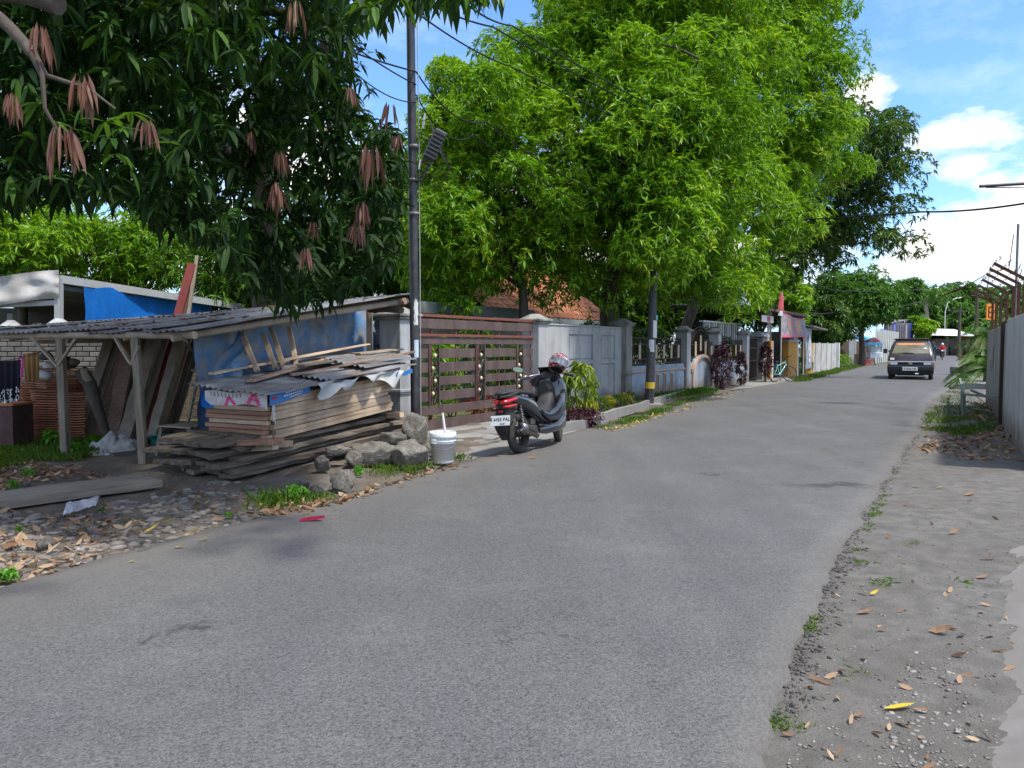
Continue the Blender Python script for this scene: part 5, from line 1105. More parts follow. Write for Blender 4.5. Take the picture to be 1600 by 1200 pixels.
b = B(); b.tube([rp(.0, .36, -.03), rp(.0, .365, -.13), rp(.0, .37, -.2)], [.01, .008, .002], 5); b.build('hanging_fibre', barkp, shed)
# brown litter on the roof
pts = []
for i in range(420):
    a = r.uniform(.05, .98); c = r.uniform(.0, .95)
    if mn.noise(V((a*3, c*5, 0))) > -.05: q = rp(a, c, .065); pts.append([*q])
pts = np.array(pts); vs, fs = leaf_geo(pts, unit(np.concatenate([rng.normal(0, 1, (len(pts), 2)), np.zeros((len(pts), 1))], 1)), rng.uniform(.06, .15, len(pts)), .35, -.2, False, rng, .5)
lf_dry = leafmat('dry_leaf', [(.07, .045, .03), (.17, .10, .06), (.27, .165, .10), (.38, .27, .17), (.46, .36, .24)], .12, .8, spec=.1)
lf_dryy = leafmat('yellow_fallen_leaf', [(.42, .28, .03), (.6, .45, .05), (.50, .36, .12)], .15, .7, spec=.2)
o = npmesh('leaf_litter', vs, fs, lf_dry, None, tuple(pts[0])); tag(o, 'brown fallen leaves caught on the corrugated shed roof', 'leaf litter', kind='stuff')
# blue tarps
def tarpmat(name, c1, c2, dirt, amt=.75, sc=1.4):
    return mat(name, [c1, c2], 1.4, .45, .35, 7, dirt=(dirt, amt, sc), bdist=.03, spec=.45)
blue_t = tarpmat('bright_blue_tarp', (.008, .13, .50), (.015, .20, .64), (.01, .10, .40), .5, 3)
blue_f = tarpmat('faded_blue_tarp', (.05, .17, .38), (.09, .25, .46), (.29, .275, .25), 1.0, 3.2)
grey_t = tarpmat('grey_tarp', (.28, .30, .31), (.40, .42, .43), (.42, .40, .33), .5, 2.2)
T0, T1 = V((-3.95, 9.35, 0)), V((-2.2, 12.2, 0)); Td = (T1-T0).normalized(); Tn = V((Td.y, -Td.x, 0))
def tarp1(a, c):
    p = T0.lerp(T1, a); zt = 1.56+.50*a; zb = .25+.35*a; z = zb+(zt-zb)*c
    f = .035*math.sin(a*47+2.5*math.sin(c*3))*(.5+.8*mn.noise(V((a*3, c, 0))))+.10*mn.noise(V((a*7, c*3, 2)))+.04*mn.noise(V((a*22, c*5, 7)))+.12*(1-c)*(1-a)
    return V((p.x+Tn.x*f, p.y+Tn.y*f, z+.03*math.sin(a*17)*(c > .9)))
b = B(); b.sheet(tarp1, 90, 24); o = b.build('blue_tarp', blue_f); tag(o, 'faded dusty blue tarp hung under the shed roof behind the lumber stack', 'tarp')
def tarp2(a, c):      # loose end of the tarp falling at the left of the stack
    top = PT(372, 512, 9.6).lerp(PT(322, 615, 9.2), c); bot = PT(395, 560, 9.3).lerp(PT(350, 640, 8.95), c); p = top.lerp(bot, a)
    return p+V((.05*math.sin(c*8+a*3), -.08*math.sin(a*math.pi)-.04*math.sin(a*9+c*5), .05*mn.noise(V((a*4, c*4, 0)))))
b = B(); b.sheet(tarp2, 24, 30); o = b.build('grey_blue_tarp', blue_f); tag(o, 'grey dusty fold of tarp slanting down at the left end of the lumber stack', 'tarp')
def tarp3(a, c):
    t_ = PT(318+70*a, 612+10*a, 8.85+.0*a); z = t_.z-(.12+.38*(1-abs(a-.38)*1.6 if abs(a-.38) < .3 else .1))*c
    return V((t_.x, t_.y+.04*math.sin(a*20+c*3), z))
b = B(); b.sheet(lambda a, c: PT(345+13*a+6*c*(1-a), 620+66*c, 8.62).lerp(PT(360+12*a, 625+66*c, 8.62), a)+V((0, -.03*math.sin(a*9), 0)), 10, 16); o = b.build('blue_tarp_strip', blue_t); tag(o, 'bright blue strip of tarp hanging beside the lumber stack end', 'tarp')
b = B(); b.sheet(lambda a, c: PT(314+55*a, 612+12*a+(22-10*a)*c+3*math.sin(a*8), 8.75-.15*c), 20, 8); o = b.build('blue_tarp_edge', blue_t); tag(o, 'crumpled bright blue tarp edge under the corrugated lumber cover', 'tarp')
# back room: dark block wall at the right end of the shed
t = thing('block_wall', 'dark block side wall between shed and pale gate pillar', 'wall', (-1.95, 12.2, 0))
a_, c_ = PT(590, 600, 12.45), PT(628, 600, 12.0); b = B(); b.bar((a_.x, a_.y, .9), (c_.x, c_.y, .9), .12, 2.0); b.build('wall', mat('dark_blockwork', [(.05, .05, .05), (.09, .09, .088)], 2, .9, .5, 12), t)
for k in range(5): b = B(); b.bar((a_.x-.05, a_.y-.08, .35+.3*k), (c_.x-.03, c_.y-.08, .35+.3*k), .03, .25); b.build('block', blk, t)
# four battens leaning on the tarp
for i, (u0, v0, u1, v1, Y0, Y1, lab) in enumerate(((378, 520, 402, 574, 9.5, 9.0, 'leftmost of four short battens leaning on the blue tarp'), (411, 520, 430, 568, 9.7, 9.3, 'second short batten from the left on the blue tarp, the shortest'), (423, 512, 443, 564, 9.9, 9.5, 'third short batten from the left on the blue tarp'), (451, 510, 463, 564, 10.2, 9.8, 'rightmost of four short battens leaning on the blue tarp'))):
    p, q = PT(u0, v0, Y0), PT(u1, v1+6, Y1); plank('batten', p, q, .06, .03, wood_p, lab, 'batten', 'battens leaning on the blue tarp', up=(0, -1, .2))
# lumber stack: dark slabs below, pale planks above
SD = V((.485, .8745, .0)).normalized(); SW = V((-SD.y, SD.x, 0)); Z = V((0, 0, 1))
r = random.Random(4)
dn_ = ['lowest', 'second lowest', 'third lowest', 'fourth', 'fifth', 'sixth', 'seventh', 'topmost']
c0 = V((-2.86, 7.72, .05))
lift = .045
rows_ = [(.00, .0, .22, 3.05, 0), (.02, -.02, .26, 3.15, .05), (-.05, .12, .24, 3.2, .10), (.16, .05, .22, 3.0, .155), (-.08, .22, .28, 2.9, .205), (.22, .12, .24, 2.85, .255), (.0, .25, .25, 2.6, .305), (.38, .2, .25, 2.5, .355)]
for i, (ds, dw, w_, L, dz) in enumerate(rows_):
    for j in range(4):
        s_ = ds+r.uniform(-.07, .07)*(j > 0)+.02*j; p = c0+SD*s_+SW*(dw+.13+.275*j)+Z*(dz+r.uniform(-.004, .004)); q = p+(SD+SW*r.uniform(-.012, .012))*L*r.uniform(.97, 1.03)+Z*(.17+r.uniform(-.008, .008))
        lab = ('%s dark weathered slab on the road side of the pile' % dn_[i]) if j == 0 else 'dark weathered slab further back in the pile under the pale planks'
        plank('dark_slab', p, q, w_, .044, wood_d, lab, 'slab', 'dark slabs under the lumber' if j else 'dark slabs on the road side', rough=.017, seg=18, bow=r.uniform(-.012, .012))
plank('dark_slab', PT(392, 758, 7.75)+Z*.0, PT(560, 690, 10.0)-Z*.02, .2, .045, wood_d, 'outermost dark slab lying on the rocks nearest the road', 'slab', 'dark slabs on the road side', rough=.012, seg=10)
for i, (p, q, lab) in enumerate(((PT(315, 706, 8.6), PT(430, 698, 8.05), 'short pale bearer under the left end of the pale planks'), (PT(440, 695, 8.1), PT(452, 692, 8.5), 'small square bearer block at the near corner of the pale planks'), (PT(600, 650, 10.2), PT(628, 648, 9.9), 'square bearer block at the right end of the pale planks'))):
    plank('bearer', p, q, .08, .06, wood_p, lab, 'bearer', rough=.003)
c1 = V((-2.60, 8.28, .40)); TZ = V((0, 0, .085))
ordn = ['lowest', 'second', 'third', 'fourth', 'fifth', 'sixth', 'seventh', 'eighth', 'top']
nl = 9; hh = .052
for i in range(nl):
    for j in range(5):
        e = r.uniform(-.06, .04) if j else r.uniform(-.05, .03)
        p = c1+SD*e+SW*(.1+.2*j)+Z*(hh*i); L = 2.06+r.uniform(-.05, .06)+(.10 if i > 6 else 0); q = p+(SD*L)+TZ*(L)
        lab = ('long pale sawn plank facing the road in the %s layer of the lumber stack' % ordn[i]) if j == 0 else ('reddish plank end in the %s layer at the yard-side corner of the lumber stack' % ordn[i] if j == 4 else 'sawn plank inside the lumber stack between its two outer rows')
        plank('sawn_plank', p, q, .192, hh-.006, wood_p if j == 0 else wood_r, lab, 'plank', 'pale planks facing the road' if j == 0 else ('planks at the yard side of the stack' if j == 4 else 'planks inside the stack'), rough=.0042, seg=7)
# end boards on the face towards the yard (boards stacked crosswise)
for i in range(nl-1):
    w_ = 1.0+r.uniform(-.05, .03); st_ = c1-SD*(.045+r.uniform(0, .03))+Z*(hh*(i)); 
    plank('cross_board', st_+SW*(.02+r.uniform(0, .05)), st_+SW*w_, .07, hh-.008, wood_r if i % 3 else wood_p, '%s short board lying across the yard end of the lumber stack' % ordn[i], 'board', 'short boards across the stack end', rough=.002)
plank('cross_board', PT(343, 690, 8.35)-Z*.015, PT(432, 688, 8.0)-Z*.01, .25, .055, wood_r, 'wide reddish board sticking out under the yard end of the stack', 'board', rough=.003)
# covers on the stack: corrugated scraps, boards, tarps
top = c1+Z*(hh*nl)
def tp(s_, w_, z=0.0): return top+SD*s_+SW*w_+TZ*s_+Z*z
for i, (s0_, s1_, w0, w1, tilt, z_, m_, lab) in enumerate(((-.25, 1.0, -.10, 1.15, .10, .03, tin, 'bent pale corrugated sheet covering the near end of the lumber stack'), (.75, 2.45, -.12, .55, .05, .075, tin_d, 'rusty corrugated sheet along the road edge of the lumber stack'), (.9, 2.5, .45, 1.2, .22, .05, tin_d, 'corrugated scrap at the back of the lumber cover'), (1.5, 2.62, .0, .7, .12, .13, tin, 'upper pale corrugated scrap at the right end of the lumber cover'))):
    b = B(); b.sheet(lambda a, c: tp(s0_+(s1_-s0_)*c, w0+(w1-w0)*a, z_+tilt*a+.013*math.sin(a*6.283*(w1-w0)*11)+.02*mn.noise(V((a*3+i, c*3, 0)))), 80, 8, .003); o = b.build('corrugated_sheet', m_); tag(o, lab, 'metal sheet')
for i, (p, q, w_, m_, lab) in enumerate(((PT(330, 588, 8.9), PT(575, 541, 10.9), .10, wood_p, 'long slanting board lying across the top of the lumber cover'), (PT(390, 600, 8.7), PT(520, 562, 10.2), .12, wood_b, 'short brown board under the slanting one on the cover'), (PT(470, 575, 9.4), PT(610, 552, 11.0), .14, wood_g, 'grey board beside the slanting one on the cover'), (PT(520, 565, 9.9), PT(645, 556, 10.9), .05, wood_g, 'thin batten on the cover running to the near pole'), (PT(455, 590, 9.0), PT(648, 553, 10.5), .04, wood_b, 'brown lath along the road edge of the cover'), (PT(500, 565, 10.2), PT(560, 556, 10.6), .2, wood_b, 'broken brown panel piece on the cover'), (PT(555, 556, 10.4), PT(622, 549, 11.1), .22, wood_g, 'grey split board at the right end of the cover'))):
    plank('loose_board', p+Z*.03, q+Z*.03, w_, .022, m_, lab, 'board', 'loose boards on the lumber cover', rough=.006)
def gtarp(a, c):
    s_ = .55+1.55*a; return tp(s_, -.10+.02*math.sin(a*30)-.025*c, .05+.02*math.sin(a*12)-(.10+.07*math.sin(a*9+.5)+.05*math.sin(a*23))*c)+V((.03*math.sin(a*19+c*4), -.03*c*math.sin(a*26), 0))
b = B(); b.sheet(gtarp, 70, 12); o = b.build('grey_tarp', grey_t); tag(o, 'crumpled grey tarp tucked over the road edge of the lumber stack', 'tarp')
# banners folded over the near corner
wbn = mat('white_banner', [(.60, .58, .60), (.70, .68, .70)], 4, .5, .1, 8, dirt=((.35, .25, .2), .5, 5))
def bnA(a, c, o=0.0): q = c1+SW*(1.02-1.0*a)-SD*(.10+o)+Z*(hh*nl+.02-(.155+.02*math.sin(a*7))*c+.01*math.sin(a*11)); return q
t = thing('white_banner', 'white printed banner with two pink letters hanging over the yard end of the stack', 'banner', bnA(.5, 1)); b = B(); b.sheet(lambda a, c: bnA(a, c), 24, 8); b.sheet(lambda a, c: bnA(a, 0)+SD*c*.5+Z*.0, 24, 3); b.build('cloth', wbn, t)
pkm = mat('pink_print', [(.68, .06, .20), (.74, .10, .26)], 5, .5, 0)
def stroke(b, pts, w_, fn, o=.004):
    for (a0, c0_), (a1, c1_) in zip(pts, pts[1:]):
        d = V((a1-a0, (c1_-c0_)*.2, 0)).normalized(); nx, ny = -d.y*w_, d.x*w_*5
        b.add([fn(a0+nx, c0_+ny, o), fn(a1+nx, c1_+ny, o), fn(a1-nx, c1_-ny, o), fn(a0-nx, c0_-ny, o)], [(0, 1, 2, 3)])
b = B(); stroke(b, [(.34, .95), (.40, .3)], .022, bnA); stroke(b, [(.40, .3), (.50, .95)], .022, bnA); stroke(b, [(.70, .98), (.80, .1)], .028, bnA); stroke(b, [(.80, .1), (.88, .95)], .03, bnA); stroke(b, [(.72, .6), (.88, .58)], .012, bnA); b.build('pink_lettering', pkm, t)
b = B(); 
for k in range(9): stroke(b, [(.1+k*.06, .08), (.115+k*.06, .38)], .006, bnA, .005)
b.build('brown_lettering', mat('brown_print', [(.22, .12, .06)], 4, .6, 0), t)
def bnB(a, c, o=0.0): return c1+SD*(-.10+.62*a)-SW*(.02+o+.02*math.sin(a*6))+TZ*(a*.62)+Z*(hh*nl+.035-(.15-.06*a)*c)
t = thing('blue_banner', 'blue banner with small white print folded over the near corner of the lumber stack', 'banner', bnB(.5, 1)); b = B(); b.sheet(lambda a, c: bnB(a, c), 14, 6); b.build('cloth', mat('blue_banner_print', [(.03, .13, .36), (.05, .19, .44)], 3, .5, .05), t)
b = B()
for k, (x0, x1) in enumerate(((.35, .95), (.3, .85), (.45, .8))): 
    n_ = 9
    for j in range(n_):
        a0 = x0+(x1-x0)*j/n_; b.add([bnB(a0, .2+.26*k, .004), bnB(a0+(x1-x0)/n_*.7, .2+.26*k, .004), bnB(a0+(x1-x0)/n_*.7, .32+.26*k, .004), bnB(a0, .32+.26*k, .004)], [(0, 1, 2, 3)])
b.build('white_print', whitep, t); b = B(); b.add([bnB(.05, .4, .004), bnB(.15, .4, .004), bnB(.15, .6, .004), bnB(.05, .6, .004)], [(0, 1, 2, 3)]); b.build('red_mark', mat('red_print', [(.5, .03, .03)], 3, .6, 0), t)
b = B(); p = bnB(.04, 1, .01)
for k in range(3): b.tube([p+V((.01*k, 0, 0)), p+V((.012*k, -.01, -.08)), p+V((-.01+.02*k, -.01, -.15-.03*k))], .004, 4)
o = b.build('frayed_string', whcl); tag(o, 'frayed white string dangling from the blue banner corner', 'string')
def bnC(a, c): return tp(2.0+.35*a, -.12, .02-.06*c+.01*math.sin(a*9))
b = B(); b.sheet(bnC, 10, 4); o = b.build('blue_cloth_scrap', mat('blue_banner_print', [(.03, .13, .36)]),); tag(o, 'blue scrap of banner at the right end of the lumber cover', 'cloth')
# leaning timber: (foot u, foot v, top u, top v, foot Y, top Y, width, thick, material, label)
LT = [(118, 690, 172, 530, 11.0, 12.3, .16, .05, wood_g, 'leftmost of the tall grey planks leaning in the shed'),
      (135, 690, 186, 529, 11.2, 12.4, .10, .06, barkp, 'pale narrow plank second from the left among the leaning timber'),
      (150, 688, 195, 530, 11.5, 12.7, .12, .05, wood_b, 'dark plank behind the pale narrow one in the leaning timber'),
      (172, 690, 205, 530, 11.2, 12.3, .22, .05, wood_b, 'wide brown plank in the middle left of the leaning timber'),
      (192, 693, 243, 527, 11.0, 12.1, .20, .09, barkp, 'bark-edged pale slab leaning next to the wide brown plank'),
      (186, 690, 232, 526, 11.5, 12.5, .15, .05, wood_g, 'grey plank behind the bark-edged slab'),
      (208, 690, 257, 525, 11.2, 12.2, .16, .05, wood_g, 'grey plank left of the low red board'),
      (226, 686, 270, 524, 11.3, 12.3, .07, .05, red_w, 'narrow dark red painted board leaning under the roof'),
      (236, 690, 284, 524, 11.1, 12.0, .14, .14, barkp, 'rough round-edged post leaning right of the red board'),
      (247, 688, 296, 524, 11.5, 12.4, .10, .05, wood_b, 'thin brown plank right of the rough post'),
      (258, 688, 305, 530, 11.8, 12.7, .09, .05, wood_d, 'dark thin plank among the right-hand leaning timber'),
      (268, 686, 311, 540, 11.9, 12.7, .08, .04, wood_g, 'rightmost thin grey plank of the leaning timber'),
      (158, 690, 215, 528, 11.9, 13.0, .25, .05, wood_d, 'wide dark plank at the back of the leaning timber'),
      (215, 690, 268, 528, 12.0, 13.0, .25, .05, wood_d, 'second wide dark plank at the back of the leaning timber')]
for (u0, v0, u1, v1, Y0, Y1, w_, h_, m_, lab) in LT:
    p = PT(u0, v0, Y0); p.z = -.03; q = PT(u1, v1, Y1); plank('leaning_plank', p, q, w_, h_, m_, lab, 'plank', 'timber leaning in the shed', up=(0, -1, .3), rough=.008 if m_ is barkp else .004, seg=8)
for (u0, u1, v1, w_, m_, lab) in ((262, 289, 489, .0, red_w, ''),):
    pass
for (u0, v0, u1, v1, Y0, Y1, w_, m_, lab) in ((276, 500, 300, 412, 13.15, 13.6, .14, red_w, 'wide dark red board rising above the shed roof'), (288, 500, 303, 420, 13.3, 13.7, .06, wood_d, 'dark board between the red ones above the roof'), (293, 500, 308, 400, 13.2, 13.7, .05, wood_g, 'thin grey lath standing tallest above the roof'), (284, 500, 298, 430, 13.35, 13.75, .12, red_w, 'second red board behind the wide one above the roof')):
    q = PT(u1, v1, Y1); m0 = PT(u0, v0, Y0); p = m0+(m0-q).normalized()*((m0.z)/((q-m0).normalized().z)); plank('tall_board', p, q, w_, .04, m_, lab, 'board', 'boards rising above the shed roof', up=(0, -1, .2))
# forked log
t = thing('leaning_log', 'rough forked log leaning the other way in front of the planks', 'log', G(168, 690)); b = B(); b.tube([PT(168, 682, 10.6), PT(150, 630, 10.5), PT(140, 600, 10.5), PT(126, 578, 10.5)], [.055, .075, .09, .085], 12); b.build('stem', bark, t); b = B(); b.tube([PT(140, 598, 10.5), PT(133, 585, 10.4), PT(131, 576, 10.4)], [.06, .05, .045], 8); b.build('fork', barkp, t)
b = B(); b.bar(PT(60, 534, 12.8), PT(330, 530, 12.9), .07); t = b.build('support_rail', wood_b); tag(t, 'horizontal rail the timber leans against under the roof', 'rail')
# brick wall at the back of the yard
bw_ = thing('brick_wall', 'rough grey brick wall behind the tile stacks', 'wall', PT(90, 600, 14.6)); cm = mat('grey_brick', [(.10, .095, .085), (.17, .16, .145)], 5, .95, .5, 22, rv=.18, bdist=.01)
a_, c_ = PT(-140, 600, 14.6), PT(196, 600, 15.2); d_ = (c_-a_); d_.z = 0; Lw = d_.length; d_.normalize(); Mw, _ = axes((a_.x, a_.y, 0), (c_.x, c_.y, 0))
b = B(Mw); b.box((0, .05, -.1), (Lw, .2, 1.72)); b.build('mortar', mat('mortar', [(.12, .115, .105), (.17, .16, .15)], 6, .95, .4), bw_)
me = bpy.data.meshes.new('brick'); q = B(); q.box((0, 0, 0), (.235, .06, .085), bev=.008); me.from_pydata(q.v, [], q.f); me.materials.append(cm)
wl = Matrix.Translation(-wloc(bw_)); n_ = 0
for i in range(16, -1, -1):
    for j in range(int(Lw/.25)):
        if n_ >= 300: break
        x = j*.25+(.125 if i % 2 else 0); P_ = a_+d_*x; z = .0+i*.1
        if z < .15: continue
        o = link('brick', me, bw_); o.matrix_local = wl @ Mw @ Matrix.Translation((x, -.008+r.uniform(-.008, .006), z)) @ Matrix.Rotation(r.uniform(-.02, .02), 4, 'X'); n_ += 1
b = B(Mw)
for i in range(0, 2):
    for j in range(int(Lw/.25)): x = j*.25+(.125 if i % 2 else 0); b.box((x, -.006, i*.1), (x+.235, .05, i*.1+.085))
o = b.build('lower_brickwork', cm, bw_); o['kind'] = 'stuff'
# roof tile stacks: each tile its own piece
tm = mat('clay_tile', [(.50, .17, .08), (.64, .26, .14), (.68, .34, .22)], 4, .9, .25, 25, rv=.28, dirt=((.14, .08, .055), .5, 3))
me = bpy.data.meshes.new('clay_tile'); q = B(); q.sheet(lambda a, c: V((-.17+.34*a, -.12+.24*c, (.006*math.sin(a*6.283)))), 6, 1, .017, False); me.from_pydata(q.v, [], q.f); me.materials.append(tm)
ts = [(38, 672, 11.6, .0, 24, 'at the far left behind the crate'), (55, 676, 11.4, .0, 26, 'behind the brown cloth'), (72, 680, 11.1, 0, 22, 'left of the shed post in the front row'), (82, 668, 12.0, 0, 30, 'behind the shed post'), (113, 682, 11.0, 0, 21, 'right of the shed post in the front row'), (104, 668, 11.9, 0, 26, 'right of the post in the second row'), (128, 668, 12.2, 0, 30, 'behind the forked log'), (142, 664, 12.6, 0, 28, 'at the right end of the tile rows'), (62, 660, 12.8, 0, 30, 'in the back row under the cap'), (96, 660, 12.9, 0, 34, 'tallest in the back row')]
for (u, v, Y, z_, n_, lab) in ts:
    p = PT(u, v, Y); t = thing('tile_stack', 'stack of orange clay roof tiles '+lab, 'tile stack', (p.x, p.y, 0), group='stacks of clay roof tiles')
    ang = r.uniform(-.15, .15)+.5
    for k in range(n_):
        o = link('clay_tile', me, t); o.matrix_local = Matrix.Translation((r.uniform(-.012, .012), r.uniform(-.015, .015), .0+k*.036)) @ Matrix.Rotation(ang+r.uniform(-.03, .03), 4, 'Z') @ Matrix.Rotation(1.57 if False else r.uniform(-.012, .012), 4, 'X')
# things on the tiles
capm = mat('faded_fabric', [(.10, .11, .12), (.16, .17, .18)], 5, .9, .2)
p = PT(72, 558, 12.6); t = thing('old_helmet', 'dull grey helmet lying on top of the back tile stack', 'helmet', p); b = B(); b.lathe([(0.001, .14), (.06, .13), (.10, .09), (.12, .03), (.125, 0)], 16, c=p-V((0, 0, .05))); b.build('shell', capm, t); b = B(); b.box((p.x-.06, p.y-.2, p.z-.05), (p.x+.06, p.y-.1, p.z-.03)); b.build('peak', capm, t)
for i, (u, v, s_, m_, lab) in enumerate(((80, 566, .12, whcl, 'crumpled white bag on the tiles beside the grey helmet'), (70, 580, .12, whcl, 'white rag on the front tile stack'), (104, 562, .16, mat('maroon_rag', [(.10, .05, .06), (.17, .1, .1)], 4, .9, .2), 'dark maroon rag over the tallest tile stack'), (114, 560, .10, mat('khaki_rag', [(.25, .22, .16)], 4, .9, .2), 'khaki rag at the right of the tallest tile stack'))):
    p = PT(u, v+6, 12.3 if i != 1 else 11.2); b = B(); b.sheet(lambda a, c: p+V((s_*math.sin(math.pi*a)*math.cos(6.283*c)*(1+.3*mn.noise(V((a*5, c*5, i)))), s_*math.sin(math.pi*a)*math.sin(6.283*c), s_*.6*math.cos(math.pi*a)+.2*s_*mn.noise(V((c*6, a*6, i))))), 10, 14); o = b.build('rag', m_); tag(o, lab, 'rag')
# clothes
def cloth(label, u0, u1, v0, v1, Y, m, nf, cat='cloth', skew=0, name='hanging_cloth', hem=None):
    t = thing(name, label, cat, PT((u0+u1)/2, v0, Y)); fn = lambda a, c: PT(u0+(u1-u0)*(a+.12*(.5-a)*c)+skew*c, v0-4*a*(u1 > 20)+(v1-v0)*c*(1-.06*abs(a-.5)), Y)+V((0, .035*math.sin(a*nf*6.283)*(.3+.7*c), .008*math.sin(a*nf*9)*c))
    b = B(); b.sheet(fn, 14*nf//2+8, 14); b.build('cloth', m, t)
    if hem:
        b = B(); rr_ = random.Random(1)
        for k in range(150):
            a = rr_.random(); c = 1-.32*rr_.random()**1.6; q = fn(a, min(.995, c))+V((0, -.006, 0)); s_ = .006+.006*rr_.random()
            b.add([q+V((-s_, 0, 0)), q+V((0, 0, s_*1.6)), q+V((s_, 0, 0)), q-V((0, 0, s_*1.6))], [(0, 1, 2, 3)])
        b.build('white_embroidery', hem, t)
    return t
cloth('black sarong with white embroidered hem hanging at the far left', -8, 33, 566, 631, 9.9, mat('black_cloth', [(.008, .009, .016), (.016, .017, .028)], 5, .9, .1), 4, hem=whcl)
cloth('narrow bright pink cloth between the black sarong and the brown cloth', 28, 37, 560, 594, 9.9, mat('pink_cloth', [(.70, .12, .38), (.78, .2, .45)], 5, .9, .1), 1)
cloth('ochre brown cloth hanging left of the shed post', 36, 61, 553, 598, 9.85, mat('ochre_cloth', [(.24, .13, .05), (.32, .18, .08)], 5, .9, .1), 3, skew=2)
b = B(); b.tube([PT(-60, 572, 9.9), PT(20, 562, 9.9), PT(64, 550, 9.8), PT(95, 545, 9.6)], .006, 5); o = b.build('clothesline', cab); tag(o, 'thin clothesline tied to the left shed post', 'rope')
p = PT(20, 640, 10.2); t = thing('brown_crate', 'dark brown metal box under the black sarong', 'box', (p.x, p.y, 0)); b = B(); b.box((p.x-.75, p.y-.1, .06), (p.x+.06, p.y+.35, .60), bev=.01); b.build('body', mat('maroon_metal', [(.06, .025, .025), (.09, .045, .04)], 4, .6, .2, 20, dirt=((.15, .12, .11), .4, 6)), t); b = B(); b.box((p.x-.77, p.y-.12, .601), (p.x+.08, p.y+.37, .63)); b.build('lid', terra, t)
# wooden chair
ch = thing('wooden_chair', 'weathered slatted wooden chair standing in the shed beside the lumber', 'chair', V((-4.45, 10.0, 0)))
Mc = Matrix.Translation((-4.20, 9.75, 0)) @ Matrix.Rotation(math.radians(-20), 4, 'Z') @ Matrix.Diagonal((1.05, 1.05, .95, 1))
def cbar(n_, p, q, w_, h_=None): plank(n_, Mc @ V(p), Mc @ V(q), w_, h_ or w_, wood_g, parent=ch, rough=.002, seg=3)
for k in range(5): cbar('seat_slat', (-.25, -.20+.10*k, .40), (.25, -.20+.10*k, .40), .075, .018)
for x in (-.22, .22): cbar('leg', (x*1.15, -.26, -.02), (x, -.20, .39), .04); cbar('leg', (x*1.1, .34, -.02), (x, .22, .39), .04); cbar('back_post', (x, .22, .36), (x, .34, .78), .035); cbar('seat_rail', (x, -.22, .37), (x, .24, .37), .03)
for k in range(4): cbar('back_slat', (-.24, .255+.03*k, .48+.095*k), (.24, .255+.03*k, .48+.095*k), .05, .014)
cbar('brace', (.05, .24, .42), (.12, .34, .80), .03); cbar('stretcher', (-.22, .26, .16), (.22, .26, .16), .03); cbar('stretcher', (-.22, -.23, .18), (.22, -.23, .18), .03)
# slatted bench back behind the chair, ladder-like frame
lf = thing('ladder', 'slender crooked wooden ladder behind the chair near the middle shed post', 'ladder', PT(305, 640, 10.8))
for (p, q) in ((PT(298, 640, 10.7), PT(317, 552, 10.9)), (PT(316, 640, 10.9), PT(328, 552, 11.1)), (PT(300, 578, 10.7), PT(322, 584, 10.5)), (PT(317, 552, 10.9), PT(330, 554, 11.1)), (PT(330, 690, 10.4), PT(322, 560, 10.8))): plank('bar', p, q, .035, .03, wood_g, parent=lf, rough=.002)
bp_ = thing('shade_boards', 'added dark board partition standing in for the shade behind the leaning timber', 'partition', PT(300, 600, 14.2)); a_, c_ = PT(185, 600, 14.0), PT(430, 600, 14.4)
for k in range(16): q0, q1 = a_.lerp(c_, k/16), a_.lerp(c_, (k+.95)/16); b = B(); b.bar((q0.x, q0.y+.01*(k % 3), .82), (q1.x, q1.y+.01*(k % 3), .82), .025, 1.66+.05*(k % 4)); b.build('board', wood_d, bp_)  # dark boards added in place of the shade behind the timber
# bundles
def bundle(label, u, v, rx, ry, h, m, seed, name='fabric_bundle'):
    p = G(u, v); b = B(); b.sheet(lambda a, c: V((p.x+rx*math.cos(6.283*a)*math.cos(c*1.57)*(1+.25*mn.noise(V((math.cos(6.283*a)*2+seed, math.sin(6.283*a)*2, c*3)))), p.y+ry*math.sin(6.283*a)*math.cos(c*1.57), -.02+h*(math.sin(c*1.57)*(.75+.5*mn.noise(V((math.cos(6.283*a)*3, math.sin(6.283*a)*3+seed, c*3))))+.10*mn.noise(V((math.cos(6.283*a)*9, math.sin(6.283*a)*9, c*9+seed)))))), 64, 22); o = b.build(name, m); tag(o, label, 'bundle'); return o
net = mat('dirty_white_net', [(.20, .19, .17), (.42, .41, .38), (.55, .54, .50)], 9, .9, 1, 22, bdist=.02)
bundle('dirty white netting heaped between the two front shed posts', 182, 704, .33, .2, .26, net, 1); bundle('second smaller heap of dirty white netting beside the first', 158, 712, .16, .12, .10, net, 3)
bundle('green plastic sack crumpled behind the right front post', 250, 692, .26, .15, .16, mat('green_sack', [(.008, .12, .09), (.015, .20, .15), (.01, .07, .06)], 6, .5, .6, 14, bdist=.02), 5)
bundle('dark sack beside the green one behind the post', 218, 694, .18, .14, .16, mat('dark_sack', [(.02, .03, .03), (.05, .06, .06)], 6, .8, .5, 14, bdist=.02), 6)
bundle('white plastic bag beside the middle shed post', 330, 660, .12, .1, .3, whcl, 8)
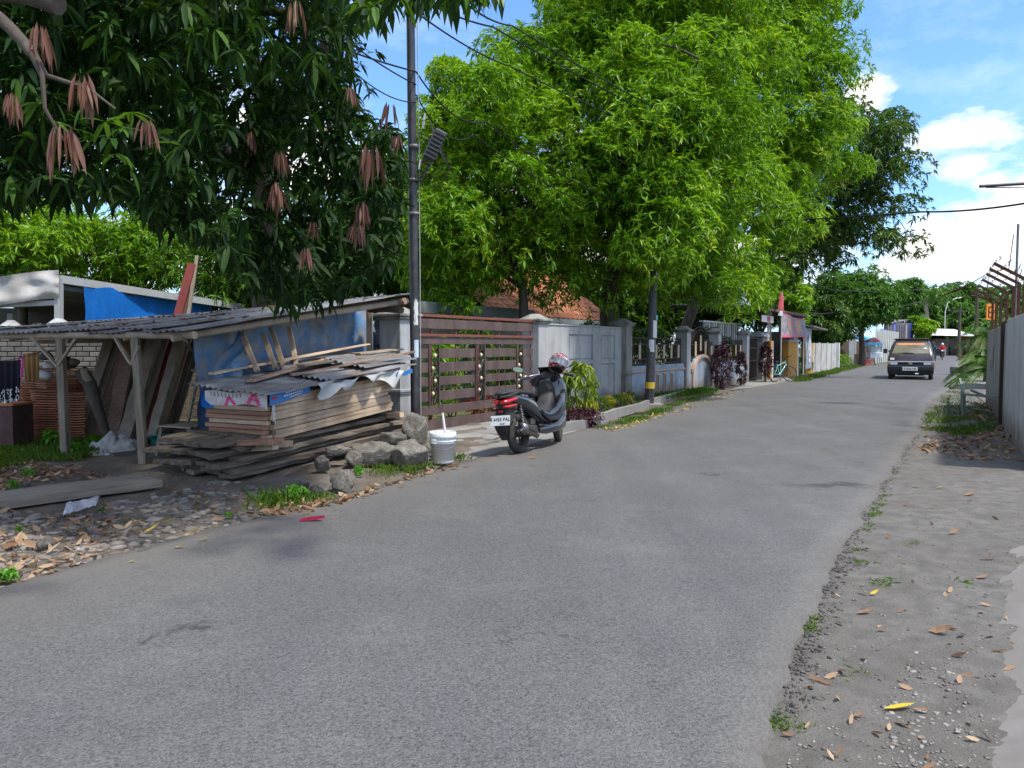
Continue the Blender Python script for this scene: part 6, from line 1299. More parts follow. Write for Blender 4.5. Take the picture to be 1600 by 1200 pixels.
# big plank on the ground and plastic bag
plank('ground_plank', V((-3.58, 7.42, .075)), V((-5.75, 4.9, .075)), .52, .07, wood_g, 'wide weathered plank lying flat on the soil at the left edge', 'plank', seg=12, rough=.006)
b = B(); b.sheet(lambda a, c: G(98+52*a+6*c, 806-16*a-20*c+6*a*c, .075)+V((0, 0, .02*abs(mn.noise(V((a*5, c*5, 0))))+.015*math.sin(a*9)*math.sin(c*3.1))), 26, 12); o = b.build('plastic_bag', mat('clear_plastic', [(.55, .58, .62), (.72, .75, .80)], 12, .25, .8, 24, spec=.7, bdist=.01, alpha=.72)); tag(o, 'crumpled clear plastic bag on the edge of the ground plank', 'plastic bag')
# far canopy with grey sheet and blue tarp
cn = thing('canopy_frame', 'grey metal canopy frame with a draped sheet standing behind the shed', 'canopy', PT(90, 600, 15.5))
gm = mat('pale_grey_steel', [(.34, .36, .37), (.44, .46, .47)], 3, .6, .1, 20, dirt=((.22, .19, .16), .5, 3))
K = 15.5
for (p, q, w_) in ((PT(92, 504, K), PT(92, 434, K), .12), (PT(18, 508, K+1), PT(18, 490, K+1), .12), (PT(-120, 482, K+.2), PT(92, 473, K), .10)): b = B(); b.bar(p, q, w_); b.build('post' if w_ > .11 else 'rail', gm, cn)
b = B(); b.bar(PT(92, 436, K), PT(380, 480, 21), .10, .16); b.build('beam', gm, cn); b = B(); b.bar(PT(96, 450, K+.3), PT(300, 476, 20), .06, .08); b.build('beam', gm, cn)
b = B(); b.sheet(lambda a, c: PT(-120+212*a, 462-8*a+14*math.sin(a*5)*.3+(-25-3*a)+(50-2*a)*c*.92, K-.1+.12*mn.noise(V((a*6, c*3, 1)))), 50, 12); b.build('draped_sheet', mat('stained_grey_sheet', [(.36, .37, .37), (.50, .51, .51)], 2.4, .7, .3, 9, dirt=((.30, .24, .15), .5, 2.0), bdist=.02), cn)
b = B(); q0, q1, q2, q3 = PT(-120, 440, K), PT(92, 433, K), PT(380, 478, 21), PT(60, 490, 23); b.add([q0, q1, q2, q3], [(0, 1, 2, 3)]); b.add([p-V((0, 0, .03)) for p in (q0, q1, q2, q3)], [(3, 2, 1, 0)]); b.build('roof_sheet', tin_d, cn)
b = B(); b.lathe([(.22, -.02), (.12, .06), (.07, .10)], 12, c=PT(92, 505, K)); b.lathe([(.22, -.02), (.12, .06), (.07, .10)], 12, c=PT(18, 508, K)); b.build('base', render_pale, cn)
b = B(); b.sheet(lambda a, c: PT(131+200*a, 448+26*a+3*math.sin(a*22)*(1-c)+(60-32*a)*c, K+.1+4.6*a)+V((0, .10*math.sin(a*16+c*3)*c+.05*math.sin(a*41), .03*math.sin(a*12))), 90, 14); o = b.build('bright_blue_tarp', blue_t); tag(o, 'bright blue tarp hung from the grey canopy frame above the shed roof', 'tarp')
a_, c_ = PT(-150, 520, 21.5), PT(420, 512, 23); b = B(); b.bar((a_.x, a_.y, 1.25), (c_.x, c_.y, 1.25), .15, 2.5); o = b.build('shade_backdrop', mat('shadow_board', [(.05, .045, .04), (.09, .08, .07)], 2, .9, .2), ); tag(o, 'added dark partition standing in for the shade under the canopy frame', 'partition')  # dark sheet added where only shade lies below the canopy
# ---------------- rocks, rubble, leaves ----------------
rockm = mat('field_rock', [(.14, .125, .105), (.22, .20, .175), (.30, .28, .25)], 4, .95, .8, 14, rv=.22, dirt=((.09, .08, .055), .7, 4), bdist=.035, detail=9)
def rockmesh(seed, sub=2, sharp=.35):
    import bmesh
    bm = bmesh.new(); bmesh.ops.create_icosphere(bm, subdivisions=sub, radius=1)
    for v in bm.verts:
        n_ = v.co.normalized(); k = 1+sharp*mn.noise(n_*1.3+V((seed*7.1, 0, 0)))+.2*mn.noise(n_*3.3+V((0, seed*3.3, 0)))
        q = n_*k
        for kk in range(7):
            pn = V((mn.noise(V((seed*3.1, kk*1.7, 0))), mn.noise(V((kk*2.3, seed*1.9, 5))), mn.noise(V((kk*3.7, 2, seed*2.7))))).normalized(); dd = q.dot(pn)-.66
            if dd > 0: q = q-pn*dd*.92
        v.co = q*(1+.05*mn.noise(n_*6+V((seed, 0, 0)))+.03*mn.noise(n_*14))
    me = bpy.data.meshes.new('rock'); bm.to_mesh(me); bm.free(); me.materials.append(rockm)
    for p in me.polygons: p.use_smooth = sub > 1
    return me
RK = [rockmesh(i, 4) for i in range(6)]; RS = [rockmesh(i+10, 1, .5) for i in range(4)]
def rock(u, v, w_, h_, lab, i, z=None, Y=None, group=None, name='rock'):
    p = G(u, v) if Y is None else PT(u, v, Y); s_ = w_*p.y/F_PX/2*1.0; hz = h_*p.y/F_PX/2*.98
    o = link(name, RK[i % 6] if name == 'rock' else RS[i % 4]); o.location = (p.x, p.y, (hz*.72 if z is None else z)-.02); o.scale = (s_, s_*.85, hz); o.rotation_euler = (0, 0, i*1.7); tag(o, lab, 'rock', group); return o
rock(650, 695, 52, 62, 'large tan boulder at the foot of the near pole', 0, Y=9.7, z=.30); rock(637, 728, 84, 48, 'wide flat grey-green rock left of the white pail', 1); rock(588, 738, 84, 46, 'long dark rock under the right end of the slabs', 2, Y=8.8, z=.14); rock(616, 712, 60, 52, 'pale angular rock behind the wide flat one', 3, Y=9.4, z=.2)
rock(536, 764, 46, 42, 'squarish mossy grey rock below the slabs', 4); rock(500, 770, 34, 26, 'rounded brown rock left of the squarish mossy one', 5); rock(502, 752, 34, 26, 'grey rock behind the rounded brown one', 1, Y=8.2, z=.13); rock(555, 745, 34, 30, 'brown rock tucked behind the squarish mossy one', 0, Y=8.6, z=.12); rock(528, 737, 40, 20, 'flat pale rock touching the underside of the slabs', 2, Y=8.6, z=.22)
rock(476, 762, 26, 22, 'small grey rock beneath the near slab ends', 3); rock(448, 778, 40, 22, 'grey rock half hidden behind the tall grass tuft', 4); rock(520, 782, 10, 8, 'small white stone at the road edge below the rocks', 5); rock(668, 690, 30, 24, 'dark rock between boulder and white pail', 5, Y=9.6, z=.1); rock(640, 712, 26, 20, 'small brown rock under the tan boulder', 2, Y=9.4, z=.12)
for i, (u, v, w_, h_, lab) in enumerate(((118, 834, 44, 14, 'flat grey stone in the rubble below the plastic bag'), (72, 858, 40, 26, 'large smooth grey stone in the lower left rubble'), (95, 846, 24, 12, 'grey stone touching the large smooth one'), (18, 835, 26, 16, 'grey stone in the rubble at the left edge'), (128, 853, 26, 9, 'flat tan stone right of the large smooth one'), (285, 806, 32, 14, 'flat grey slab stone in the middle of the rubble'), (205, 796, 30, 16, 'reddish stone in the rubble below the ground plank'), (300, 775, 30, 14, 'grey stone near the end of the ground plank'), (345, 800, 22, 14, 'grey stone beside the tiny weed'), (38, 762, 22, 18, 'brown stone among dead leaves beyond the plank'), (25, 862, 18, 12, 'small stone near the lower left corner of the yard'), (225, 860, 26, 12, 'low brown stone at the edge of the rubble'))):
    rock(u, v, w_, h_, lab, i)
# rubble as stuff: small stones joined
def rubble(name, pts, lo, hi, lab, m, seed, zf):
    r_ = np.random.default_rng(seed); base = [np.array([v.co for v in me.vertices]) for me in RS]; fb = [np.array([tuple(p.vertices) for p in me.polygons]) for me in RS]
    VV = []; FF = []; k = 0
    for (x, y, z) in pts:
        i = int(r_.integers(4)); s_ = lo+(hi-lo)*r_.random()**3; a = r_.uniform(0, 6.28); R_ = np.array([[math.cos(a), -math.sin(a), 0], [math.sin(a), math.cos(a), 0], [0, 0, 1]])
        v_ = (base[i]*np.array([s_, s_*r_.uniform(.45, .95), s_*r_.uniform(.18, .5)])) @ R_.T+np.array([x, y, z+s_*.03]); VV.append(v_); FF.append(fb[i]+k); k += len(v_)
    o = npmesh(name, np.concatenate(VV), np.concatenate(FF), m, None, tuple(map(float, pts[0]))); tag(o, lab, 'gravel', kind='stuff')
rub = mat('rubble_stone', [(.13, .105, .085), (.20, .172, .145), (.27, .245, .215)], 5, .95, .4, 20, islands=.45, detail=4)
yp_ = [(-30, 800), (60, 806), (140, 800), (220, 775), (300, 765), (345, 748), (420, 768), (450, 790), (380, 812), (300, 828), (220, 858), (130, 880), (20, 912), (-30, 925)]
rubble('rubble', scat(yp_, 1900, 5, yardz, 2, -.5), .006, .085, 'grey stony rubble between the yard and the road', rub, 3, yardz)
rubble('rubble', scat([(-30, 740), (60, 735), (200, 742), (330, 742), (300, 760), (120, 770), (-30, 790)], 380, 6, yardz, 2, -.3), .006, .03, 'small stones scattered on the bare soil of the yard', rub, 4, yardz)
rubble('gravel', scat([(1215, 1230), (1270, 960), (1390, 760), (1440, 660), (1620, 660), (1620, 860), (1570, 1050), (1560, 1240)], 3600, 7, rz, 1.4, -.6), .002, .012, 'fine gravel strewn over the right verge', rub, 5, rz)
rubble('gravel', scat([(1360, 1080), (1430, 1000), (1500, 1010), (1530, 1180), (1400, 1200)], 260, 8, rz, 3, -.2), .004, .022, 'coarser gravel patch near the bottom of the right verge', mat('pale_rubble', [(.18, .165, .145), (.30, .285, .26)], 5, .95, .4, 20, islands=.4, detail=4), 6, rz)
def litter(name, pts, lo, hi, m, lab, seed, curl=-.25, flat=.12):
    r_ = np.random.default_rng(seed); P_ = np.array(pts)+np.array([0, 0, .006]); n_ = len(P_); D_ = unit(np.concatenate([r_.normal(0, 1, (n_, 2)), r_.normal(0, flat, (n_, 1))+.05], 1))
    vs, fs = leaf_geo(P_, D_, r_.uniform(lo, hi, n_)*.92, .42, curl, True, r_, .65); o = npmesh(name, vs, fs, m, None, tuple(map(float, pts[0]))); tag(o, lab, 'leaf litter', kind='stuff')
epr = []
for i in range(2600):
    k = rnd.random()**.8*(len(ep)-1); j = int(k); u = ep[j][0]+(ep[j+1][0]-ep[j][0])*(k-j)+abs(rnd.gauss(0, 9))-3; v = ep[j][1]+(ep[j+1][1]-ep[j][1])*(k-j)+rnd.uniform(-6, 6); q = G(u, v)
    x_ = xat(RE, q.y)+abs(rnd.gauss(0, .07))-.01; epr.append((x_, q.y, rz(x_, q.y)+.004))
rubble('gravel', epr, .003, .016, 'dark asphalt crumbs along the broken right edge of the road', mat('asphalt_crumb', [(.06, .058, .055), (.11, .105, .10)], 5, .95, .4, 20, islands=.5, detail=4), 9, rz)
litter('leaf_litter', scat(yp_, 300, 9, lambda x, y: yardz(x, y)+.02, 1.4, -.1), .05, .12, lf_dry, 'brown fallen leaves over the rubble by the road', 1)
litter('leaf_litter', scat([(-30, 728), (40, 722), (160, 745), (165, 755), (60, 765), (-30, 780)], 380, 10, lambda x, y: yardz(x, y)+.01, 1, -.3), .06, .13, lf_dry, 'drift of brown leaves behind the ground plank', 2)
litter('leaf_litter', scat([(400, 800), (520, 782), (640, 742), (720, 722), (735, 728), (640, 752), (540, 790), (430, 812)], 170, 11, .0, 1.5, -.3), .06, .14, lf_dry, 'brown leaves along the foot of the rocks', 3)
litter('leaf_litter', scat([(940, 672), (1050, 642), (1130, 615), (1190, 604), (1150, 618), (1060, 646), (960, 676)], 300, 12, .0, 1.0, -.2), .05, .12, leafmat('mixed_fallen_leaf', [(.22, .14, .05), (.42, .32, .06), (.5, .4, .2)], .12, .8), 'yellow and brown leaves along the left verge beyond the second pole', 4)
litter('leaf_litter', scat([(1430, 700), (1445, 660), (1500, 664), (1590, 668), (1600, 720), (1500, 716)], 330, 13, lambda x, y: rz(x, y), 1.2, -.25), .07, .16, lf_dry, 'brown leaf drift below the grass on the right verge', 5)
litter('leaf_litter', scat([(1215, 1230), (1290, 930), (1400, 730), (1600, 720), (1560, 1240)], 80, 14, lambda x, y: rz(x, y), 1.2, -.5), .03, .075, lf_dry, 'small dry leaf fragments over the right verge', 6)
fmesh = []
for i in range(4):
    v1, f1 = leaf_geo(np.array([[-.5, 0, 0]]), np.array([[1.0, 0, 0]]), np.array([1.0]), .34+.05*i, -.18-.10*i, True, np.random.default_rng(40+i), .1)
    for mm in (lf_dry, lf_dryy):
        me = bpy.data.meshes.new('fallen_leaf'); me.from_pydata([tuple(map(float, x)) for x in v1], [], [tuple(map(int, x)) for x in f1]); me.materials.append(mm); fmesh.append(me)
FL = [(20, 910, 46, 0, 'pale dry leaf lying on the road at the lower left edge'), (206, 877, 12, 1, 'small yellow leaf on the asphalt left of the leaf pair'), (281, 855, 18, 1, 'yellow leaf on the road edge, left of the leaf pair'), (300, 835, 30, 1, 'long yellow leaf on the road edge, the upper of a pair'), (318, 843, 18, 1, 'short tan leaf just right of the long yellow one'), (100, 872, 30, 1, 'yellow-tan leaf curled on the rubble near the road'), (126, 880, 28, 0, 'dry leaf beside the curled yellow-tan one'), (238, 829, 26, 1, 'tan leaf lying on the rubble edge'), (212, 816, 26, 1, 'curled pale yellow leaf in the rubble'), (262, 816, 30, 1, 'broad yellow leaf in the middle of the rubble'), (243, 786, 12, 1, 'bright yellow leaf standing in the rubble'), (323, 786, 10, 1, 'small bright yellow leaf near the slabs'), (260, 797, 16, 1, 'yellow leaf left of the small bright one'),
      (480, 803, 18, 1, 'yellow leaf behind the crimson petal on the road'), (500, 786, 20, 1, 'olive-yellow leaf at the grass edge'), (490, 807, 0, 1, ''), (570, 774, 20, 0, 'curled tan leaf on the road below the squarish rock'), (628, 760, 16, 0, 'brown leaf at the road edge below the flat rock'), (684, 747, 9, 0, 'small pale scrap on the asphalt before the pail'), (712, 732, 20, 0, 'tan leaf on the asphalt right of the pail'), (730, 729, 18, 0, 'second tan leaf right of the pail'), (755, 683, 14, 0, 'brown leaf on the driveway left of the scooter'), (776, 688, 18, 0, 'brown leaf on the driveway beside the scooter plate'),
      (832, 716, 16, 0, 'tan leaf on the asphalt under the scooter tail'), (855, 707, 12, 0, 'tan leaf on the asphalt beside the scooter'), (1352, 957, 30, 0, 'curled tan leaf near the road edge on the right verge'), (1379, 985, 20, 0, 'reddish leaf below the curled tan one on the verge'), (1470, 988, 36, 0, 'large pale brown leaf in the middle of the right verge'), (1405, 1107, 52, 1, 'large straw-yellow leaf low on the right verge'), (1440, 1110, 26, 0, 'brown leaf touching the straw-yellow one'), (1342, 1118, 20, 0, 'small brown leaf left of the straw-yellow one'), (1366, 927, 14, 1, 'lime yellow leaf on the right verge'), (1535, 902, 24, 0, 'tan leaf near the concrete pavement edge'), (1516, 773, 26, 0, 'orange-brown leaf on the upper right verge'), (1468, 762, 10, 1, 'greenish leaf on the upper right verge'), (1491, 832, 18, 0, 'tan leaf in the middle of the upper verge'), (1430, 760, 14, 0, 'brown leaf near the broken road edge'), (1545, 873, 26, 0, 'dark twig-like leaf by the pavement edge'), (1268, 1072, 18, 0, 'tan leaf on the road edge low in the picture')]
for i, (u, v, L, y_, lab) in enumerate(FL):
    if not L: continue
    p = G(u, v); zz = rz(p.x, p.y)+.01 if (u > 1200 and p.x > xat(RE, p.y)) else (yardz(p.x, p.y)+.035 if p.x < xat(LE, p.y) and u < 500 else .022)
    p = G(u, v, zz); s_ = L*p.y/F_PX; o = link('fallen_leaf', fmesh[(i % 4)*2+y_]); o.location = p; o.scale = (s_, s_, s_); o.rotation_euler = (rnd.uniform(-.2, .2), rnd.uniform(-.1, .1), rnd.uniform(-.5, .5)); tag(o, lab, 'leaf', 'large fallen leaves on road, rubble and verge')
p = G(487, 815, .01); b = B(); b.sheet(lambda a, c: V((p.x-.09+.20*a, p.y-.03+.06*c*math.sin(math.pi*(.1+.85*a)), .02+.025*a*a+.02*c)), 10, 5); o = b.build('crimson_petal', mat('crimson', [(.20, .008, .03), (.28, .015, .05)], 6, .5, .1)); tag(o, 'crimson petal-like scrap lying on the asphalt at the left', 'scrap')
for i, (u, v, r_) in enumerate(((285, 990, .07), (1305, 632, .28), (1100, 745, .05))):
    pass
# white pail with stick
p = V((G(692, 722).x, G(692, 722).y, -.005)); t = thing('white_pail', 'dirty white plastic pail with rim standing by the rocks at the road edge', 'bucket', p)
wpl = mat('white_plastic', [(.70, .72, .72), (.78, .80, .80)], 2.5, .4, .05, 20, dirt=((.60, .58, .54), .15, 7), spec=.5)
b = B(); b.lathe([(.001, .0), (.122, .0), (.132, .02), (.152, .33), (.150, .331), (.138, .04), (.001, .03)], 28, c=p); b.build('body', wpl, t)
b = B(); b.lathe([(.152, .300), (.162, .302), (.164, .33), (.163, .368), (.156, .375), (.148, .37), (.148, .30)], 28, c=p, closed=True); b.lathe([(.150, .262), (.157, .264), (.157, .275), (.150, .277)], 28, c=p, closed=True); b.build('rim', wpl, t)
b = B(); b.tube([p+V((-.155, 0, .27))]+[p+V((-.160*math.cos(a), -.165*math.sin(a)*.9, .27-.10*math.sin(a))) for a in [k*math.pi/12 for k in range(1, 12)]]+[p+V((.155, 0, .27))], .004, 6); b.build('handle', tin, t)
b = B(); b.lathe([(.001, .26), (.147, .26)], 28, c=p); b.build('cement_fill', mat('dry_cement', [(.25, .24, .22), (.33, .32, .30)], 6, .95, .4), t)
b = B(); b.tube([p+V((.05, 0, .2)), p+V((-.005, .03, .60))], [.016, .015], 8); t = b.build('stick', whitep); tag(t, 'white stick standing in the pail', 'stick')
b = B(); b.tube([G(666, 712, .08)+V((.0, 0, 0))]+[G(674, 716, .06)+V((.05*math.cos(a), 0, .05*math.sin(a))) for a in [k*6.283/12 for k in range(13)]], .008, 6); o = b.build('wire_ring', tin); tag(o, 'small ring of wire between rock and pail', 'wire')
# ---------------- scooter ----------------
gloss = mat('gloss_black_fairing', [(.010, .012, .018), (.016, .019, .028)], 2, .16, .02, 20, spec=.6, coat=.6, dirt=((.05, .048, .045), .35, 5))
matt = mat('matt_black_plastic', [(.018, .018, .019), (.035, .035, .036)], 5, .6, .12, 40, dirt=((.08, .075, .07), .4, 5))
rubber = mat('tyre_rubber', [(.020, .020, .020), (.045, .043, .040)], 7, .85, .3, 40, dirt=((.11, .10, .085), .5, 6))
steel = mat('worn_steel', [(.20, .20, .20), (.36, .35, .34)], 8, .38, .15, 30, metal=.9, dirt=((.14, .11, .09), .5, 5))
chrome = mat('chrome', [(.6, .6, .62)], 3, .15, 0, metal=1.0)
rlens = mat('red_lens', [(.42, .006, .010), (.55, .015, .02)], 6, .12, 0, spec=.7, coat=.5)
plate_w = mat('plate_white', [(.66, .67, .66)], 3, .4, 0); plate_k = mat('plate_black_print', [(.01, .01, .01)], 3, .5, 0)
sc = thing('scooter', 'black motor scooter parked on its side stand before the slatted gate', 'scooter', (.10, 9.80, 0), (math.radians(-5), 0, math.radians(64)))
def lb(): return B()
def wheel(parent, x, R, rw, tw, nsp, M=None, nm='wheel', spoke=.012, rimm=None):
    M = M or Matrix.Translation((x, 0, R))
    t = B(M); prof = []
    for k in range(12): a = 2*math.pi*k/12; prof.append((R-rw+rw*math.cos(a), tw*math.sin(a)))
    t.lathe(prof, 32, 'y', closed=True); w_ = t.build(nm, rubber, parent, local=True)
    t = B(M); ri = R-rw*1.75; t.lathe([(ri, -tw*.75), (ri+.012, -tw*.8), (ri+.014, 0), (ri+.012, tw*.8), (ri, tw*.75), (ri-.012, 0)], 28, 'y', closed=True)
    for k in range(nsp): a = 2*math.pi*k/nsp; t.bar((0, 0, 0), (ri*math.cos(a), 0, ri*math.sin(a)), spoke*2, spoke, up=(0, 1, 0))
    t.lathe([(.001, -tw*.7), (.045, -tw*.7), (.05, 0), (.045, tw*.7), (.001, tw*.7)], 12, 'y'); t.build('rim', rimm or matt, w_, local=True)
    return w_
wheel(sc, 0, .275, .058, .056, 5)
SM = Matrix.Translation((1.33, 0, .275)) @ Matrix.Rotation(math.radians(16), 4, 'Z')
wheel(sc, 0, .275, .052, .050, 5, SM)
b = lb(); b.loft([((-.43, 0, .765), .05, .018), ((-.36, 0, .76), .105, .045), ((-.2, 0, .73), .135, .075), ((0, 0, .69), .155, .105), ((.2, 0, .63), .165, .13), ((.38, 0, .55), .155, .14), ((.52, 0, .46), .15, .13), ((.62, 0, .39), .15, .10)], 20, p=2.4); b.build('tail_fairing', gloss, sc, local=True)
b = lb(); b.loft([((-.44, 0, .802), .04, .012), ((-.36, 0, .815), .10, .028), ((-.2, 0, .818), .13, .036), ((0, 0, .80), .145, .04), ((.22, 0, .775), .15, .042), ((.38, 0, .755), .12, .05), ((.48, 0, .73), .07, .04)], 18, p=2.8); b.build('seat', matt, sc, local=True)
for sg in (-1, 1):
    b = lb(); b.tube([(-.47, sg*.03, .765), (-.42, sg*.115, .775), (-.26, sg*.15, .80), (-.18, sg*.14, .805)], [.012, .014, .014, .010], 8); b.build('grab_rail', matt, sc, local=True)
    b = lb(); b.loft([((-.475, sg*.045, .700), .035, .020), ((-.43, sg*.075, .705), .05, .03), ((-.30, sg*.125, .725), .03, .022), ((-.22, sg*.145, .735), .006, .006)], 12); b.build('tail_light', rlens, sc, local=True)
    b = lb(); b.loft([((-.455, sg*.04, .645), .035, .018), ((-.40, sg*.085, .640), .045, .022), ((-.26, sg*.14, .655), .012, .010)], 12); b.build('turn_signal', rlens, sc, local=True)
b = lb(); b.loft([((-.46, 0, .67), .05, .05), ((-.36, 0, .66), .10, .06), ((-.2, 0, .62), .12, .06)], 12); b.build('light_housing', matt, sc, local=True)
b = lb(); b.add([(-.40, -.09, .62), (-.40, .09, .62), (-.46, .10, .40), (-.46, -.10, .40), (-.43, .075, .30), (-.43, -.075, .30), (-.40, .04, .22), (-.40, -.04, .22)], [(0, 1, 2, 3), (3, 2, 4, 5), (5, 4, 6, 7)]); b.add([(-.38, -.09, .62), (-.38, .09, .62), (-.42, .10, .40), (-.42, -.10, .40), (-.39, .075, .30), (-.39, -.075, .30), (-.37, .04, .22), (-.37, -.04, .22)], [(3, 2, 1, 0), (5, 4, 2, 3), (7, 6, 4, 5), (0, 3, 11-8+0, 0)][:3])
b.prism([(-.40, .62), (-.25, .60), (-.20, .50), (-.42, .40)], -.085, .085); b.build('rear_mudguard', matt, sc, local=True)
b = lb(); b.loft([((-.462, 0, .585), .03, .012), ((-.45, 0, .585), .035, .014)], 10); b.build('reflector', rlens, sc, local=True)
PM = Matrix.Translation((-.478, 0, .475)) @ Matrix.Rotation(math.radians(12), 4, 'Y')
b = B(PM); b.box((-.003, -.135, -.065), (.003, .135, .062), bev=.002); pl_ = b.build('number_plate', plate_w, sc, local=True)
TM = PM @ Matrix(((0, 0, -1, -.0045), (-1, 0, 0, 0), (0, 1, 0, .012), (0, 0, 0, 1)))
text('E 6455 PAL', .058, plate_k, TM, pl_); text('04-28', .028, plate_k, TM @ Matrix.Translation((.03, -.055, 0)), pl_)
# centre tunnel, foot boards, front apron
b = lb(); b.loft([((.50, 0, .42), .13, .11), ((.65, 0, .40), .14, .13), ((.82, 0, .43), .14, .16), ((.98, 0, .52), .13, .22), ((1.08, 0, .62), .11, .25)], 16); b.build('centre_tunnel', matt, sc, local=True)
for sg in (-1, 1):
    b = lb(); b.loft([((.30, sg*.16, .27), .03, .04), ((.5, sg*.185, .26), .05, .06), ((.8, sg*.20, .27), .055, .065), ((1.05, sg*.205, .33), .05, .10), ((1.2, sg*.18, .42), .03, .10)], 12); b.build('floorboard', gloss, sc, local=True)
    b = lb(); b.loft([((.46, sg*.165, .50), .02, .03), ((.62, sg*.18, .43), .03, .06), ((.85, sg*.195, .45), .035, .10), ((1.02, sg*.215, .55), .035, .13), ((1.16, sg*.21, .62), .03, .14), ((1.3, sg*.15, .64), .02, .10)], 12); b.build('side_fairing', gloss, sc, local=True)
    b = lb(); b.tube([(.34, sg*.20, .335), (.6, sg*.232, .30), (.9, sg*.25, .325), (1.1, sg*.25, .42)], [.006, .009, .009, .005], 6); b.build('trim_strip', steel, sc, local=True)
b = lb(); b.loft([((1.02, 0, .70), .14, .22), ((1.10, 0, .74), .215, .26), ((1.2, 0, .74), .235, .27), ((1.32, 0, .70), .20, .26), ((1.44, 0, .66), .12, .18), ((1.52, 0, .64), .04, .08)], 20, p=2.5); b.build('front_apron', gloss, sc, local=True)
b = lb(); b.loft([((1.06, .08, .90), .17, .08), ((1.14, 0, .93), .18, .12), ((1.26, 0, .95), .14, .12), ((1.36, 0, .92), .06, .06)], 18); b.build('upper_cowl', matt, sc, local=True)
b = lb(); b.sheet(lambda a, c: V((1.34-.22*c-.10*(2*a-1)**2, (.15-.05*c)*(2*a-1), .96+.15*c)), 12, 6, .004); b.build('windscreen', mat('dark_screen', [(.01, .01, .012)], 3, .08, 0, spec=.6, coat=.5), sc, local=True)
b = lb(); b.loft([((1.02, -.06, .84), .05, .05), ((1.045, -.06, .84), .055, .055)], 16); b.build('key_panel', steel, sc, local=True)
HM = Matrix.Translation((1.12, 0, 1.0)) @ Matrix.Rotation(math.radians(16), 4, 'Z')
b = B(HM); b.tube([(-.12, .33, -.03), (-.06, .22, .0), (.0, .10, .01), (0, -.10, .01), (-.06, -.22, .0), (-.12, -.33, -.03)], .012, 8); b.build('handlebar', chrome, sc, local=True)
for sg in (-1, 1):
    b = B(HM); b.tube([(-.155, sg*.39, -.045), (-.08, sg*.26, -.012)], .019, 10); b.build('grip', matt, sc, local=True)
    b = B(HM); b.tube([(-.165, sg*.41, -.05), (-.154, sg*.39, -.045)], .018, 10); b.build('bar_end', chrome, sc, local=True)
    b = B(HM); b.tube([(-.03, sg*.17, .02), (.03, sg*.26, .0), (-.06, sg*.36, .0)], .006, 6); b.build('lever', chrome, sc, local=True)
    b = B(HM); b.tube([(-.02, sg*.19, .01), (.0, sg*.27, .07), (-.02, sg*.36, .10)], .006, 6); mm = b.build('mirror_stem', matt, sc, local=True)
    if sg < 0: continue
    b = B(HM @ Matrix.Translation((-.02, sg*.42, .10)) @ Matrix.Rotation(.25*sg, 4, 'X')); b.loft([((.035, 0, 0), .03, .015), ((.01, 0, 0), .075, .036), ((-.008, 0, 0), .08, .04)], 16); b.build('mirror', matt, sc, local=True)
    if sg < 0: continue
    b = B(HM @ Matrix.Translation((-.02, sg*.42, .10)) @ Matrix.Rotation(.25*sg, 4, 'X')); b.loft([((-.0085, 0, 0), .072, .034), ((-.010, 0, 0), .072, .034)], 16); b.build('mirror_glass', mat('mirror_glass', [(.25, .30, .24)], 2, .04, 0, metal=1), sc, local=True)  # green reflection of the foliage put into the mirror colour
for k_ in range(3):
    b = B(); b.tube([(1.06, .12-.12*k_, .99), (1.17, .14-.14*k_, .93+.05*k_), (1.24, .05-.04*k_, .80)], .005, 5); b.build('control_cable', plate_k, sc, local=True)
b = B(HM); b.loft([((-.06, 0, -.02), .10, .03), ((.0, 0, 0), .12, .04), ((.06, 0, .0), .09, .03)], 14); b.build('instrument_panel', matt, sc, local=True)
b = lb(); b.tube([(1.14, .045, .80), (1.33, .075, .28)], .016, 8); b.tube([(1.14, -.045, .80), (1.33, -.075, .28)], .016, 8); b.build('fork', steel, sc, local=True)
b = B(SM); b.loft([((-.26, 0, .10), .03, .01), ((-.2, 0, .2), .055, .02, .8), ((0, 0, .30), .065, .02), ((.2, 0, .2), .05, .02, -.8), ((.27, 0, .1), .02, .01)], 10); b.build('front_mudguard', gloss, sc, local=True)
b = lb(); b.lathe([(.001, -.012), (.035, -.012), (.035, .012), (.001, .012)], 12, 'y', c=(0, -.09, .275)); b.box((-.03, -.10, .24), (.42, -.05, .33), bev=.02); b.box((.12, -.12, .20), (.42, .12, .34), bev=.03); b.box((.24, -.09, .34), (.40, .09, .44), bev=.02); b.build('engine', steel, sc, local=True)
b = lb(); b.box((-.06, .05, .20), (.45, .13, .34), bev=.03); b.lathe([(.001, 0), (.09, 0), (.09, .03), (.001, .035)], 16, 'y', c=(.02, .13, .275)); b.build('transmission_case', matt, sc, local=True)
b = lb(); b.tube([(.42, -.10, .20), (.30, -.13, .18), (.20, -.155, .23), (.14, -.16, .27), (-.12, -.172, .335), (-.24, -.175, .362), (-.25, -.175, .364)], [.016, .018, .045, .058, .066, .064, .05], 16); ex = b.build('exhaust_muffler', steel, sc, local=True)
b = lb(); b.tube([(-.235, -.175, .361), (-.275, -.176, .37)], [.052, .046], 16); b.build('end_cap', chrome, ex, local=True); b = lb(); b.tube([(-.274, -.176, .37), (-.285, -.176, .372)], [.024, .022], 12); b.build('outlet', plate_k, ex, local=True)
b = lb(); b.loft([((.12, -.222, .29), .006, .035), ((-.02, -.236, .32), .008, .045), ((-.16, -.24, .35), .006, .03)], 10); b.build('heat_shield', matt, ex, local=True)
